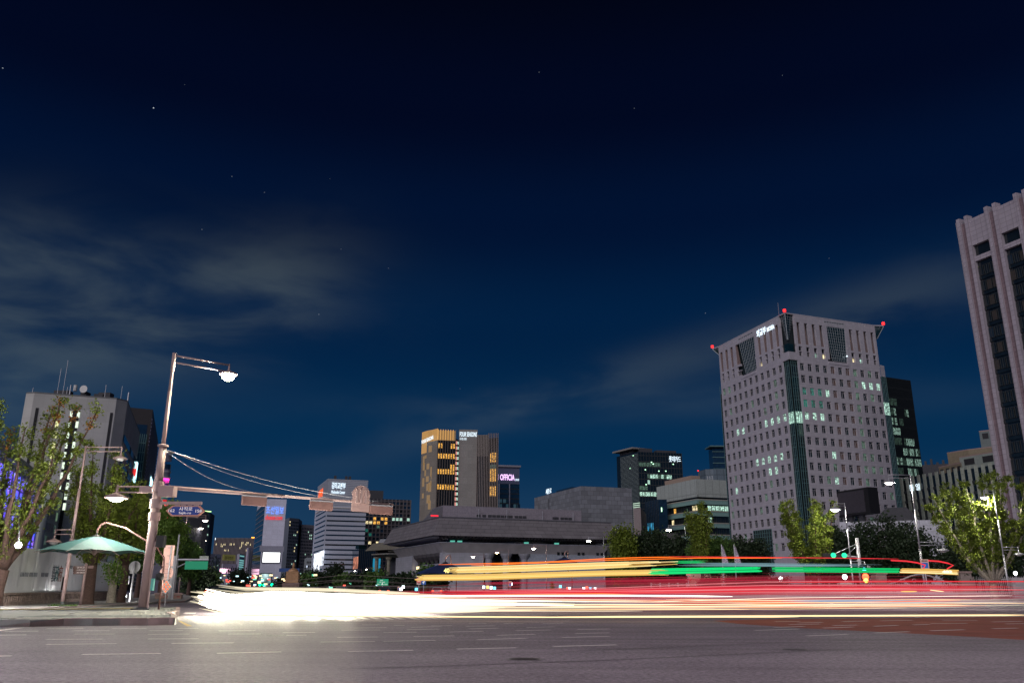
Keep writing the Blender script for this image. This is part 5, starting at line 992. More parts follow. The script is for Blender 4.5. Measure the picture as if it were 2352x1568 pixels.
# newspaper tower
t = tower('white_slab_tower', 'white slab tower with a big glowing white screen and blue and red roof lettering', [(594, 1167), (613, 1149), (661, 1150)], 85, mat('slab_tower_haze_tint', (.66, .66, .80), .7, joint=(5.5, 4.2, .86, .12))); f, fl = t.F[1], t.F[0]  # bluish tint and extra brightness put distant haze into the wall colour
mb = MB(); fl.box(mb, 0, fl.W-.5, 0, 80, 0, .3); t.part('glass_side', mb, M_BLUEG); g = MB(); [fl.box(g, 0, fl.W, k*5, k*5+.5, .3, .6) for k in range(17)]; t.part('side_louvre', g, M_FARW)
lettering(t, '조선일보', f.p(f.W*.06, 70.5, .6), f.u, (0, 0, 1), f.W*.84, 7.5, emit('blue_sign', (.16, .32, 1.0), 1.6), bold=.0); lettering(t, 'chosun.com', f.p(f.W*.06, 64.8, .6), f.u, (0, 0, 1), f.W*.80, 4.6, emit('red_sign', (1, .04, .04), 1.0), bold=.01)
def screen(t, f, x0, x1, y0, y1, m_, name='screen', d=.5):
    u0, u1 = f.uat(x0, y0), f.uat(x1, y0); c = f.p((u0+u1)/2, 0); a, b = zat(c, y1), zat(c, y0); mb = MB(); f.box(mb, u0, u1, a, b, 0, d); return t.part(name, mb, m_)
screen(t, f, 606, 648.5, 1270.5, 1296, M_BLACK, 'screen_housing', .8); screen(t, f, 608, 647, 1272, 1294.5, emit('white_screen', (.95, .97, 1.0), 2.5), 'screen', 1.2); screen(t, f, 602, 629, 1319, 1345, M_DFRAME, 'poster_frame', .6); screen(t, f, 604, 627, 1321, 1344, emit('lit_poster', (.6, .85, .85), .9, noise=.15), 'poster', .9)
screen(t, f, 600, 656, 1257, 1270, mat('grey_band', (.3, .3, .38), .6), 'band', .3)
# methodist centre
t = tower('banded_tower', 'white tower with horizontal louvre bands, white roof lettering and a red side sign', [(733, 1121), (756, 1102.5), (847, 1106)], 95, mat('banded_wall', (.50, .53, .64), .6)); fl, f = t.F
for ff in (fl, f):
    g = MB(); [ff.box(g, 0, ff.W+.4, 72+k*1.6, 72.8+k*1.6, 0, .35) for k in range(15)]; t.part('louvre_band', g, mat('pale_louvre', (.50, .52, .58), .5))
    for k in range(16): mb = MB(); ff.box(mb, 1, ff.W, 66-k*4.2, 67.2-k*4.2, 0, .2); t.part('ribbon_window', mb, M_BLUEG if R.random() < .7 else M_DARKG)
    g = MB(); ff.box(g, 0, ff.W+.5, 69.5, 70.4, 0, .8); t.part('cornice', g, M_WHITE)
lettering(t, '감리교본부', f.p(f.W*.10, 86.5, .7), f.u, (0, 0, 1), f.W*.34, 5.8, M_SIGNW, bold=.008); lettering(t, 'Methodist Center', f.p(f.W*.10, 82.2, .7), f.u, (0, 0, 1), f.W*.34, 2.8, M_SIGNW, bold=.0)
lettering(t, '교육원', fl.p(fl.W*.15, 82, .6), fl.u, (0, 0, 1), fl.W*.45, 8, emit('orange_red_sign', (1, .12, .02), 1.4), bold=.04); lettering(t, '센터', fl.p(fl.W*.25, 76.5, .6), fl.u, (0, 0, 1), fl.W*.3, 3.6, emit('blue_sign', (.16, .32, 1.0), 2.5), bold=.02)
g = MB(); [f.box(g, f.W*q_, f.W*q_+2, 95, 99, -8, -5) for q_ in (.17, .45, .54)]; t.part('roof_plant', g, M_DROOF)
for x0, x1, y0, y1 in ((727, 748, 1272, 1302), (727, 738, 1290, 1318), (738, 748, 1268, 1285)): screen(t, fl, x0, x1, y0, y1, emit('white_facade_screen', (.85, .9, 1.0), 1.6, noise=.25), 'screen', .8)
# lower body continues left, a white louvred face
t = tower('louvred_low_tower', 'lower white louvred block below the banded tower with blazing screens', [(727.5, 1163), (750, 1160), (770, 1161)], 78, mat('louvred_wall', (.36, .40, .52), .6)); f = t.F[0]
for k in range(26): mb = MB(); ff = f; off_ = R.uniform(0, .5); ff.box(mb, ff.W*off_*.3, ff.W*(.55+off_*.8), k*3+.8, k*3+1.6, 0, .35); t.part('louvre_strip', mb, mat('pale_louvre2', (.6, .62, .72), .5))
screen(t, f, 728, 747, 1276, 1303, emit('white_facade_screen', (.85, .9, 1.0), 1.6, noise=.25), 'screen', .6); lettering(t, '동아', f.p(f.W*.55, 68, .5), f.u, (0, 0, 1), f.W*.35, 4, emit('blue_sign', (.16, .32, 1.0), 2.5), bold=.03)
g = t.F[1]; 
for k in range(18): mb = MB(); g.box(mb, g.W*.2, g.W*.8, k*4+.8, k*4+3.4, 0, .2); t.part('window', mb, emit('teal_column', (.2, .6, .6), .25) if k % 3 else M_DARKG)
t = tower('sign_column_building', 'narrow building with stacked white vertical signs before the dark grid tower', [(757.5, 1197), (765, 1195), (773, 1199)], 62, mat('ochre_side', (.26, .22, .17), .8)); f = t.F[0]
for k, (z0_, z1_) in enumerate(((52, 57), (39, 49), (34, 37), (18, 22), (12, 16), (6, 9), (24, 28))): mb = MB(); f.box(mb, f.W*.15, f.W*.95, z0_, z1_, 0, .4); t.part('lit_sign', mb, M_SIGNW if k < 3 else emit('soft_sign', (.6, .7, .9), .9))
# dark gridded tower
t = tower('grid_tower', 'dark gridded office block with rows of yellow lit windows and a small orange sign', [(771, 1159), (800, 1145), (946, 1149.5)], 90, mat('grid_tower_wall', (.05, .05, .06), .5)); fl, f = t.F; rr = random.Random(9)
M_GP = mat('grid_pier', (.16, .14, .15), .6); cols, rows = 17, 21; cw_, ch_ = f.W/cols, 86/rows; g = MB(); [f.box(g, k*cw_-.5, k*cw_+.5, 0, 90, 0, .9) for k in range(cols+1)]; [f.box(g, 0, f.W, 2+k*ch_-.45, 2+k*ch_+.45, 0, .8) for k in range(rows+1)]; t.part('grid_frame', g, M_GP)
me = window_mesh(cw_*.78, ch_*.72, 'X').mesh('window', [M_DFRAME, M_DARKG]); LT = {}
for y, lst, m_ in ((1197.5, (2, 3, 5, 7, 8), M_LITY), (1190, (12, 13, 14, 16), M_LITC), (1190, (9, 10), M_LITW), (1190, (7,), M_LITW), (1201, (8, 7, 10), M_LITW), (1213, (8,), M_LITD), (1246, (6, 8), M_LITY), (1257, (7, 8), M_LITW), (1262, (7,), M_LITW), (1270, (5,), M_LITD), (1220, (4, 5), M_LITT), (1227, (6,), M_LITT), (1202, (1, 2, 4, 5, 6), M_LITY)):
    for i in lst: LT[(i, int((zat(f.A, y)-2)/ch_))] = m_
for j in range(rows):
    for i in range(cols):
        if (i+j) % 1 == 0 and (i < 300): 
            m_ = LT.get((i, j)); 
            if m_ is None and rr.random() > .5: continue
            o = t.part('window', me, None, M=f.M((i+.5)*cw_, 2+(j+.5)*ch_, .04)); link_mat(o, 1, m_ or (M_BLUEG if rr.random() < .6 else M_DARKG))
g = MB(); [fl.box(g, fl.W*k/9-.18, fl.W*k/9+.18, 0, 90, 0, .5) for k in range(10)]; [fl.box(g, 0, fl.W, k*6-.35, k*6+.35, 0, .45) for k in range(16)]; t.part('side_grid', g, mat('lilac_mullion', (.26, .25, .38), .5)); mb = MB(); fl.box(mb, 0, fl.W, 0, 88, -.1, .05); t.part('side_glass', mb, M_BLUEG)
lettering(t, '교보', fl.p(fl.W*.48, 76, .9), fl.u, (0, 0, 1), fl.W*.45, 4.5, M_SIGNW, bold=.008); mb = MB(); fl.box(mb, fl.W*.32, fl.W*.45, 76, 81, .5, .8); t.part('orange_logo', mb, emit('orange_logo', (1, .4, .02), 5))
mb = MB(); f.box(mb, f.W*.33, f.W*.57, 90, 99, -14, -4); t.part('roof_box', mb, mat('dark_roof_box', (.07, .07, .08), .7))
# small glass block with the orange light art
t = tower('light_art_block', 'small dark glass block with an orange glowing picture on its left face', [(813, 1266), (828, 1262), (866, 1263)], 32, M_BLUEG); fl, f = t.F; screen(t, fl, 816, 827, 1281, 1308, emit('orange_art', (1, .35, .2), .55, noise=.25), 'light_picture', .3); g = MB(); [f.box(g, f.W*k/9-.15, f.W*k/9+.15, 0, 32, 0, .3) for k in range(10)]; t.part('mullion', g, M_DFRAME); g = MB(); f.box(g, f.W*.05, f.W*.45, 32, 35, -8, -2); t.part('roof_plant', g, M_TEALG)

# far boxes: label, tops, z, wall, window settings
def simple(name, lab, tops, z, col, cols=0, rows=0, prob=.1, mats=(M_LITC,), fi=-1, seed=1, joint=None, all_=True, w=.55, h=.5, frame=None):
    m_ = mat('wall_'+lab[:18], tuple(min(.6, c*1.7) for c in col), .8, var=.05, vscale=.05, joint=joint); t = tower(name, lab, tops, z, m_)
    if cols: winrows(t, t.F[fi], cols, rows, 3, z-3, prob, mats, w, h, seed=seed, all_=all_, frame=frame)
    return t
simple('rounded_office_block', 'dark grey office block with small square windows right of the white slab tower', [(655, 1196), (668, 1192), (690, 1194), (697, 1200)], 82, (.09, .10, .13), 6, 20, .12, (M_LITC, M_LITY), 1, 4, w=.6)
simple('square_window_block', 'grey office block with bright green lit rows before the banded tower', [(690, 1212), (696, 1207), (729, 1209)], 76, (.15, .14, .16), 9, 18, .10, (M_LITC,), -1, 6, w=.55)
simple('low_office_block', 'lower blue grey block with one lit row below the square window block', [(686, 1262), (694, 1257), (728, 1258)], 50, (.12, .15, .20), 9, 10, .10, (M_LITC, M_LITD), -1, 8)
simple('small_hipped_house', 'small pale building with lit advertising beside the white louvred block', [(703, 1286), (708, 1283), (727, 1283)], 34, (.22, .24, .27), 5, 6, .3, (M_LITD, emit('white_ad', (.7, .8, 1), 1.5)), -1, 3)
t = simple('ribbed_far_block', 'wide far office block with close vertical fins and scattered amber windows', [(497, 1240), (596, 1240)], 82, (.10, .09, .10)); f = t.F[0]; g = MB(); [f.box(g, f.W*k/34-.5, f.W*k/34+.5, 0, 83, 0, 1.2) for k in range(35)]; t.part('fin', g, mat('far_fin', (.24, .20, .21), .7)); wm3 = window_mesh(f.W/34*.8, 3.4, '').mesh('window', [M_DFRAME, M_LITY])
for y, ks in ((1250.5, (21, 22, 25, 26)), (1254, (1, 5, 7, 8, 12, 13, 15, 21, 24, 25, 28)), (1258, (5, 6, 21, 31)), (1267.5, (8, 9, 11, 25, 26, 29, 31, 32, 33)), (1262, (20,))):
    for k in ks: t.part('window', wm3, None, M=f.M(f.W*(k+.5)/34, zat(f.A, y), .1))
screen(t, f, 497, 500, 1239, 1244, M_SIGNW, 'sign')
t = simple('corner_block', 'pale corner building with orange roof outline left of the white slab tower', [(570, 1262), (574, 1261), (594, 1262)], 52, (.30, .28, .36), 0); f = t.F[1]; g = MB(); [f.box(g, f.W*k, f.W*k+1.5, 5, 48, 0, .8) for k in (.1, .35, .6, .85)]; t.part('pilaster', g, M_FARW)
t = simple('orange_topped_tower', 'far slim tower with an orange lit crown line', [(581, 1237), (595, 1237)], 88, (.20, .17, .2)); f = t.F[0]; mb = MB(); f.box(mb, 0, f.W, 86, 88, 0, 1); t.part('lit_crown', mb, emit('orange_line', (1, .35, .03), 4)); mb = MB(); f.box(mb, f.W*.3, f.W, 96, 97.2, -3, -2); f.box(mb, f.W*.4, f.W*.9, 88, 96, -6, -3); t.part('crown', mb, mat('far_dark', (.1, .06, .06), .7))
t = simple('billboard_block', 'pale block with an olive rooftop billboard and a glowing pink screen', [(512, 1300), (516, 1298), (548, 1299)], 28, (.30, .30, .36), 7, 4, .05, (M_LITD,), -1, 2); f = t.F[1]; fb = f
screen(t, f, 509, 531.5, 1310, 1322.5, emit('pink_screen', (1, .55, .75), 2.2, noise=.12), 'screen', 1.0)
c = f.p(f.W*.5, 0); mb = MB(); f.box(mb, f.W*.1, f.W*.98, zat(c, 1291), zat(c, 1277.5), -4, -3); bb = t.part('billboard', mb, emit('olive_board', (.45, .42, .10), .12, (.2, .2, .06))); lettering(t, '을지병원', f.p(f.W*.22, zat(c, 1288.5), -2.8), f.u, (0, 0, 1), f.W*.6, zat(c, 1281)-zat(c, 1288.5), M_DARK, parent=bb); g = MB(); [f.box(g, f.W*k, f.W*k+.5, 28, zat(c, 1291), -4, -3.4) for k in (.15, .5, .9)]; t.part('billboard_leg', g, M_DROOF)
t = simple('striped_corner_block', 'narrow block with bright teal striped window bands right of the billboard', [(548, 1277), (554, 1275), (566, 1277)], 40, (.26, .26, .33)); f = t.F[1]
for k in range(14): mb = MB(); f.box(mb, f.W*.05, f.W*.85, 3+k*2.6, 4.3+k*2.6, 0, .4); t.part('ribbon_window', mb, emit('teal_ribbon', (.35, .9, .9), .5) if R.random() < .7 else M_BLUEG)
t = simple('logo_block', 'grey blue block with a pale roof sign behind the green sign board', [(482, 1277), (486, 1275.5), (511, 1277)], 40, (.17, .20, .26), 7, 8, .22, (M_LITC, M_LITT), 1, 12); f = t.F[1]; lettering(t, 'S', f.p(f.W*.35, 33, .3), f.u, (0, 0, 1), f.W*.2, 3.6, mat('soft_white', (.6, .6, .6), .5), bold=.02)
t = simple('letter_block', 'slate building with a white lit letter P near its roof behind the lamp row', [(421, 1219), (426, 1216), (453, 1217), (458, 1228)], 48, (.16, .17, .27), 5, 8, .14, (M_LITD, M_LITC), 1, 3, all_=False); f = t.F[1]; lettering(t, 'P', f.p(f.W*.68, 39, .4), f.u, (0, 0, 1), f.W*.22, 6, M_SIGNW, bold=.04); mb = MB(); f.box(mb, 0, f.W*.9, 31, 34, 0, .3); t.part('ribbon_window', mb, emit('teal_ribbon2', (.3, .7, .8), .35, noise=.5))
t = simple('dark_lamp_tower', 'dark glass tower behind the row of avenue lamps', [(452, 1182), (457, 1180), (487, 1182), (496, 1188)], 78, (.02, .03, .045), 6, 16, .12, (M_LITT, M_LITD, M_LITC), 1, 5, all_=False); f = t.F[1]; mb = MB(); f.box(mb, f.W*.5, f.W, 79, 79.8, 0, .5); t.part('lit_crown', mb, emit('green_line', (.5, 1, .3), 3)); lettering(t, 'M', f.p(f.W*.15, 68, .4), f.u, (0, 0, 1), f.W*.4, 6, emit('orange_sign', (1, .45, .08), 5), bold=.05)
simple('hazy_far_block', 'low hazy block at the end of the avenue under the pink screen', [(484, 1322), (560, 1318)], 15, (.16, .17, .23), 16, 3, .35, (M_LITC, M_LITY), 0, 12, all_=False)
simple('low_rise_row', 'low dark shop row right of the statue with a blue sign band', [(655, 1312), (760, 1314)], 22, (.07, .08, .13), 16, 3, .15, (M_LITD, M_LITW, M_LITC), 0, 14, all_=False)
t = bpy.data.objects[-1]
mb = MB(); p, q_ = hy(645, 1308, 420), hy(690, 1316, 420); ob = single('shop_sign', MB().box((p.x, 420, q_.z), (q_.x, 421, p.z)), emit('deep_blue_band', (.05, .12, .4), .25), 'dark blue horizontal sign band on posts behind the statue', 'sign')

# ---- left: white tower with dark slots
zt = 62
K = [hz(61, 912, zt), hz(80, 910.5, zt), hz(269, 923, zt), hz(294, 928.5, zt), hz(323, 1003, zt)]
t = Thing('white_slot_tower', 'large off white tower with narrow dark window slots and antennas on its roof', 'office building', (K[2].x, K[2].y, 0)); t.part('wall', MB().prism(K+[K[4]+Vector((-30, 30, 0)), K[0]+Vector((-10, 60, 0))], 0, zt), M_CONC)
f = Face(K[1], K[2], 0, zt); 
def slot(f, x0, x1, y0, z0, m_, d=.12, name='dark_slot'):
    u0, u1 = f.uat(x0, y0), f.uat(x1, y0); mb = MB(); f.box(mb, u0, u1, z0, zat(f.p((u0+u1)/2, 0), y0), 0, d); return t.part(name, mb, m_)
s_ = slot(f, 163.5, 184.5, 950, 5, M_DARK); slot(f, 254.5, 261, 954, 5, M_DARK); slot(f, 83.5, 90.5, 944, 10, M_DARK); slot(f, 137, 208, 946, 4, mat('pale_inset', (.56, .55, .54), .8), .06, 'inset_panel')
M_LS = emit('slot_light', (.85, 1.0, .8), 1.1); M_LS2 = emit('slot_light_yellow', (.95, .95, .45), 1.0)
u1_, u2_, u3_ = f.uat(165.5, 955), f.uat(182, 955), f.uat(136.5, 955)
for k in range(10):
    for u, m_, w in ((u1_, M_LS, .7), (u2_, M_LS, .8), (u3_, M_LS2, .9)):
        mb = MB(); z = zat(f.p(u, 0), 957+k*23.5); f.box(mb, u-w/2, u+w/2, z-1.3, z+.9, .12, .2); t.part('lit_window', mb, m_)
fs = Face(K[3], K[4], 0, zt)
for k in range(12):
    z0_ = 51-k*4.4; mb = MB(); fs.box(mb, fs.W*.03, fs.W*.97, z0_-2.3, z0_, 0, .25); t.part('ribbon_window', mb, M_BLUEG)
    for q_ in (.45,): mb = MB(); fs.box(mb, fs.W*q_, fs.W*q_+2.5, z0_-2.3, z0_, .25, .4); t.part('window_pier', mb, M_DARK)
mb = MB(); fs.box(mb, fs.W*.93, fs.W*.99, 42, 50, .3, .8); t.part('side_sign', mb, emit('teal_white_sign', (.5, .95, 1), 2.5)); mb = MB(); fs.box(mb, fs.W*.90, fs.W*.93, 44, 47, .3, .8); t.part('side_sign', mb, emit('red_sign', (1, .05, .05), 3.0))
t.part('roof_edge', MB().prism(K+[K[4]+Vector((-30, 30, 0)), K[0]+Vector((-10, 60, 0))], zt, zt+.5), mat('roof_edge_dark', (.2, .2, .2), .8))
for x, h_, w_ in ((70, 2.2, .2), (128, 9.5, .16), (141, 12.5, .16), (157, 4, .4), (150, 3.2, .2), (239, 5, .2), (294, 3, .5), (277, 5, .15)):
    p = f.p(f.uat(x, 915), zt+.3, -3); t.part('antenna', MB().tube([p, p+up*h_], w_*.5, 5), M_GALV)
for x, w_, h_ in ((117, 5, 2.2), (222, 4, 2.6), (235, 2, 2.0), (212, 3, 2), (180, 2, 2.5)):
    p = f.p(f.uat(x, 915), zt+.3, -5); t.part('roof_unit', MB().box((p.x, p.y, p.z), (p.x+w_, p.y+3, p.z+h_)), M_DROOF)
p = f.p(f.uat(189, 907), zt+3.4, -4); t.part('dish_antenna', MB().tube([p-Vector((0, .4, 0)), p], [1.3, .3], 14), M_WHITE); t.part('dish_antenna', MB().tube([p+Vector((-3, 0, -.6)), p+Vector((-3, 0, 1.4))], .6, 8), M_WHITE)
# dark tower behind it
K2 = [hz(300, 941.5, 75), hz(352.5, 946, 75), hz(365, 1021, 75)]
t = Thing('dark_framed_tower', 'dark framed tower with lilac dotted side behind the white slot tower', 'office building', (K2[0].x, K2[0].y, 0)); t.part('wall', MB().prism(K2+[K2[2]+Vector((-30, 20, 0)), K2[0]+Vector((-10, 40, 0))], 0, 75), mat('dark_frame_wall', (.05, .045, .05), .6)); f = Face(K2[0], K2[1], 0, 75); fs = Face(K2[1], K2[2], 0, 75)
mb = MB(); f.box(mb, f.W*.3, f.W*.85, 0, zat(f.A, 978), 0, .1); t.part('glass_wall', mb, M_BLUEG); g = MB(); [f.box(g, f.W*.3, f.W*.85, k*4, k*4+.4, .1, .3) for k in range(16)]; [f.box(g, f.W*(.3+.55*k/6), f.W*(.3+.55*k/6)+.3, 0, 64, .1, .28) for k in range(7)]; t.part('mullion', g, M_TFRAME)
g = MB(); [fs.box(g, 0, fs.W, k*1.6, k*1.6+.5, 0, .3) for k in range(45)]; t.part('side_louvre', g, mat('lilac_louvre', (.28, .26, .42), .5)); mb = MB(); fs.box(mb, fs.W*.55, fs.W*.75, 46, 52, .3, .6); t.part('side_sign', mb, emit('teal_white_sign', (.5, .95, 1), 2.5))
# round tower with ring ledges
p = hy(380, 1100, 300); zt = hy(380, 1046, 300).z; t = Thing('round_tower', 'round glass tower with thin white ring ledges and pink lit floor behind the mast', 'building', (p.x, 300, 0)); r_ = (hy(391, 1100, 300).x-hy(369, 1100, 300).x)/2
for k, (y, m_) in enumerate(((1046, M_FARW), (1052, M_FARW), (1072, M_BLUEG), (1082, M_FARW), (1092, M_FARW), (1104, emit('pink_floor', (1, .05, .45), 2.5)), (1108.5, M_BLUEG), (1118, emit('violet_floor', (.25, .1, .7), .5)), (1128, M_BLUEG), (1140, M_LITT), (1152, emit('red_floor', (1, .03, .03), .7)), (1163, M_BLUEG))):
    za_, zb_ = hy(380, y, 300).z, hy(380, y+12 if k < 11 else 1345, 300).z; t.part('floor_ring', MB().lathe([(r_, zb_), (r_, za_)], (p.x, 300, 0), 28), m_)
for y in (1046, 1090, 1103, 1115.5, 1127, 1140, 1153): z = hy(380, y, 300).z; t.part('ledge', MB().lathe([(r_, z), (r_*1.18, z), (r_*1.18, z+.3), (r_, z+.3)], (p.x, 300, 0), 28), M_WHITE)
t.part('top_ring', MB().lathe([(r_*1.05, zt), (r_*1.05, zt+.8), (r_*.9, zt+.8)], (p.x, 300, 0), 28), M_FARW)
# neon signs low behind the trees
N = [(356, 1138, 12, 7, (0, .9, .45), '병원'), (372, 1157, 9, 4, (1, .08, .02), ''), (380, 1162, 9, 5, (1, .1, .1), 'cô'), (376, 1190, 14, 5, (.9, .1, .7), ''), (388, 1186, 5, 5, (.9, .9, .1), ''), (384, 1205, 8, 6, (0, .6, .9), ''), (374, 1222, 7, 18, (0, .7, .5), ''), (369, 1234, 10, 6, (.05, .6, .9), ''), (386, 1229, 6, 9, (.9, .1, .3), ''), (364, 1246, 7, 4, (.8, .2, .9), ''), (372, 1262, 5, 6, (.5, .2, .9), '')]
t = Thing('neon_shop_block', 'shop building crowded with coloured neon signs behind the leaves right of the mast', 'building', (hy(375, 1240, 150).x, 150, 0)); a, b = hy(352, 1165, 151), hy(400, 1345, 151); t.part('wall', MB().box((a.x, 151, 0), (b.x, 165, a.z)), mat('neon_wall', (.08, .08, .12), .7))
for x, y, w, h_, c_, s_ in N:
    p, q_ = hy(x, y+h_, 150), hy(x+w, y, 150); m_ = emit('neon_%d' % int(x*7+y), c_, 2.2)
    if s_: lettering(t, s_, p, (1, 0, 0), (0, 0, 1), q_.x-p.x, q_.z-p.z, m_, bold=.03)
    else: t.part('neon_sign', MB().box((p.x, 149.9, p.z), (q_.x, 150.3, q_.z)), m_)
# left LED building
def ledm():
    m = bpy.data.materials.new('led_wall'); m.use_nodes = True; nt = m.node_tree; b = nt.nodes['Principled BSDF']; L = nt.links.new; tc = nt.nodes.new('ShaderNodeTexCoord'); n = nt.nodes.new('ShaderNodeTexNoise'); n.inputs['Scale'].default_value = .35; n.inputs['Detail'].default_value = 4; L(tc.outputs['Object'], n.inputs[0])
    r = nt.nodes.new('ShaderNodeValToRGB'); e = r.color_ramp.elements; e[0].position = .36; e[0].color = (.02, .12, .75, 1); e[1].position = .62; e[1].color = (.42, .16, .95, 1); x = r.color_ramp.elements.new(.5); x.color = (.16, .08, .85, 1); x = r.color_ramp.elements.new(.7); x.color = (.3, .6, .9, 1); x = r.color_ramp.elements.new(.56); x.color = (.03, .05, .3, 1)
    L(n.outputs[0], r.inputs[0]); L(r.outputs[0], b.inputs['Emission Color']); b.inputs['Emission Strength'].default_value = 1.7; b.inputs['Base Color'].default_value = (.1, .1, .15, 1); return m
LED = ledm(); K3 = [hz(-40, 1010, 30), hz(0, 1031, 30), hz(98, 1117, 30)]; t = Thing('led_wall_building', 'building whose long wall glows blue and violet behind the left ginkgo', 'building', (K3[1].x, K3[1].y, 0)); f = Face(K3[0], K3[2], 0, 30)
t.part('wall', MB().prism([K3[0], K3[2], K3[2]+Vector((-10, 5, 0)), K3[0]+Vector((-10, 0, 0))], 0, 30), M_FARW); mb = MB(); f.box(mb, 0, f.W, 0, 27.5, 0, .3); t.part('led_wall', mb, LED); g = MB(); f.box(g, -1, f.W+1, 29, 31, -1, 1.4); t.part('roof_edge', g, mat('roof_pale', (.4, .42, .45), .6)); g = MB(); [f.box(g, f.W*k/14, f.W*k/14+.25, 0, 29, .3, .7) for k in range(15)]; [f.box(g, 0, f.W, k*6, k*6+.25, .3, .6) for k in range(5)]; t.part('mullion', g, M_FARW)
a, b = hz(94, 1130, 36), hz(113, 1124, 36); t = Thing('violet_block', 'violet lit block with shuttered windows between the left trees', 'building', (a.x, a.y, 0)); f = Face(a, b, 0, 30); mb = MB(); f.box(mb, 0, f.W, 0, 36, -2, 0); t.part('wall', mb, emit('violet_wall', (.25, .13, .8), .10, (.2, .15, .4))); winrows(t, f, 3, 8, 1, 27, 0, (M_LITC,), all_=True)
t = simple('green_window_block', 'pale block with upright greenish windows behind the dark ginkgo trunk', [(108, 1128), (122, 1125), (168, 1152), (192, 1166)], 30, (.30, .34, .32)); 
for ff, n_ in ((t.F[1], 9), (t.F[2], 6)): winrows(t, ff, n_, 7, 1, 28, .35, (M_LITD, emit('greenish_window', (.5, .85, .5), .35)), .5, .7, seed=n_, all_=True, frame=M_WHITE)
#PART4
# ================================================================ trees
def leaves(name, centers, per, spread, size, rs, flat=.75):
    """thousands of small leaf faces scattered round twig points"""
    n = len(centers); N = n*per; c = np.repeat(np.array(centers), per, axis=0)
    c = c+rs.normal(0, 1, (N, 3))*np.array([spread, spread, spread*flat]); a = rs.normal(0, 1, (N, 3)); a /= np.linalg.norm(a, axis=1)[:, None]
    b = np.cross(a, rs.normal(0, 1, (N, 3))); b /= np.linalg.norm(b, axis=1)[:, None]; s = size*rs.uniform(.55, 1.25, (N, 1))
    v = np.stack([c-a*s*.5, c+b*s*.42, c+a*s*.55, c-b*s*.42], axis=1).reshape(-1, 3); me = bpy.data.meshes.new(name)
    me.vertices.add(4*N); me.vertices.foreach_set('co', v.ravel()); me.loops.add(4*N); me.loops.foreach_set('vertex_index', np.arange(4*N, dtype=np.int32))
    me.polygons.add(N); me.polygons.foreach_set('loop_start', np.arange(0, 4*N, 4, dtype=np.int32)); me.polygons.foreach_set('loop_total', np.full(N, 4, dtype=np.int32))
    at = me.attributes.new('tone', 'FLOAT', 'FACE'); tone = np.clip(np.repeat(rs.uniform(0, 1, n), per)*.6+rs.uniform(0, .5, N), 0, 1); at.data.foreach_set('value', tone); me.update(); me.validate(); return me
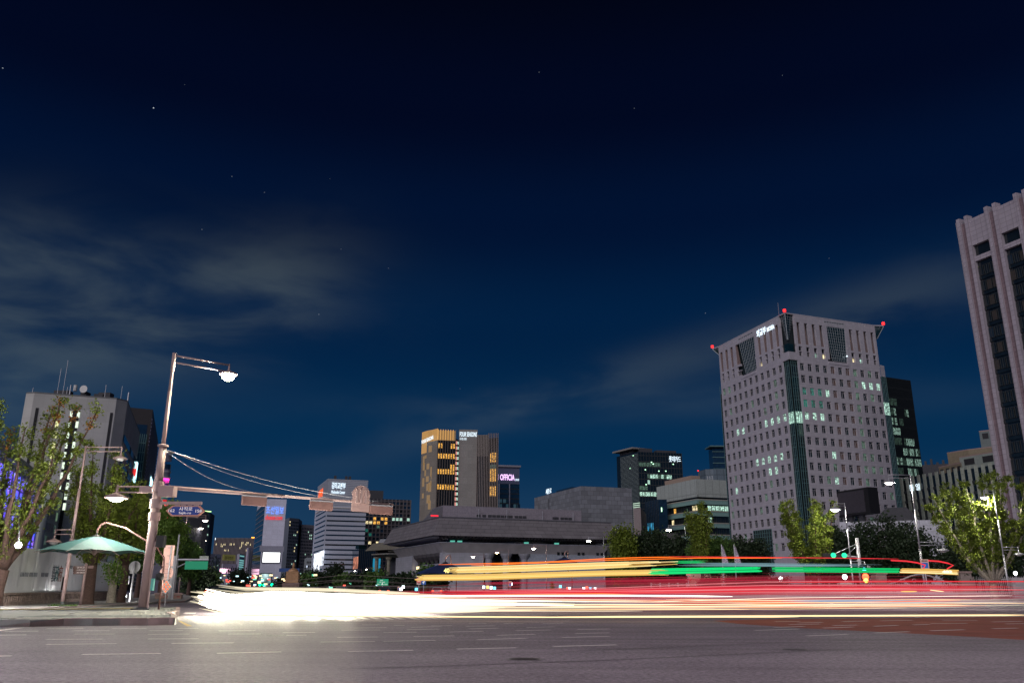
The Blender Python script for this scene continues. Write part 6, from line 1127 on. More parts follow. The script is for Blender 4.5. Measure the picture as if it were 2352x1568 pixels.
def tree(name, label, base, H, spread, seed, leaf=LEAF, bark=M_BARK, nl=6, fork=.22, trunk=.28, per=26, dens=1.0, lsize=.17, lean=(0, 0), start=.25, tuft=None, group='ginkgo trees', up_=.75, orange=0, sub=6, cl=.30, kind_leaf='crown', br=1.0):
    rs = np.random.RandomState(seed); rr = random.Random(seed); b = Vector(base); t = Thing(name, label, 'tree', b, group)
    F = b+Vector((lean[0]*fork, lean[1]*fork, H*fork)); m = MB(); pts = [b-Vector((0, 0, .1)), b+Vector((0, 0, H*.03)), b.lerp(F, .5)+Vector((rr.uniform(-.1, .1), 0, 0)), F]; m.tube(pts, [trunk*1.35, trunk*1.1, trunk*.95, trunk*.85], 10); t.part('trunk', m, bark, smooth=True)
    cen, orn = [], []
    for k in range(nl):
        an = 2*math.pi*(k+rr.uniform(-.25, .25))/nl; ht = H*rr.uniform(.74, 1.0); rad = spread*rr.uniform(.55, 1.0)*(1-.25*(ht/H-.74)/.26)
        if k == 0: rad *= .25; ht = H
        E_ = b+Vector((math.cos(an)*rad+lean[0], math.sin(an)*rad*.9+lean[1], ht)); M_ = F.lerp(E_, .38)+Vector((math.cos(an)*rad*.22, math.sin(an)*rad*.22, -(ht-H*fork)*.06)); n = 12; P = []
        for i in range(n+1):
            s = i/n; p = F*(1-s)**2+M_*2*s*(1-s)+E_*s*s; P.append(p+Vector((rr.uniform(-1, 1), rr.uniform(-1, 1), 0))*.06*H*.1*(0 if i == 0 else 1))
        R0 = trunk*.55; m = MB(); m.tube(P, [R0*(1-.88*i/n) for i in range(n+1)], 7)
        for q in range(sub):
            s = start+(1-start)*(q+rr.random())/sub; i = min(n-1, int(s*n)); p = P[i].lerp(P[i+1], s*n-i); ba = rr.uniform(0, 2*math.pi); ln = spread*rr.uniform(.18, .42)*(1.15-s*.5)*br
            e = p+Vector((math.cos(ba)*ln, math.sin(ba)*ln, ln*up_*rr.uniform(.5, 1.3))); mid = p.lerp(e, .5)+Vector((0, 0, -ln*.08)); m.tube([p, mid, e], [R0*.28*(1.1-s), R0*.18*(1.1-s)+.006, .008], 5)
            for w in range(int(4*dens)+1): g = p.lerp(e, rr.uniform(.25, 1.08)); cen.append(tuple(g+Vector((rr.uniform(-.15, .15), rr.uniform(-.15, .15), rr.uniform(-.1, .2)))))
            if rr.random() < .6:
                e2 = mid+Vector((rr.uniform(-1, 1), rr.uniform(-1, 1), rr.uniform(.2, 1)))*ln*.5; m.tube([mid, e2], [R0*.12*(1.1-s)+.004, .006], 4); [cen.append(tuple(mid.lerp(e2, rr.uniform(.5, 1.1)))) for _ in range(int(2*dens)+1)]
        for i in range(int(n*start), n+1):
            for _ in range(int(1.6*dens)+1): cen.append(tuple(P[i]+Vector((rr.uniform(-.3, .3), rr.uniform(-.3, .3), rr.uniform(-.2, .2)))))
        if orange and k < orange: [orn.append(tuple(P[-1].lerp(P[-2], rr.random()*1.5)+Vector((0, 0, rr.uniform(-.2, .3))))) for _ in range(7)]
        t.part('limb', m, bark, smooth=True)
    if cen and per:
        o = t.part(kind_leaf, leaves(kind_leaf, cen, per, cl, lsize, rs), None); o.data.materials.append(leaf); o.location = -t.loc; o['kind'] = 'stuff'
    if orn: o = t.part('autumn_tuft', leaves('autumn_tuft', orn, 14, .16, lsize, rs), None); o.data.materials.append(LEAFO); o.location = -t.loc; o['kind'] = 'stuff'
    return t
def gtree(label, x, yb, Y, ytop, xspan, seed, **k):
    b = hy(x, yb, Y); zt = hy(x, ytop, Y).z; sp = (hy(x+xspan, ytop, Y).x-hy(x-xspan, ytop, Y).x)/2; return tree(k.pop('name', 'ginkgo_tree'), label, (b.x, Y, 0.1), zt-.1, sp, seed, **k)
gtree('big ginkgo at the left edge with upright pruned limbs and orange tufts at its top', -12, 1398, 60, 925, 150, 21, nl=9, fork=.17, trunk=.50, start=.22, lean=(1.6, 0), orange=5, per=20, dens=.8, lsize=.17, sub=9, cl=.20, up_=1.2, br=.62)
gtree('ginkgo with dark thick trunk under the umbrella, beside the direction post', 203, 1396, 66, 1050, 105, 5, nl=8, fork=.26, trunk=.42, start=.15, per=30, dens=.8, lsize=.17, sub=9, cl=.24, br=.8)
gtree('pale barked small tree with bare stubby limbs and a few bright leaves under the umbrella', 259, 1390, 72, 1296, 24, 8, nl=6, fork=.45, trunk=.36, bark=M_PBARK, leaf=LEAFB, per=9, dens=.3, lsize=.18, sub=2, group='pavement trees', cl=.2)
gtree('dark trunked ginkgo just left of the mast, its crown behind the umbrella', 281, 1388, 74, 1110, 70, 15, nl=7, fork=.3, trunk=.34, leaf=LEAF, per=24, dens=.8, lsize=.24)
gtree('green tree between the mast and the sign plates', 372, 1375, 96, 1165, 50, 31, nl=8, fork=.3, trunk=.3, leaf=LEAFB, per=24, dens=1, lsize=.26, cl=.34, group='pavement trees', name='street_tree')  # brighter leaf colour carries the mast lamp's light on this crown
gtree('green street tree behind the round sign back', 400, 1368, 112, 1225, 42, 32, nl=7, fork=.3, trunk=.3, leaf=LEAFG, per=24, dens=1, lsize=.32, cl=.42, group='pavement trees', name='street_tree')
gtree('farther green street tree at the foot of the green sign gantry', 437, 1362, 135, 1262, 34, 33, nl=6, fork=.3, trunk=.3, leaf=LEAFG, per=22, dens=1, lsize=.36, cl=.5, group='pavement trees', name='street_tree')
gtree('dense green tree behind the low left trees at the hoarding end', 318, 1372, 104, 1195, 48, 34, nl=8, fork=.3, trunk=.3, leaf=LEAFG, per=22, dens=1, lsize=.32, cl=.45, group='pavement trees', name='street_tree')
gtree('big spreading ginkgo at the right edge before the ribbed tower, many pale limbs', 2292, 1372, 108, 1082, 140, 41, nl=13, fork=.13, trunk=.5, bark=M_PBARK, start=.30, per=30, dens=.8, lsize=.26, sub=10, cl=.24, up_=1.0, br=.55)
gtree('broad ginkgo under the lit lamp before the big office tower', 1878, 1368, 128, 1145, 100, 42, nl=11, fork=.16, trunk=.42, start=.3, per=30, dens=.75, lsize=.26, sub=9, cl=.25, up_=1.0, br=.5)
gtree('slim tall ginkgo before the terraced building', 1622, 1368, 132, 1150, 36, 43, nl=7, fork=.35, trunk=.3, start=.15, leaf=LEAF, per=26, dens=.8, lsize=.26, sub=8, cl=.3, br=.7)
gtree('low wide green tree below the slim ginkgo at the speed sign', 1650, 1366, 138, 1232, 62, 44, nl=9, fork=.35, trunk=.3, leaf=LEAFG, per=22, dens=1, lsize=.3, cl=.5, group='park trees', name='park_tree')
for i, (x, yt, sp, Y, lf) in enumerate(((1440, 1212, 24, 150, LEAF), (1488, 1228, 26, 152, LEAFD), (1516, 1218, 30, 155, LEAFD), (1560, 1240, 30, 150, LEAFD), (1700, 1238, 26, 160, LEAFD), (1745, 1240, 34, 165, LEAFD), (1980, 1198, 58, 150, LEAFD), (2060, 1186, 62, 150, LEAFD), (2120, 1215, 55, 145, LEAFD), (1925, 1222, 40, 148, LEAFD), (2215, 1240, 50, 140, LEAFD), (2330, 1200, 50, 150, LEAFD))):
    lab = ('small olive tree left of the dark trees at the theatre wall', 'dark tree second from the theatre wall end', 'dark tree with thin top below the stone wing', 'low dark tree left of the speed sign lamp', 'dark low tree between two flag poles', 'dark tree below the left corner of the big tower', 'dark round tree in front of the long white building', 'biggest dark round tree behind the signal gantry', 'dark tree behind the tallest right lamp post', 'dark tree behind the broad ginkgo', 'dark tree behind the blue street sign', 'dark tree deep behind the right edge ginkgo')[i]
    gtree(lab, x, 1362, Y, yt, sp, 60+i, nl=8, fork=.2, trunk=.28, leaf=lf, per=20, dens=1.2, lsize=.42, start=.05, sub=7, cl=.75, group='dark park trees', name='park_tree')
for i, (x, yt, sp, Y) in enumerate(((702, 1335, 20, 210), (735, 1326, 24, 230), (772, 1305, 17, 260), (805, 1327, 22, 230), (722, 1318, 22, 300), (838, 1328, 20, 210), (868, 1322, 16, 200), (905, 1336, 16, 190), (935, 1330, 16, 190), (985, 1308, 12, 200), (1008, 1326, 14, 200), (550, 1320, 22, 260), (478, 1326, 18, 180), (460, 1316, 18, 150), (660, 1338, 22, 240))):
    gtree('small dark street tree, number %s from the left in the row under the far lamps' % ('five six eight nine seven ten eleven twelve thirteen fourteen fifteen three two one four'.split()[i]), x, 1352, Y, yt, sp, 90+i, nl=6, fork=.3, trunk=.3, leaf=LEAFG if i % 3 == 0 else LEAFD, per=14, dens=.8, lsize=.7, start=.05, sub=5, cl=.9, group='far street trees', name='street_tree')
for i, (x, Y) in enumerate(((1455, 128), (1640, 126), (1700, 128), (1740, 127), (1790, 128), (2230, 150))):
    b = hy(x, 1360, Y); tree('bush', ('round clipped bush at the theatre steps', 'round clipped bush right of the speed sign', 'round bush under the first flag pole', 'round bush under the second flag pole', 'round bush left of the first globe lamp', 'round bush beside the gate pillar')[i], (b.x, Y, 0), 2.6, 1.8, 130+i, nl=7, fork=.1, trunk=.1, leaf=LEAFD, per=20, dens=1, lsize=.22, start=.05, sub=4, cl=.35, group='clipped bushes')
# grass tuft at the foot of the lamp post
b = hz(146, 1403, 0); o = bpy.data.objects.new('grass', leaves('grass', [(b.x+R.uniform(-.9, .9), b.y+R.uniform(-.3, .2), ZK+.04) for _ in range(30)], 12, .08, .12, np.random.RandomState(3), .4)); COL.objects.link(o); o.data.materials.append(LEAFG); o['kind'] = 'stuff'

# ================================================================ right side fence, gate, globe lamps, signals, signs
Yf = 138; M_FEN = mat('pale_fence_paint', (.55, .50, .52), .5, .1); M_PIL = mat('pinkish_pillar', (.46, .36, .34), .8, var=.1, vscale=2, joint=(1.2, .6, .7, .03, .5))
fx = lambda x: hy(x, 1350, Yf).x
def pickets(t, x0, x1, ztop, arc=0.0, step=.30, Y=Yf, zb=.35, bend=None):
    n = int((x1-x0)/step)
    for k in range(n):
        x = x0+(k+.5)*(x1-x0)/n; s = (x-x0)/(x1-x0); h = ztop+arc*math.sin(math.pi*s); t.part('picket', MB().box((x-.045, Y-.03, zb), (x+.045, Y+.03, h)).poly([(x-.06, Y-.05, h), (x+.06, Y-.05, h), (x, Y, h+.2)]), M_FEN)
    P = [Vector((x0+(x1-x0)*i/16, Y, ztop-.35+arc*math.sin(math.pi*i/16))) for i in range(17)]; t.part('rail', MB().tube(P, .07, 5), M_FEN); t.part('rail', MB().tube([(x0, Y, zb+.2), (x1, Y, zb+.2)], .07, 5), M_FEN)
f1 = Thing('picket_fence', 'pale iron picket fence right of the gate pillar, passing behind the big ginkgo', 'fence', (fx(2240), Yf, 0)); pickets(f1, fx(2240), fx(2420), 3.3); f1.part('plinth', MB().box((fx(2238), Yf-.25, 0), (fx(2420), Yf+.25, .34)), M_PIL)
t = Thing('gate_pillar', 'broad pinkish stone gate pillar at the right end of the gate', 'pillar', (fx(2222), Yf, 0), 'gate pillars'); t.part('shaft', MB().box((fx(2208), Yf-1, 0), (fx(2233), Yf+1, 3.9)), M_PIL); t.part('cap', MB().box((fx(2206), Yf-1.15, 3.9), (fx(2235), Yf+1.15, 4.2)), M_KERB); t.part('wing', MB().box((fx(2233)+.01, Yf-.8, 0), (fx(2240), Yf+.8, 3.4)), M_PIL)
t = Thing('gate_pillar', 'broad pinkish stone gate pillar at the left end of the gate', 'pillar', (fx(2026), Yf, 0), 'gate pillars'); t.part('shaft', MB().box((fx(2014), Yf-1, 0), (fx(2038), Yf+1, 3.7)), M_PIL); t.part('cap', MB().box((fx(2012), Yf-1.15, 3.7), (fx(2040), Yf+1.15, 4.0)), M_KERB)
t = Thing('gate', 'wide iron gate with arched top between the two stone pillars', 'gate', (fx(2120), Yf, 0)); pickets(t, fx(2046), fx(2122), 2.2, .0, .32); pickets(t, fx(2122), fx(2204), 2.2, .0, .32)
P = [Vector((fx(2040)+(fx(2206)-fx(2040))*i/24, Yf, 2.2+1.5*math.sin(math.pi*i/24)**2)) for i in range(25)]; t.part('arch_rail', MB().tube(P, .12, 6), M_FEN)
for k in range(6): t.part('ring', MB().lathe([(.28, -.03), (.34, 0), (.28, .03)], (0, 0, 0), 12), M_FEN, M=Matrix.Translation((fx(2050+k*28), Yf-.1, 2.45+.3*math.sin(k)))@Matrix.Rotation(math.pi/2, 4, 'X'))
f2 = Thing('low_fence', 'low wall with thin rail running left of the gate below the globe lamps', 'fence', (fx(1760), Yf, 0)); f2.part('wall', MB().box((fx(1500), Yf-.2, 0), (fx(2012), Yf+.2, 1.0)), M_PIL)
for k in range(26): x = fx(1500)+(fx(2012)-fx(1500))*k/25; f2.part('post', MB().box((x-.12, Yf-.12, 1.0), (x+.12, Yf+.12, 2.3)), M_FEN)
f2.part('rail', MB().box((fx(1500), Yf-.05, 2.0), (fx(2012), Yf+.05, 2.12)), M_FEN)
# pale annex wall with upright windows behind
a, b = hy(1568, 1309, 175), hy(1772, 1309, 175); t = Thing('low_annex', 'low peach lit annex with narrow upright windows behind the green trail', 'building', (a.x, 175, 0)); t.part('wall', MB().box((a.x, 175, 0), (b.x, 190, a.z)), mat('peach_wall', (.50, .33, .28), .8, var=.1, vscale=.4)); ff = Face((a.x, 175), (b.x, 175), 0, a.z)
for x in (1641, 1646, 1655, 1698, 1707, 1731, 1738, 1750): u = ff.uat(x, 1330); t.part('window', window_mesh(.55, 2.6, '').mesh('window', [M_DFRAME, M_DARKG]), None, M=ff.M(u, 2.9, .05))
for lab, x, y, Y, s in (('white globe lamp on a pillar left, below the broad ginkgo', 1797, 1324.5, 136, .36), ('white globe lamp below the signal arm', 1944, 1318.5, 130, .36), ('small bright double lamp between the two globe lamps', 1866, 1320, 160, .26), ('small bright lamp on the fence right of the big ginkgo', 2336, 1307.5, 134, .28)):
    p = hy(x, y, Y); t = Thing('globe_lamp', lab, 'lamp', (p.x, Y, 0), 'globe lamps along the fence'); t.part('globe', MB().lathe([(s*math.sin(math.pi*i/10)+.001, -s*math.cos(math.pi*i/10)) for i in range(11)], p, 16), emit('globe_white', (.9, .95, 1.0), 9), smooth=True); t.part('post', MB().tube([(p.x, Y, 0), (p.x, Y, p.z-s)], .1, 6), M_GALV); t.part('pedestal', MB().box((p.x-.9, Y-.3, 0), (p.x+.9, Y+.3, p.z-s-.4)), M_FEN)
# signal gantry
Y = 122; p = hy(1971, 1229, Y); q_ = hy(1979, 1345, Y); t = Thing('signal_gantry', 'grey signal mast with cable stayed arm and two green lights below the broad ginkgo', 'traffic light', (p.x, Y, 0)); t.part('pole', MB().tube([(p.x+.0, Y, 0), (p.x, Y, p.z)], [.32, .24], 12), M_GALV, smooth=True)
za_ = hy(1900, 1267, Y).z; xa = hy(1901, 1267, Y).x; t.part('arm', MB().tube([(p.x, Y, za_-.4), (xa, Y, za_)], .13, 8), M_GALV); t.part('stay_wire', MB().tube([(p.x, Y, p.z-.8), (xa+1, Y, za_)], .035, 4), M_GALV); t.part('stay_wire', MB().tube([(p.x, Y, p.z-1.0), (xa+3, Y, za_-.1)], .035, 4), M_GALV)
for x in (1916, 1941):
    c = hy(x, 1269.5, Y); o = t.part('signal_box', MB().box((c.x-1.5, Y-.2, c.z-.3), (c.x+.35, Y+.2, c.z+.3)), M_BLACK); t.part('green_lens', MB().disc((c.x, Y-.28, c.z), (0, 1, 0), .36, .1, 14), emit('green_soft', (0, .9, .35), 1.6), parent=o)
# pedestrian signal, red
c = hy(1991, 1318, 104); t = Thing('pedestrian_signal', 'red glowing pedestrian signal with a blue spot above it, left of the gate', 'traffic light', (c.x, 104, 0)); t.part('housing', MB().box((c.x-.4, 104, c.z-.75), (c.x+.4, 104.4, c.z+1.4)), M_BLACK); t.part('red_lens', MB().disc((c.x, 103.9, c.z), (0, 1, 0), .38, .1, 14), M_REDL); t.part('red_lens', MB().disc((c.x, 103.9, c.z-.45), (0, 1, 0), .26, .1, 12), emit('yellow_core', (1, .7, .1), 8)); t.part('blue_lens', MB().disc((c.x-.05, 103.9, c.z+.85), (0, 1, 0), .22, .1, 12), emit('blue_spot', (.1, .6, 1), 3)); t.part('post', MB().tube([(c.x+.25, 104.5, 0), (c.x+.25, 104.5, c.z+1)], .09, 6), M_GALV)
# far green traffic lights
for i, (x, y, Y, r_) in enumerate(((761, 1343.4, 330, .75), (775.7, 1343.7, 330, .75), (790, 1343.7, 330, .75), (601, 1346, 420, .7), (610.5, 1346.5, 420, .7), (628.6, 1345.6, 420, .7), (640, 1346, 420, .7))):
    c = hy(x, y, Y); lab = '%s green light in the row of %s' % (('left', 'middle', 'right', 'leftmost', 'second', 'third', 'rightmost')[i], 'three under the grid tower' if i < 3 else 'four between the two statues'); t = Thing('traffic_light', lab, 'traffic light', (c.x, Y, 0), 'far green traffic lights'); t.part('housing', MB().box((c.x-1.1, Y, c.z-1.0), (c.x+1.1, Y+.4, c.z+1.0)), M_BLACK); t.part('green_lens', MB().disc((c.x, Y-.1, c.z), (0, 1, 0), r_, .15, 14), emit('green_far', (0.0, 1.0, .38), 3)); t.part('pole', MB().tube([(c.x+.8, Y+.5, 0), (c.x+.8, Y+.5, c.z)], .12, 5), M_GALV)
# small road signs
def sign(name, lab, x0, x1, y0, y1, Y, col, texts=(), parts=(), em=.35, txc=M_TXT):
    a, b = hy(x0, y1, Y), hy(x1, y0, Y); t = Thing(name, lab, 'road sign', ((a.x+b.x)/2, Y, 0)); t.part('post', MB().tube([((a.x+b.x)/2, Y+.12, 0), ((a.x+b.x)/2, Y+.12, b.z)], .08, 6), M_GALV)
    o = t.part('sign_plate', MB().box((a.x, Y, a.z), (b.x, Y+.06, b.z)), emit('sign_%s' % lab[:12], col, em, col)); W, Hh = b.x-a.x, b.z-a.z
    for s, fx_, fz, w, h_, m_ in texts: lettering(t, s, (a.x+W*fx_, Y-.03, a.z+Hh*fz), (1, 0, 0), (0, 0, 1), W*w, Hh*h_, m_, parent=o, bold=.015, ext=.01)
    for fx_, fz, w, h_, m_ in parts: t.part('symbol', MB().box((a.x+W*fx_, Y-.02, a.z+Hh*fz), (a.x+W*(fx_+w), Y, a.z+Hh*(fz+h_))), m_, parent=o)
    return t, a, b, W, Hh
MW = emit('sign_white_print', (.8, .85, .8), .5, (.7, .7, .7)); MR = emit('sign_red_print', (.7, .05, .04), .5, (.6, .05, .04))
sign('direction_sign', 'green direction sign with white arrows and Korean place names above the far traffic', 869, 896, 1331, 1346, 175, (.0, .30, .15), [('서대문', .25, .70, .28, .18, MW), ('시청 서울역', .2, .42, .5, .18, MW), ('종로', .05, .08, .2, .2, MW), ('광화문', .68, .08, .26, .2, MW)], [(.45, .12, .07, .3, MW), (.36, .12, .26, .07, MW)], em=.5)
t, a, b, W, Hh = sign('turn_sign', 'white no stopping plate beside the small blue turn plate', 961, 971, 1327, 1343, 120, (.60, .40, .38), [('주정차금지', .1, .12, .8, .2, M_DARK)]); c = Vector((a.x+W*.5, 119.95, a.z+Hh*.66)); t.part('red_ring', MB().lathe([(.28, 0), (.36, .02), (.28, .04)], (0, 0, 0), 20), MR, M=Matrix.Translation(c)@Matrix.Rotation(math.pi/2, 4, 'X'))
t, a, b, W, Hh = sign('turn_sign', 'blue plate with a white hooked arrow under the yellow trail start', 972, 982, 1332, 1343, 119, (.02, .10, .40)); t.part('hook_arrow', MB().tube([(a.x+W*.2, 118.9, a.z+Hh*.45), (a.x+W*.6, 118.9, a.z+Hh*.45), (a.x+W*.75, 118.9, a.z+Hh*.65), (a.x+W*.6, 118.9, a.z+Hh*.8), (a.x+W*.5, 118.9, a.z+Hh*.6), (a.x+W*.5, 118.9, a.z+Hh*.15)], .05, 5), MW)
sign('crossing_sign', 'small peach crossing plate with a blue square under the long yellow trail', 1172, 1179, 1334, 1346, 125, (.65, .35, .28), (), [(.2, .1, .6, .55, emit('sign_blue_print', (.02, .15, .45), .4, (.02, .1, .4)))]); sign('crossing_sign', 'small peach crossing plate with a blue square below the green direction sign', 917, 921.5, 1348, 1356, 180, (.65, .35, .28), (), [(.2, .1, .6, .5, emit('sign_blue_print', (.02, .15, .45), .4, (.02, .1, .4)))])
t, a, b, W, Hh = sign('speed_sign', 'peach plate with district name under the round red ringed speed limit 60', 1580, 1589.5, 1313.5, 1318.5, 96, (.60, .36, .32), [('도심부', .1, .2, .8, .6, MR)]); c = Vector((a.x+W/2, 95.95, hy(1585, 1306.5, 96).z)); r_ = W*.5
t.part('speed_plate', MB().disc(c+Vector((0, .05, 0)), (0, 1, 0), r_*.86, .04, 24), emit('speed_white', (.55, .40, .38), .35, (.6, .5, .5))); t.part('red_ring', MB().lathe([(r_*.78, -.02), (r_, 0), (r_*.78, .04)], (0, 0, 0), 24), MR, M=Matrix.Translation(c)@Matrix.Rotation(math.pi/2, 4, 'X')); lettering(t, '60', c+Vector((-r_*.5, -.03, -r_*.38)), (1, 0, 0), (0, 0, 1), r_, r_*.76, M_DARK, bold=.02, ext=.01)
c = Vector((a.x+W*.8, 96, hy(1585, 1325, 96).z)); t.part('round_plate', MB().disc(c, (0, 1, 0), r_*.75, .05, 20), emit('no_turn', (.5, .25, .22), .3, (.5, .3, .3))); t.part('red_ring', MB().lathe([(r_*.6, 0), (r_*.78, .02), (r_*.6, .04)], (0, 0, 0), 20), MR, M=Matrix.Translation(c-Vector((0, .05, 0)))@Matrix.Rotation(math.pi/2, 4, 'X'))
t, a, b, W, Hh = sign('street_sign', 'blue and peach avenue name plate on the tall right lamp post', 2120, 2135.5, 1277, 1300, 84, (.60, .36, .30), [('세종대로', .12, .76, .76, .16, M_DARK)], [(.12, .12, .76, .55, emit('sign_blue_print', (.02, .15, .45), .4, (.02, .1, .4)))])
for i, (x, yt, Y) in enumerate(((1881, 1355, 110),)): pass
t = Thing('banner_pole', 'flag pole with a drooping pale lilac banner right of the slim ginkgo', 'flag pole', (hy(1664, 1300, 130).x, 130, 0), 'flag poles at the park'); 
for i, x in enumerate((1664, 1693)):
    if i: t = Thing('banner_pole', 'flag pole with a drooping pale lilac banner before the big office tower foot', 'flag pole', (hy(x, 1300, 130).x, 130, 0), 'flag poles at the park')
    X = hy(x, 1300, 130).x; z1 = hy(x, 1246, 130).z; z0 = hy(x, 1285, 130).z; t.part('pole', MB().tube([(X, 130, 0), (X, 130, z1)], .08, 6), M_GALV); m = MB()
    for k in range(6):
        for j in range(4): 
            pt = lambda a_, b_: (X+.08+a_*(.035+b_*.03), 130+.08*math.sin(a_*2.5), z1-.3-(z1-z0)*b_/6)
            m.poly([pt(j, k), pt(j+1, k), pt(j+1, k+1), pt(j, k+1)])
    t.part('flag', m, mat('lilac_flag', (.40, .36, .46), .8), smooth=True)
# orange-dot diamond and pyramids of small lights in the middle
t, a, b, W, Hh = sign('warning_sign', 'small orange diamond warning sign in the park strip above the red trails', 1287, 1293, 1348, 1354, 115, (.8, .25, .08), em=.9)
o = Thing('lit_cone_tree', 'small cone shaped tree in the park strip, lit green', 'tree', (hy(1272, 1355, 120).x, 120, 0)); x = hy(1272, 1355, 120).x; oo = o.part('crown', leaves('crown', [(x+R.uniform(-1, 1)*(1-k/60)*.7, 120+R.uniform(-1, 1)*(1-k/60)*.7, .2+k/60*2.0) for k in range(60)], 16, .12, .13, np.random.RandomState(5)), None); oo.data.materials.append(LEAFB); oo.location = -o.loc; oo['kind'] = 'stuff'; o.part('trunk', MB().tube([(x, 120, 0), (x, 120, .4)], .08, 6), M_BARK)
t = Thing('park_lights', 'scattered small coloured lights low in the park strip between the trail bands', 'lights', (hy(1350, 1350, 128).x, 128, 0))
for x, y, c_ in ((1115, 1348, 'w'), (1124, 1348, 'o'), (1132, 1349, 'w'), (1140, 1350, 'c'), (1291, 1345, 'c'), (1308, 1350, 'r'), (1312, 1350, 'w'), (1345, 1350, 'w'), (1352, 1348, 'r'), (1360, 1350, 'c'), (1371, 1350, 'w'), (925, 1354, 'w'), (930, 1349, 'w'), (960, 1354, 'c'), (1178, 1340, 'w')):
    p = hy(x, y, 128); t.part('small_light', MB().box((p.x-.18, 128, p.z-.2), (p.x+.18, 128.2, p.z+.2)), {'w': emit('tiny_white', (.8, .95, 1), 5), 'o': emit('tiny_orange', (1, .45, .1), 4), 'r': emit('tiny_red', (1, .1, .05), 4), 'c': emit('tiny_cyan', (.1, .6, .9), 4)}[c_])
# tall white spot behind the left trees and small lit spots
for lab, x, y, Y, s in (('bright round lamp hanging among the branches of the left edge ginkgo', 45.5, 1259, 55, .2), ('small bluish ground lamp between the dark left trunks', 290.5, 1374, 78, .16)):
    p = hy(x, y, Y); t = Thing('spot_lamp', lab, 'lamp', (p.x, Y, 0)); t.part('globe', MB().lathe([(s*math.sin(math.pi*i/10)+.001, -s*math.cos(math.pi*i/10)) for i in range(11)], p, 14), emit('spot_white', (.95, .97, 1.0), 14), smooth=True); t.part('hanging_cable' if Y < 60 else 'post', MB().tube([(p.x-.6, Y+.4, p.z+2.4), (p.x, Y, p.z+s)] if Y < 60 else [(p.x, Y, 0), (p.x, Y, p.z-s)], .015 if Y < 60 else .06, 6), M_DFRAME)
    ld = bpy.data.lights.new('lamp_light', 'POINT'); ld.energy = 2200 if Y < 60 else 250; ld.shadow_soft_size = .1; ld.color = (1, .96, .9); lo = bpy.data.objects.new('lamp_light', ld); COL.objects.link(lo); lo.parent = t.o; lo.location = p-t.loc+Vector((.1, -.5, 0))

# ================================================================ statues
def statue_seated(c, s, m_):   # seen from behind on a throne
    t = Thing('seated_statue', 'bronze seated statue seen from behind on its stepped throne, on a stone base', 'statue', (c.x, c.y, 0)); x, y, z = c
    t.part('throne', MB().prism([(x-3.1*s, y-1.6*s), (x+3.1*s, y-1.6*s), (x+3.1*s, y+1.6*s), (x-3.1*s, y+1.6*s)], z, z+4.6*s, top=[(x-2.9*s, y-1.5*s), (x+2.9*s, y-1.5*s), (x+2.9*s, y+1.5*s), (x-2.9*s, y+1.5*s)]), m_); t.part('throne_back', MB().prism([(x-2.9*s, y-1.6*s), (x+2.9*s, y-1.6*s), (x+2.9*s, y-1.1*s), (x-2.9*s, y-1.1*s)], z+4.6*s, z+5.2*s), m_)
    me = MB().lathe([(2.4*s, 4.4*s), (2.5*s, 5.2*s), (2.2*s, 5.9*s), (1.4*s, 6.4*s), (.55*s, 6.75*s), (.45*s, 6.95*s), (.62*s, 7.3*s), (.66*s, 7.8*s), (.60*s, 8.3*s), (.34*s, 8.5*s), (.34*s, 9.0*s), (.2*s, 9.15*s), (.01, 9.2*s)], (x, y, z), 20, sy=.7); t.part('body', me, m_, smooth=True)
    t.part('plinth', MB().box((x-4*s, y-3*s, 0), (x+4*s, y+3*s, z)), mat('plinth_stone', (.24, .16, .14), .8)); return t
c = hy(675.5, 1341, 185); c.z = hy(675, 1341, 185).z; c.y = 185
w = (hy(690, 1330, 185).x-hy(660, 1330, 185).x)/2; statue_seated(Vector((c.x, 185, c.z)), w/3.1, mat('lit_bronze', (.42, .24, .13), .55, .3))
c = hy(496, 1316, 300); s = (hy(496, 1279, 300).z-c.z)/6.4; t = Thing('standing_statue', 'tall standing armoured statue on a high plinth at the end of the avenue', 'statue', (c.x, 300, 0)); BZ = mat('dark_bronze', (.05, .07, .08), .5, .4); x, y, z = c
t.part('body', MB().lathe([(1.0*s, 0), (1.15*s, 1.0*s), (.8*s, 2.6*s), (1.0*s, 3.6*s), (1.15*s, 4.5*s), (.9*s, 4.9*s), (.3*s, 5.1*s), (.42*s, 5.5*s), (.40*s, 5.85*s), (.5*s, 5.9*s), (.2*s, 6.2*s), (.03*s, 6.5*s)], (x, 300, z), 16, sy=.7), BZ, smooth=True)
for sg_ in (-1, 1): t.part('arm', MB().tube([(x+sg_*1.0*s, 300, z+4.5*s), (x+sg_*1.45*s, 300-.3*s, z+3.4*s), (x+sg_*1.3*s, 300-1*s, z+2.5*s)], [.34*s, .3*s, .2*s], 8), BZ, smooth=True)
t.part('sword', MB().tube([(x+1.35*s, 300-1.2*s, z+3.4*s), (x+1.75*s, 300-1.2*s, z+.2*s)], .09*s, 6), BZ); t.part('plinth', MB().prism([(x-1.9*s, 300-1.9*s), (x+1.9*s, 300-1.9*s), (x+1.9*s, 300+1.9*s), (x-1.9*s, 300+1.9*s)], 0, z, top=[(x-1.5*s, 300-1.5*s), (x+1.5*s, 300-1.5*s), (x+1.5*s, 300+1.5*s), (x-1.5*s, 300+1.5*s)]), mat('statue_plinth', (.16, .2, .3), .8, joint=(4, 1.6, .6, .1)))

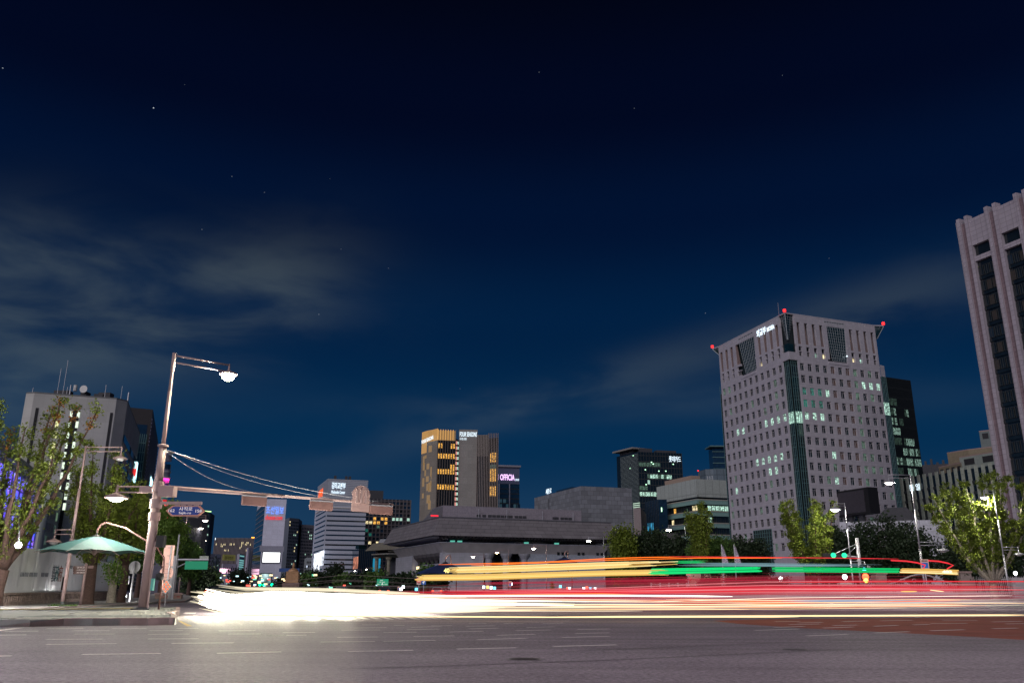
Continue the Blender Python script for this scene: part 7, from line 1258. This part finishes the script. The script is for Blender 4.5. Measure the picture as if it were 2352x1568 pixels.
# ================================================================ vehicles standing in the avenue
def car(label, x, Y, col, rear=True, lightson=True, rz=0.0, s=1.0, X=None):
    X = hy(x, 1365, Y).x if X is None else X; t = Thing('car', label, 'car', (X, Y, 0), 'cars waiting in the avenue'); m_ = mat('car_paint_%.2f' % col[0], col, .25, .3, .03); W, L_, Hc = .92*s, 2.25*s, 1.5*s
    prof = [(-L_, .32), (-L_, .95), (-L_*.93, 1.02), (-L_*.80, 1.40), (-L_*.66, Hc), (L_*.18, Hc), (L_*.46, 1.02), (L_*.92, .88), (L_, .6), (L_, .32)]
    def sec(y, z): return W*(1 if z < .98 else 1-.25*(z-.98)/(Hc-.98))*(.96 if abs(y) > L_*.95 else 1)
    m = MB(); n = len(prof); i0 = len(m.v); m.v += [(X-sec(y, z), Y+y, z*s) for y, z in prof]+[(X+sec(y, z), Y+y, z*s) for y, z in prof]
    for k in range(n): l = (k+1) % n; m.f.append((k, l, n+l, n+k)); m.m.append(0)
    m.f.append(tuple(range(n))); m.m.append(0); m.f.append(tuple(range(2*n-1, n-1, -1))); m.m.append(0); t.part('body', m, m_)
    for a, b_ in (((-L_*.925, 1.06), (-L_*.815, 1.37)), ((L_*.215, Hc-.06), (L_*.43, 1.08))):
        sgn = -1 if a[0] < 0 else 1; m = MB(); y0, z0 = a; y1, z1 = b_; w0, w1 = sec(y0, z0)-.1, sec(y1, z1)-.1; o_ = .02*sgn
        m.poly([(X-w0, Y+y0+o_, z0+.02), (X+w0, Y+y0+o_, z0+.02), (X+w1, Y+y1+o_, z1+.02), (X-w1, Y+y1+o_, z1+.02)]); t.part('rear_window' if sgn < 0 else 'windscreen', m, M_DARKG)
    for sx in (-1, 1):
        m = MB(); m.poly([(X+sx*(sec(0, 1.06)+.012), Y-L_*.72, 1.06), (X+sx*(sec(0, 1.06)+.012), Y+L_*.34, 1.06), (X+sx*(sec(0, 1.4)+.012), Y+L_*.18, 1.42), (X+sx*(sec(0, 1.4)+.012), Y-L_*.64, 1.42)]); t.part('side_window', m, M_DARKG)
        for yy in (-L_*.62, L_*.62): t.part('wheel', MB().tube([(X+sx*(W-.2), Y+yy, .33), (X+sx*(W+.01), Y+yy, .33)], .33, 16), M_BLACK)
        t.part('tail_light', MB().box((X+sx*(W-.36) if sx > 0 else X-W+.04, Y-L_-.03, .78), (X+W-.04 if sx > 0 else X-(W-.36), Y-L_+.02, .95)), emit('tail_lamp', (1, .06, .02), 5))
        t.part('headlight', MB().box((X+sx*(W-.36) if sx > 0 else X-W+.04, Y+L_-.06, .62), (X+W-.04 if sx > 0 else X-(W-.36), Y+L_+.02, .76)), M_WHITE)
    t.part('number_plate', MB().box((X-.26, Y-L_-.035, .52), (X+.26, Y-L_-.001, .64)), M_WHITE); return t
car('dark car seen from behind above the white glare at its left end', 532, 64, (.02, .02, .025)); car('second dark car from behind, right of the first, over the white glare', 618, 70, (.05, .045, .05)); car('third dark car, half sunk behind the glare beside the seated statue', 715, 78, (.06, .07, .08)); car('dark car farther up the avenue left of the statue plinth', 505, 110, (.02, .02, .03)); car('dark car farther up the avenue with tail lights beside the first car', 521, 140, (.03, .03, .04)); car('small silver car standing far off under the three green lights', 790, 150, (.3, .3, .33)); car('small dark car standing far off below the green direction sign', 890, 150, (.04, .06, .12)); car('small white car standing far off right of the green direction sign', 1010, 150, (.4, .4, .42))
t = Thing('oncoming_headlights', 'cluster of white headlights of far traffic at the left end of the glare', 'car lights', (hy(470, 1352, 150).x, 150, 0))
for x, y, s in ((450, 1354, .25), (456, 1353, .3), (462, 1353.5, .35), (470, 1352.5, .4), (478, 1352, .35), (486, 1352.5, .3), (490, 1351.5, .3), (500, 1351, .25)): p = hy(x, y+1, 150); t.part('headlight', MB().box((p.x-s*2.2, 150, p.z-s*.5), (p.x+s*2.2, 150.2, p.z+s*.5)), emit('headlamp_white', (1, .97, .9), 7))

# ================================================================ the light streaks of the passing traffic
def streaks(name, label, keys, n, rad, m_, Y0, Y1, seed, x0j=(0, 0), x1j=(0, 0), minlen=.15, taper=True, wav=.0, group='light streaks of the passing traffic', density=None):
    """keys: (x, top, bottom) rows of the band in the picture; every streak is a thin glowing tube following the lane"""
    rr = random.Random(seed); xs = [k[0] for k in keys]; mb = MB()
    for k in range(n):
        f = (k+rr.random())/n if not taper else min(1.15, max(-.15, rr.gauss(.5, .27))); a = xs[0]+rr.uniform(*x0j); b = xs[-1]-rr.uniform(*x1j)
        if density == 'left': b = a+(b-a)*(minlen+(1-minlen)*rr.random()**1.6)
        elif density == 'rand': L_ = (b-a)*rr.uniform(minlen, 1); a = a+(b-a-L_)*rr.random(); b = a+L_
        Y = rr.uniform(Y0, Y1); N = max(4, int((b-a)/60)); P = []; ph = rr.uniform(0, 6)
        for i in range(N+1):
            x = a+(b-a)*i/N; t_, b_ = np.interp(x, xs, [q[1] for q in keys]), np.interp(x, xs, [q[2] for q in keys]); y = t_+(b_-t_)*f+wav*math.sin(x*.01+ph); P.append(hy(x, y, Y))
        r0 = rad*rr.uniform(.6, 1.3); mb.tube(P, [r0*(.25 if taper and i in (0, N) else 1) for i in range(N+1)], 4, rr.randrange(len(m_)) if isinstance(m_, list) else 0, cap=True)
    return single(name, mb, m_, label, 'light trail', group)
WH = emit('headlight_streak', (1.0, .93, .80), 3.2); WH2 = emit('headlight_streak_bright', (1.0, .95, .80), 15); RPK = glow('tail_streak_pinkish', (1.0, .32, .34), 1.1, .5); YL2 = emit('display_streak_dark', (.95, .50, .10), .7); YL3 = emit('display_streak_pale', (1.0, .80, .38), 1.25); GN2 = emit('display_streak_green_dark', (.0, .5, .13), .7); WH3 = glow('headlight_streak_soft', (1.0, .84, .62), 1.5, .5)
WY = glow('headlight_streak_warm', (1.0, .70, .36), 1.9, .55); RDs = glow('tail_streak', (1.0, .03, .055), .85, .42); RD2 = emit('tail_streak_bright', (1.0, .035, .05), .95); RD3 = glow('tail_streak_dim', (.8, .03, .08), .6, .26); ORs = emit('marker_streak_orange', (1.0, .17, .01), 1.7)
YLs = emit('display_streak_yellow', (1.0, .66, .16), 1.0); GNs = emit('display_streak_green', (.0, .80, .20), 1.0); PWs = glow('pale_streak', (.75, .55, .60), .62, .22); CYs = glow('cyan_streak', (.35, .62, .70), .6, .35); BLs = emit('blue_streak', (.25, .45, .75), .8)
streaks('white_light_trail', 'dense blinding white glare of headlights at the left end of the trails', [(452, 1356, 1392), (480, 1363, 1398), (520, 1378, 1409), (560, 1376, 1413), (640, 1368, 1413), (760, 1372, 1406), (930, 1374, 1402), (1040, 1377, 1399)], 110, .038, WH2, 48, 52, 1, (6, 90), (0, 240)); streaks('yellow_light_trail', 'warm yellow fringe round the left end of the white glare', [(438, 1358, 1378), (480, 1356, 1404), (560, 1372, 1417), (700, 1365, 1417)], 40, .03, [WY, WH3], 53, 57, 41, (-6, 90), (0, 120), density='rand', minlen=.2)
streaks('white_light_trail', 'white headlight bundle thinning out across the middle of the road', [(620, 1370, 1410), (900, 1374, 1401), (1300, 1377, 1399), (1700, 1380, 1396)], 34, .022, [WH, WH3, WH3], 50, 55, 2, (0, 300), (0, 100), .2, density='left')
streaks('white_light_trail', 'pair of thin white headlight lines running to the right edge above the road', [(1000, 1380, 1397), (1500, 1378, 1393), (1800, 1366, 1390), (2420, 1355, 1386)], 7, .013, [WH, WH3], 50, 55, 3, (0, 400), (0, 600), .3)
streaks('white_light_trail', 'upper white headlight line under the red trails', [(690, 1370, 1376), (1000, 1367, 1371), (1400, 1362.5, 1367), (1764, 1363, 1368)], 6, .03, WH, 56, 60, 4, (0, 60), (0, 500)); streaks('white_light_trail', 'lowest yellowish white line skimming the road', [(560, 1414, 1421), (800, 1415, 1419), (1300, 1414.5, 1417.5), (1800, 1410, 1414), (2100, 1405, 1409)], 6, .022, WY, 40, 41, 5, (0, 200), (0, 900)); streaks('yellow_light_trail', 'faint tan line skimming the road to the right edge', [(1200, 1415, 1417.5), (1764, 1409, 1411), (2400, 1402, 1405)], 4, .018, WY, 40.5, 41, 6, (0, 200), (0, 100))
streaks('yellow_light_trail', 'warm amber streaks woven into the white bundle', [(760, 1370, 1412), (1300, 1372, 1404), (1800, 1372, 1398), (2420, 1366, 1386)], 22, .012, [WY, WH3, ORs], 50, 58, 7, density='rand', minlen=.12)
streaks('orange_light_trail', 'thin orange line bordering the red band', [(690, 1370, 1370.6), (1000, 1367.5, 1368), (1400, 1360, 1361), (1764, 1376.0, 1380)], 3, .016, ORs, 60, 61, 8)
streaks('red_light_trail', 'deep red tail light band across the middle right', [(760, 1362, 1370), (1000, 1357, 1368), (1400, 1349, 1363), (1764, 1334, 1362), (2420, 1327, 1357)], 70, .015, [RDs, RD3, RD3, RPK], 62, 68, 9, (0, 350), (0, 300), density='rand', minlen=.35); streaks('red_light_trail', 'bright red tail light lines along the middle of the red band', [(1000, 1358, 1366), (1400, 1351, 1360), (1764, 1341, 1358), (2420, 1332, 1349)], 11, .016, [RD2, RDs, RPK], 60, 62, 10, (0, 500), (0, 300), density='rand', minlen=.4)
streaks('red_light_trail', 'single bright red line at the top of the red band on the right', [(1760, 1332, 1333), (2100, 1327, 1328.5), (2420, 1325, 1326.5)], 3, .022, RD2, 60, 61, 11, (0, 60)); streaks('red_light_trail', 'dim red threads hanging between the yellow display trail and the red band', [(1040, 1336, 1343), (1400, 1324, 1338), (1764, 1314, 1335), (2200, 1312, 1332)], 26, .015, RD3, 60, 66, 12, density='rand', minlen=.2)
streaks('red_light_trail', 'lower wine red haze of tail lights under the white line', [(800, 1364, 1374), (1200, 1368, 1378), (1700, 1362, 1384), (2100, 1352, 1376), (2420, 1346, 1368)], 80, .016, [RD3, RD3, PWs], 56, 62, 13, density='rand', minlen=.2)
streaks('red_light_trail', 'high red line of bus roof markers on the right', [(1540, 1274.2, 1275.4), (1764, 1273.6, 1275.6), (1960, 1275.0, 1276.0), (2067, 1276, 1276.6)], 4, .020, RD2, 58, 59, 14); streaks('orange_light_trail', 'high orange line of bus roof markers starting left', [(1011, 1296.6, 1297.6), (1100, 1294.0, 1295), (1250, 1289, 1290.5), (1392, 1280, 1281.5), (1480, 1276, 1278), (1580, 1274.5, 1276)], 3, .020, ORs, 58, 59, 15); streaks('orange_light_trail', 'second high orange line just under the first', [(1086, 1298, 1299), (1200, 1293, 1294), (1392, 1284, 1285), (1600, 1277, 1278.5), (1800, 1276, 1277)], 2, .018, ORs, 57, 57.5, 16)
for lab, pts in (('hooked red line left of the blue street sign', [(2050, 1280), (2085, 1281.5), (2110, 1285), (2129, 1290.5), (2124, 1298)]), ('hooked red line ending at the far right of the display trail', [(2136, 1280), (2160, 1281.5), (2180, 1285.5), (2193, 1290), (2179, 1298.5)])): single('red_light_trail', MB().tube([hy(x, y, 58) for x, y in pts], .05, 5), RD2, lab, 'light trail', 'light streaks of the passing traffic')
streaks('yellow_display_trail', 'upper broad yellow trail of a bus number display, starting at the digits 40', [(1034, 1303.5, 1316.5), (1120, 1300, 1315), (1392, 1289, 1303.5), (1563, 1284, 1293)], 26, .015, [YLs, YL2, YL3, YLs], 57, 57.4, 17, (0, 26), (0, 120), taper=False); streaks('yellow_display_trail', 'lower broad yellow trail of a bus side display', [(955, 1322, 1334.5), (1100, 1318.5, 1332.5), (1392, 1308, 1320.5), (1490, 1306, 1318.5), (1545, 1304, 1317)], 26, .015, [YLs, YL2, YL3, YLs], 55, 55.4, 18, (0, 26), (0, 60), taper=False)
streaks('green_display_trail', 'upper green thread fading out of the upper yellow trail', [(1540, 1285, 1291), (1640, 1283, 1289)], 5, .012, GNs, 57, 57.4, 19, (0, 20), (0, 40))
GE = [('upper half of the left green display trail', [(1492, 1303, 1310), (1600, 1300, 1307.2), (1753, 1297, 1302)], 9, 20), ('lower half of the left green display trail', [(1492, 1311, 1318), (1600, 1308.4, 1314), (1756, 1304, 1309)], 8, 21), ('upper half of the right green display trail', [(1774, 1297.2, 1301.8), (1900, 1297, 1301.6), (2071, 1298, 1302)], 7, 22), ('lower half of the right green display trail', [(1776, 1303.4, 1308.6), (1900, 1303, 1308.6), (2073, 1303.6, 1308.8)], 7, 23)]
for lab, kk, n_, sd in GE: streaks('green_display_trail', lab, kk, n_, .018, [GNs, GNs, GN2], 55, 55.3, sd, (0, 12), (0, 12), taper=False)
streaks('yellow_display_trail', 'short broad yellow trail at the right end of the green one', [(2070, 1298.2, 1309), (2140, 1299, 1310.5), (2207, 1301, 1312.5)], 20, .015, [YLs, YL2, YL3], 55, 55.4, 24, (0, 6), (0, 8), taper=False)
streaks('pale_light_trail', 'pale grey green streaks of a passing bus side above the green trails', [(1545, 1289, 1296), (1764, 1288, 1296), (1900, 1289, 1295), (2046, 1290, 1294)], 14, .02, CYs, 60, 62, 25, density='rand', minlen=.3)
streaks('pale_light_trail', 'faint pale streaks of passing car bodies low on the right', [(1300, 1366, 1400), (1764, 1352, 1402), (2420, 1350, 1398)], 110, .018, PWs, 58, 66, 26, density='rand', minlen=.15); streaks('blue_light_trail', 'short pale blue streak low on the right above the kerb', [(1764, 1373, 1378), (2180, 1369, 1374)], 6, .016, BLs, 52, 53, 27, (0, 100), (0, 150)); streaks('orange_light_trail', 'thin orange streak under the pale blue one', [(1700, 1382, 1382.6), (1764, 1380.4, 1381), (2210, 1370.6, 1371.2)], 2, .018, ORs, 51, 51.2, 28); streaks('pale_light_trail', 'faint grey threads in the air over the far avenue traffic', [(560, 1352, 1366), (800, 1326, 1366), (1200, 1344, 1358)], 12, .006, PWs, 70, 78, 29, density='rand', minlen=.08)
streaks('yellow_light_trail', 'two short yellow indicator streaks inside the red band near the gate', [(2073, 1350, 1352.5), (2110, 1349.6, 1352)], 4, .024, YLs, 60, 60.3, 30); streaks('yellow_light_trail', 'short curved amber streak right of the indicator streaks', [(2140, 1346.5, 1349), (2172, 1350, 1352)], 3, .016, WY, 60, 60.2, 31)
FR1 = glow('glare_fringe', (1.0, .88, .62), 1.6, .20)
streaks('yellow_light_trail', 'faint see-through tubes imitating the soft bloom round the white glare', [(440, 1352, 1396), (500, 1354, 1412), (560, 1362, 1420), (760, 1362, 1414), (930, 1368, 1408), (1200, 1370, 1404)], 90, .075, FR1, 46, 47, 51, (0, 110), (0, 300))  # wide faint tubes paint the bloom of the glare, no lamp's own trail
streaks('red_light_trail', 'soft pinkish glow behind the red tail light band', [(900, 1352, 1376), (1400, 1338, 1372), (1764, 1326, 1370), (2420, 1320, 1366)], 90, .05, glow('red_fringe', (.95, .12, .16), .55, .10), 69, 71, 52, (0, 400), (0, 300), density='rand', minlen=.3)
def digits(s, x0, x1, y0, y1, Y, m_, lab): 
    a, b = hy(x0, y1, Y), hy(x1, y0, Y); t = Thing('display_digits', lab, 'digits', a, 'bus display digits'); lettering(t, s, a, (1, 0, 0), (0, 0, 1), b.x-a.x, b.z-a.z, m_, bold=.03, ext=.03)
digits('40', 1023, 1036, 1305, 1316, 56.5, emit('digit_yellow', (1, .8, .25), 1.6), 'glowing yellow digits 40 where the upper yellow trail begins'); digits('402', 2168, 2190, 1302, 1308.5, 54.7, emit('digit_pale', (1, .9, .6), 1.6), 'pale digits 402 at the right end of the yellow trail')

rr = random.Random(77); mb = MB()
CL = [emit('far_lights_warm', (1, .75, .4), 2.0), emit('far_lights_cool', (.6, .95, 1), 2.0), emit('far_lights_red', (1, .12, .08), 1.8), emit('far_lights_green', (.2, 1, .6), 1.4)]
for k in range(230):
    x = rr.uniform(432, 760) if k < 170 else rr.uniform(760, 1000); Y = rr.uniform(190, 420); p = hy(x, rr.uniform(1322 if k < 170 else 1336, 1352), Y); w_ = rr.uniform(.12, .5)*Y/250; mb.box((p.x-w_, Y, p.z-w_*.5), (p.x+w_, Y+.2, p.z+w_*.5), rr.choice((0, 0, 1, 1, 2, 3)))
o = single('far_street_lights', mb, CL, 'countless tiny shop and car lights low along the far avenue', 'lights', kind='stuff')


gl = [o for o in bpy.data.objects if o.get('label', '').startswith('dense blinding white glare')][0]
for x, e in ((474, 1300), (515, 1300), (560, 1500), (610, 1300), (665, 1200), (730, 1000), (800, 800)):
    p = hy(x, 1388, 45.6); ld = bpy.data.lights.new('headlamp_beam', 'SPOT'); ld.energy = e; ld.spot_size = math.radians(110); ld.spot_blend = 1; ld.shadow_soft_size = .12; ld.color = (1.0, .95, .70)
    lo = bpy.data.objects.new('headlamp_beam', ld); COL.objects.link(lo); lo.parent = gl; lo.location = p-gl.location; lo.rotation_euler = Vector((.05, 1, .12)).to_track_quat('Z', 'Y').to_euler()
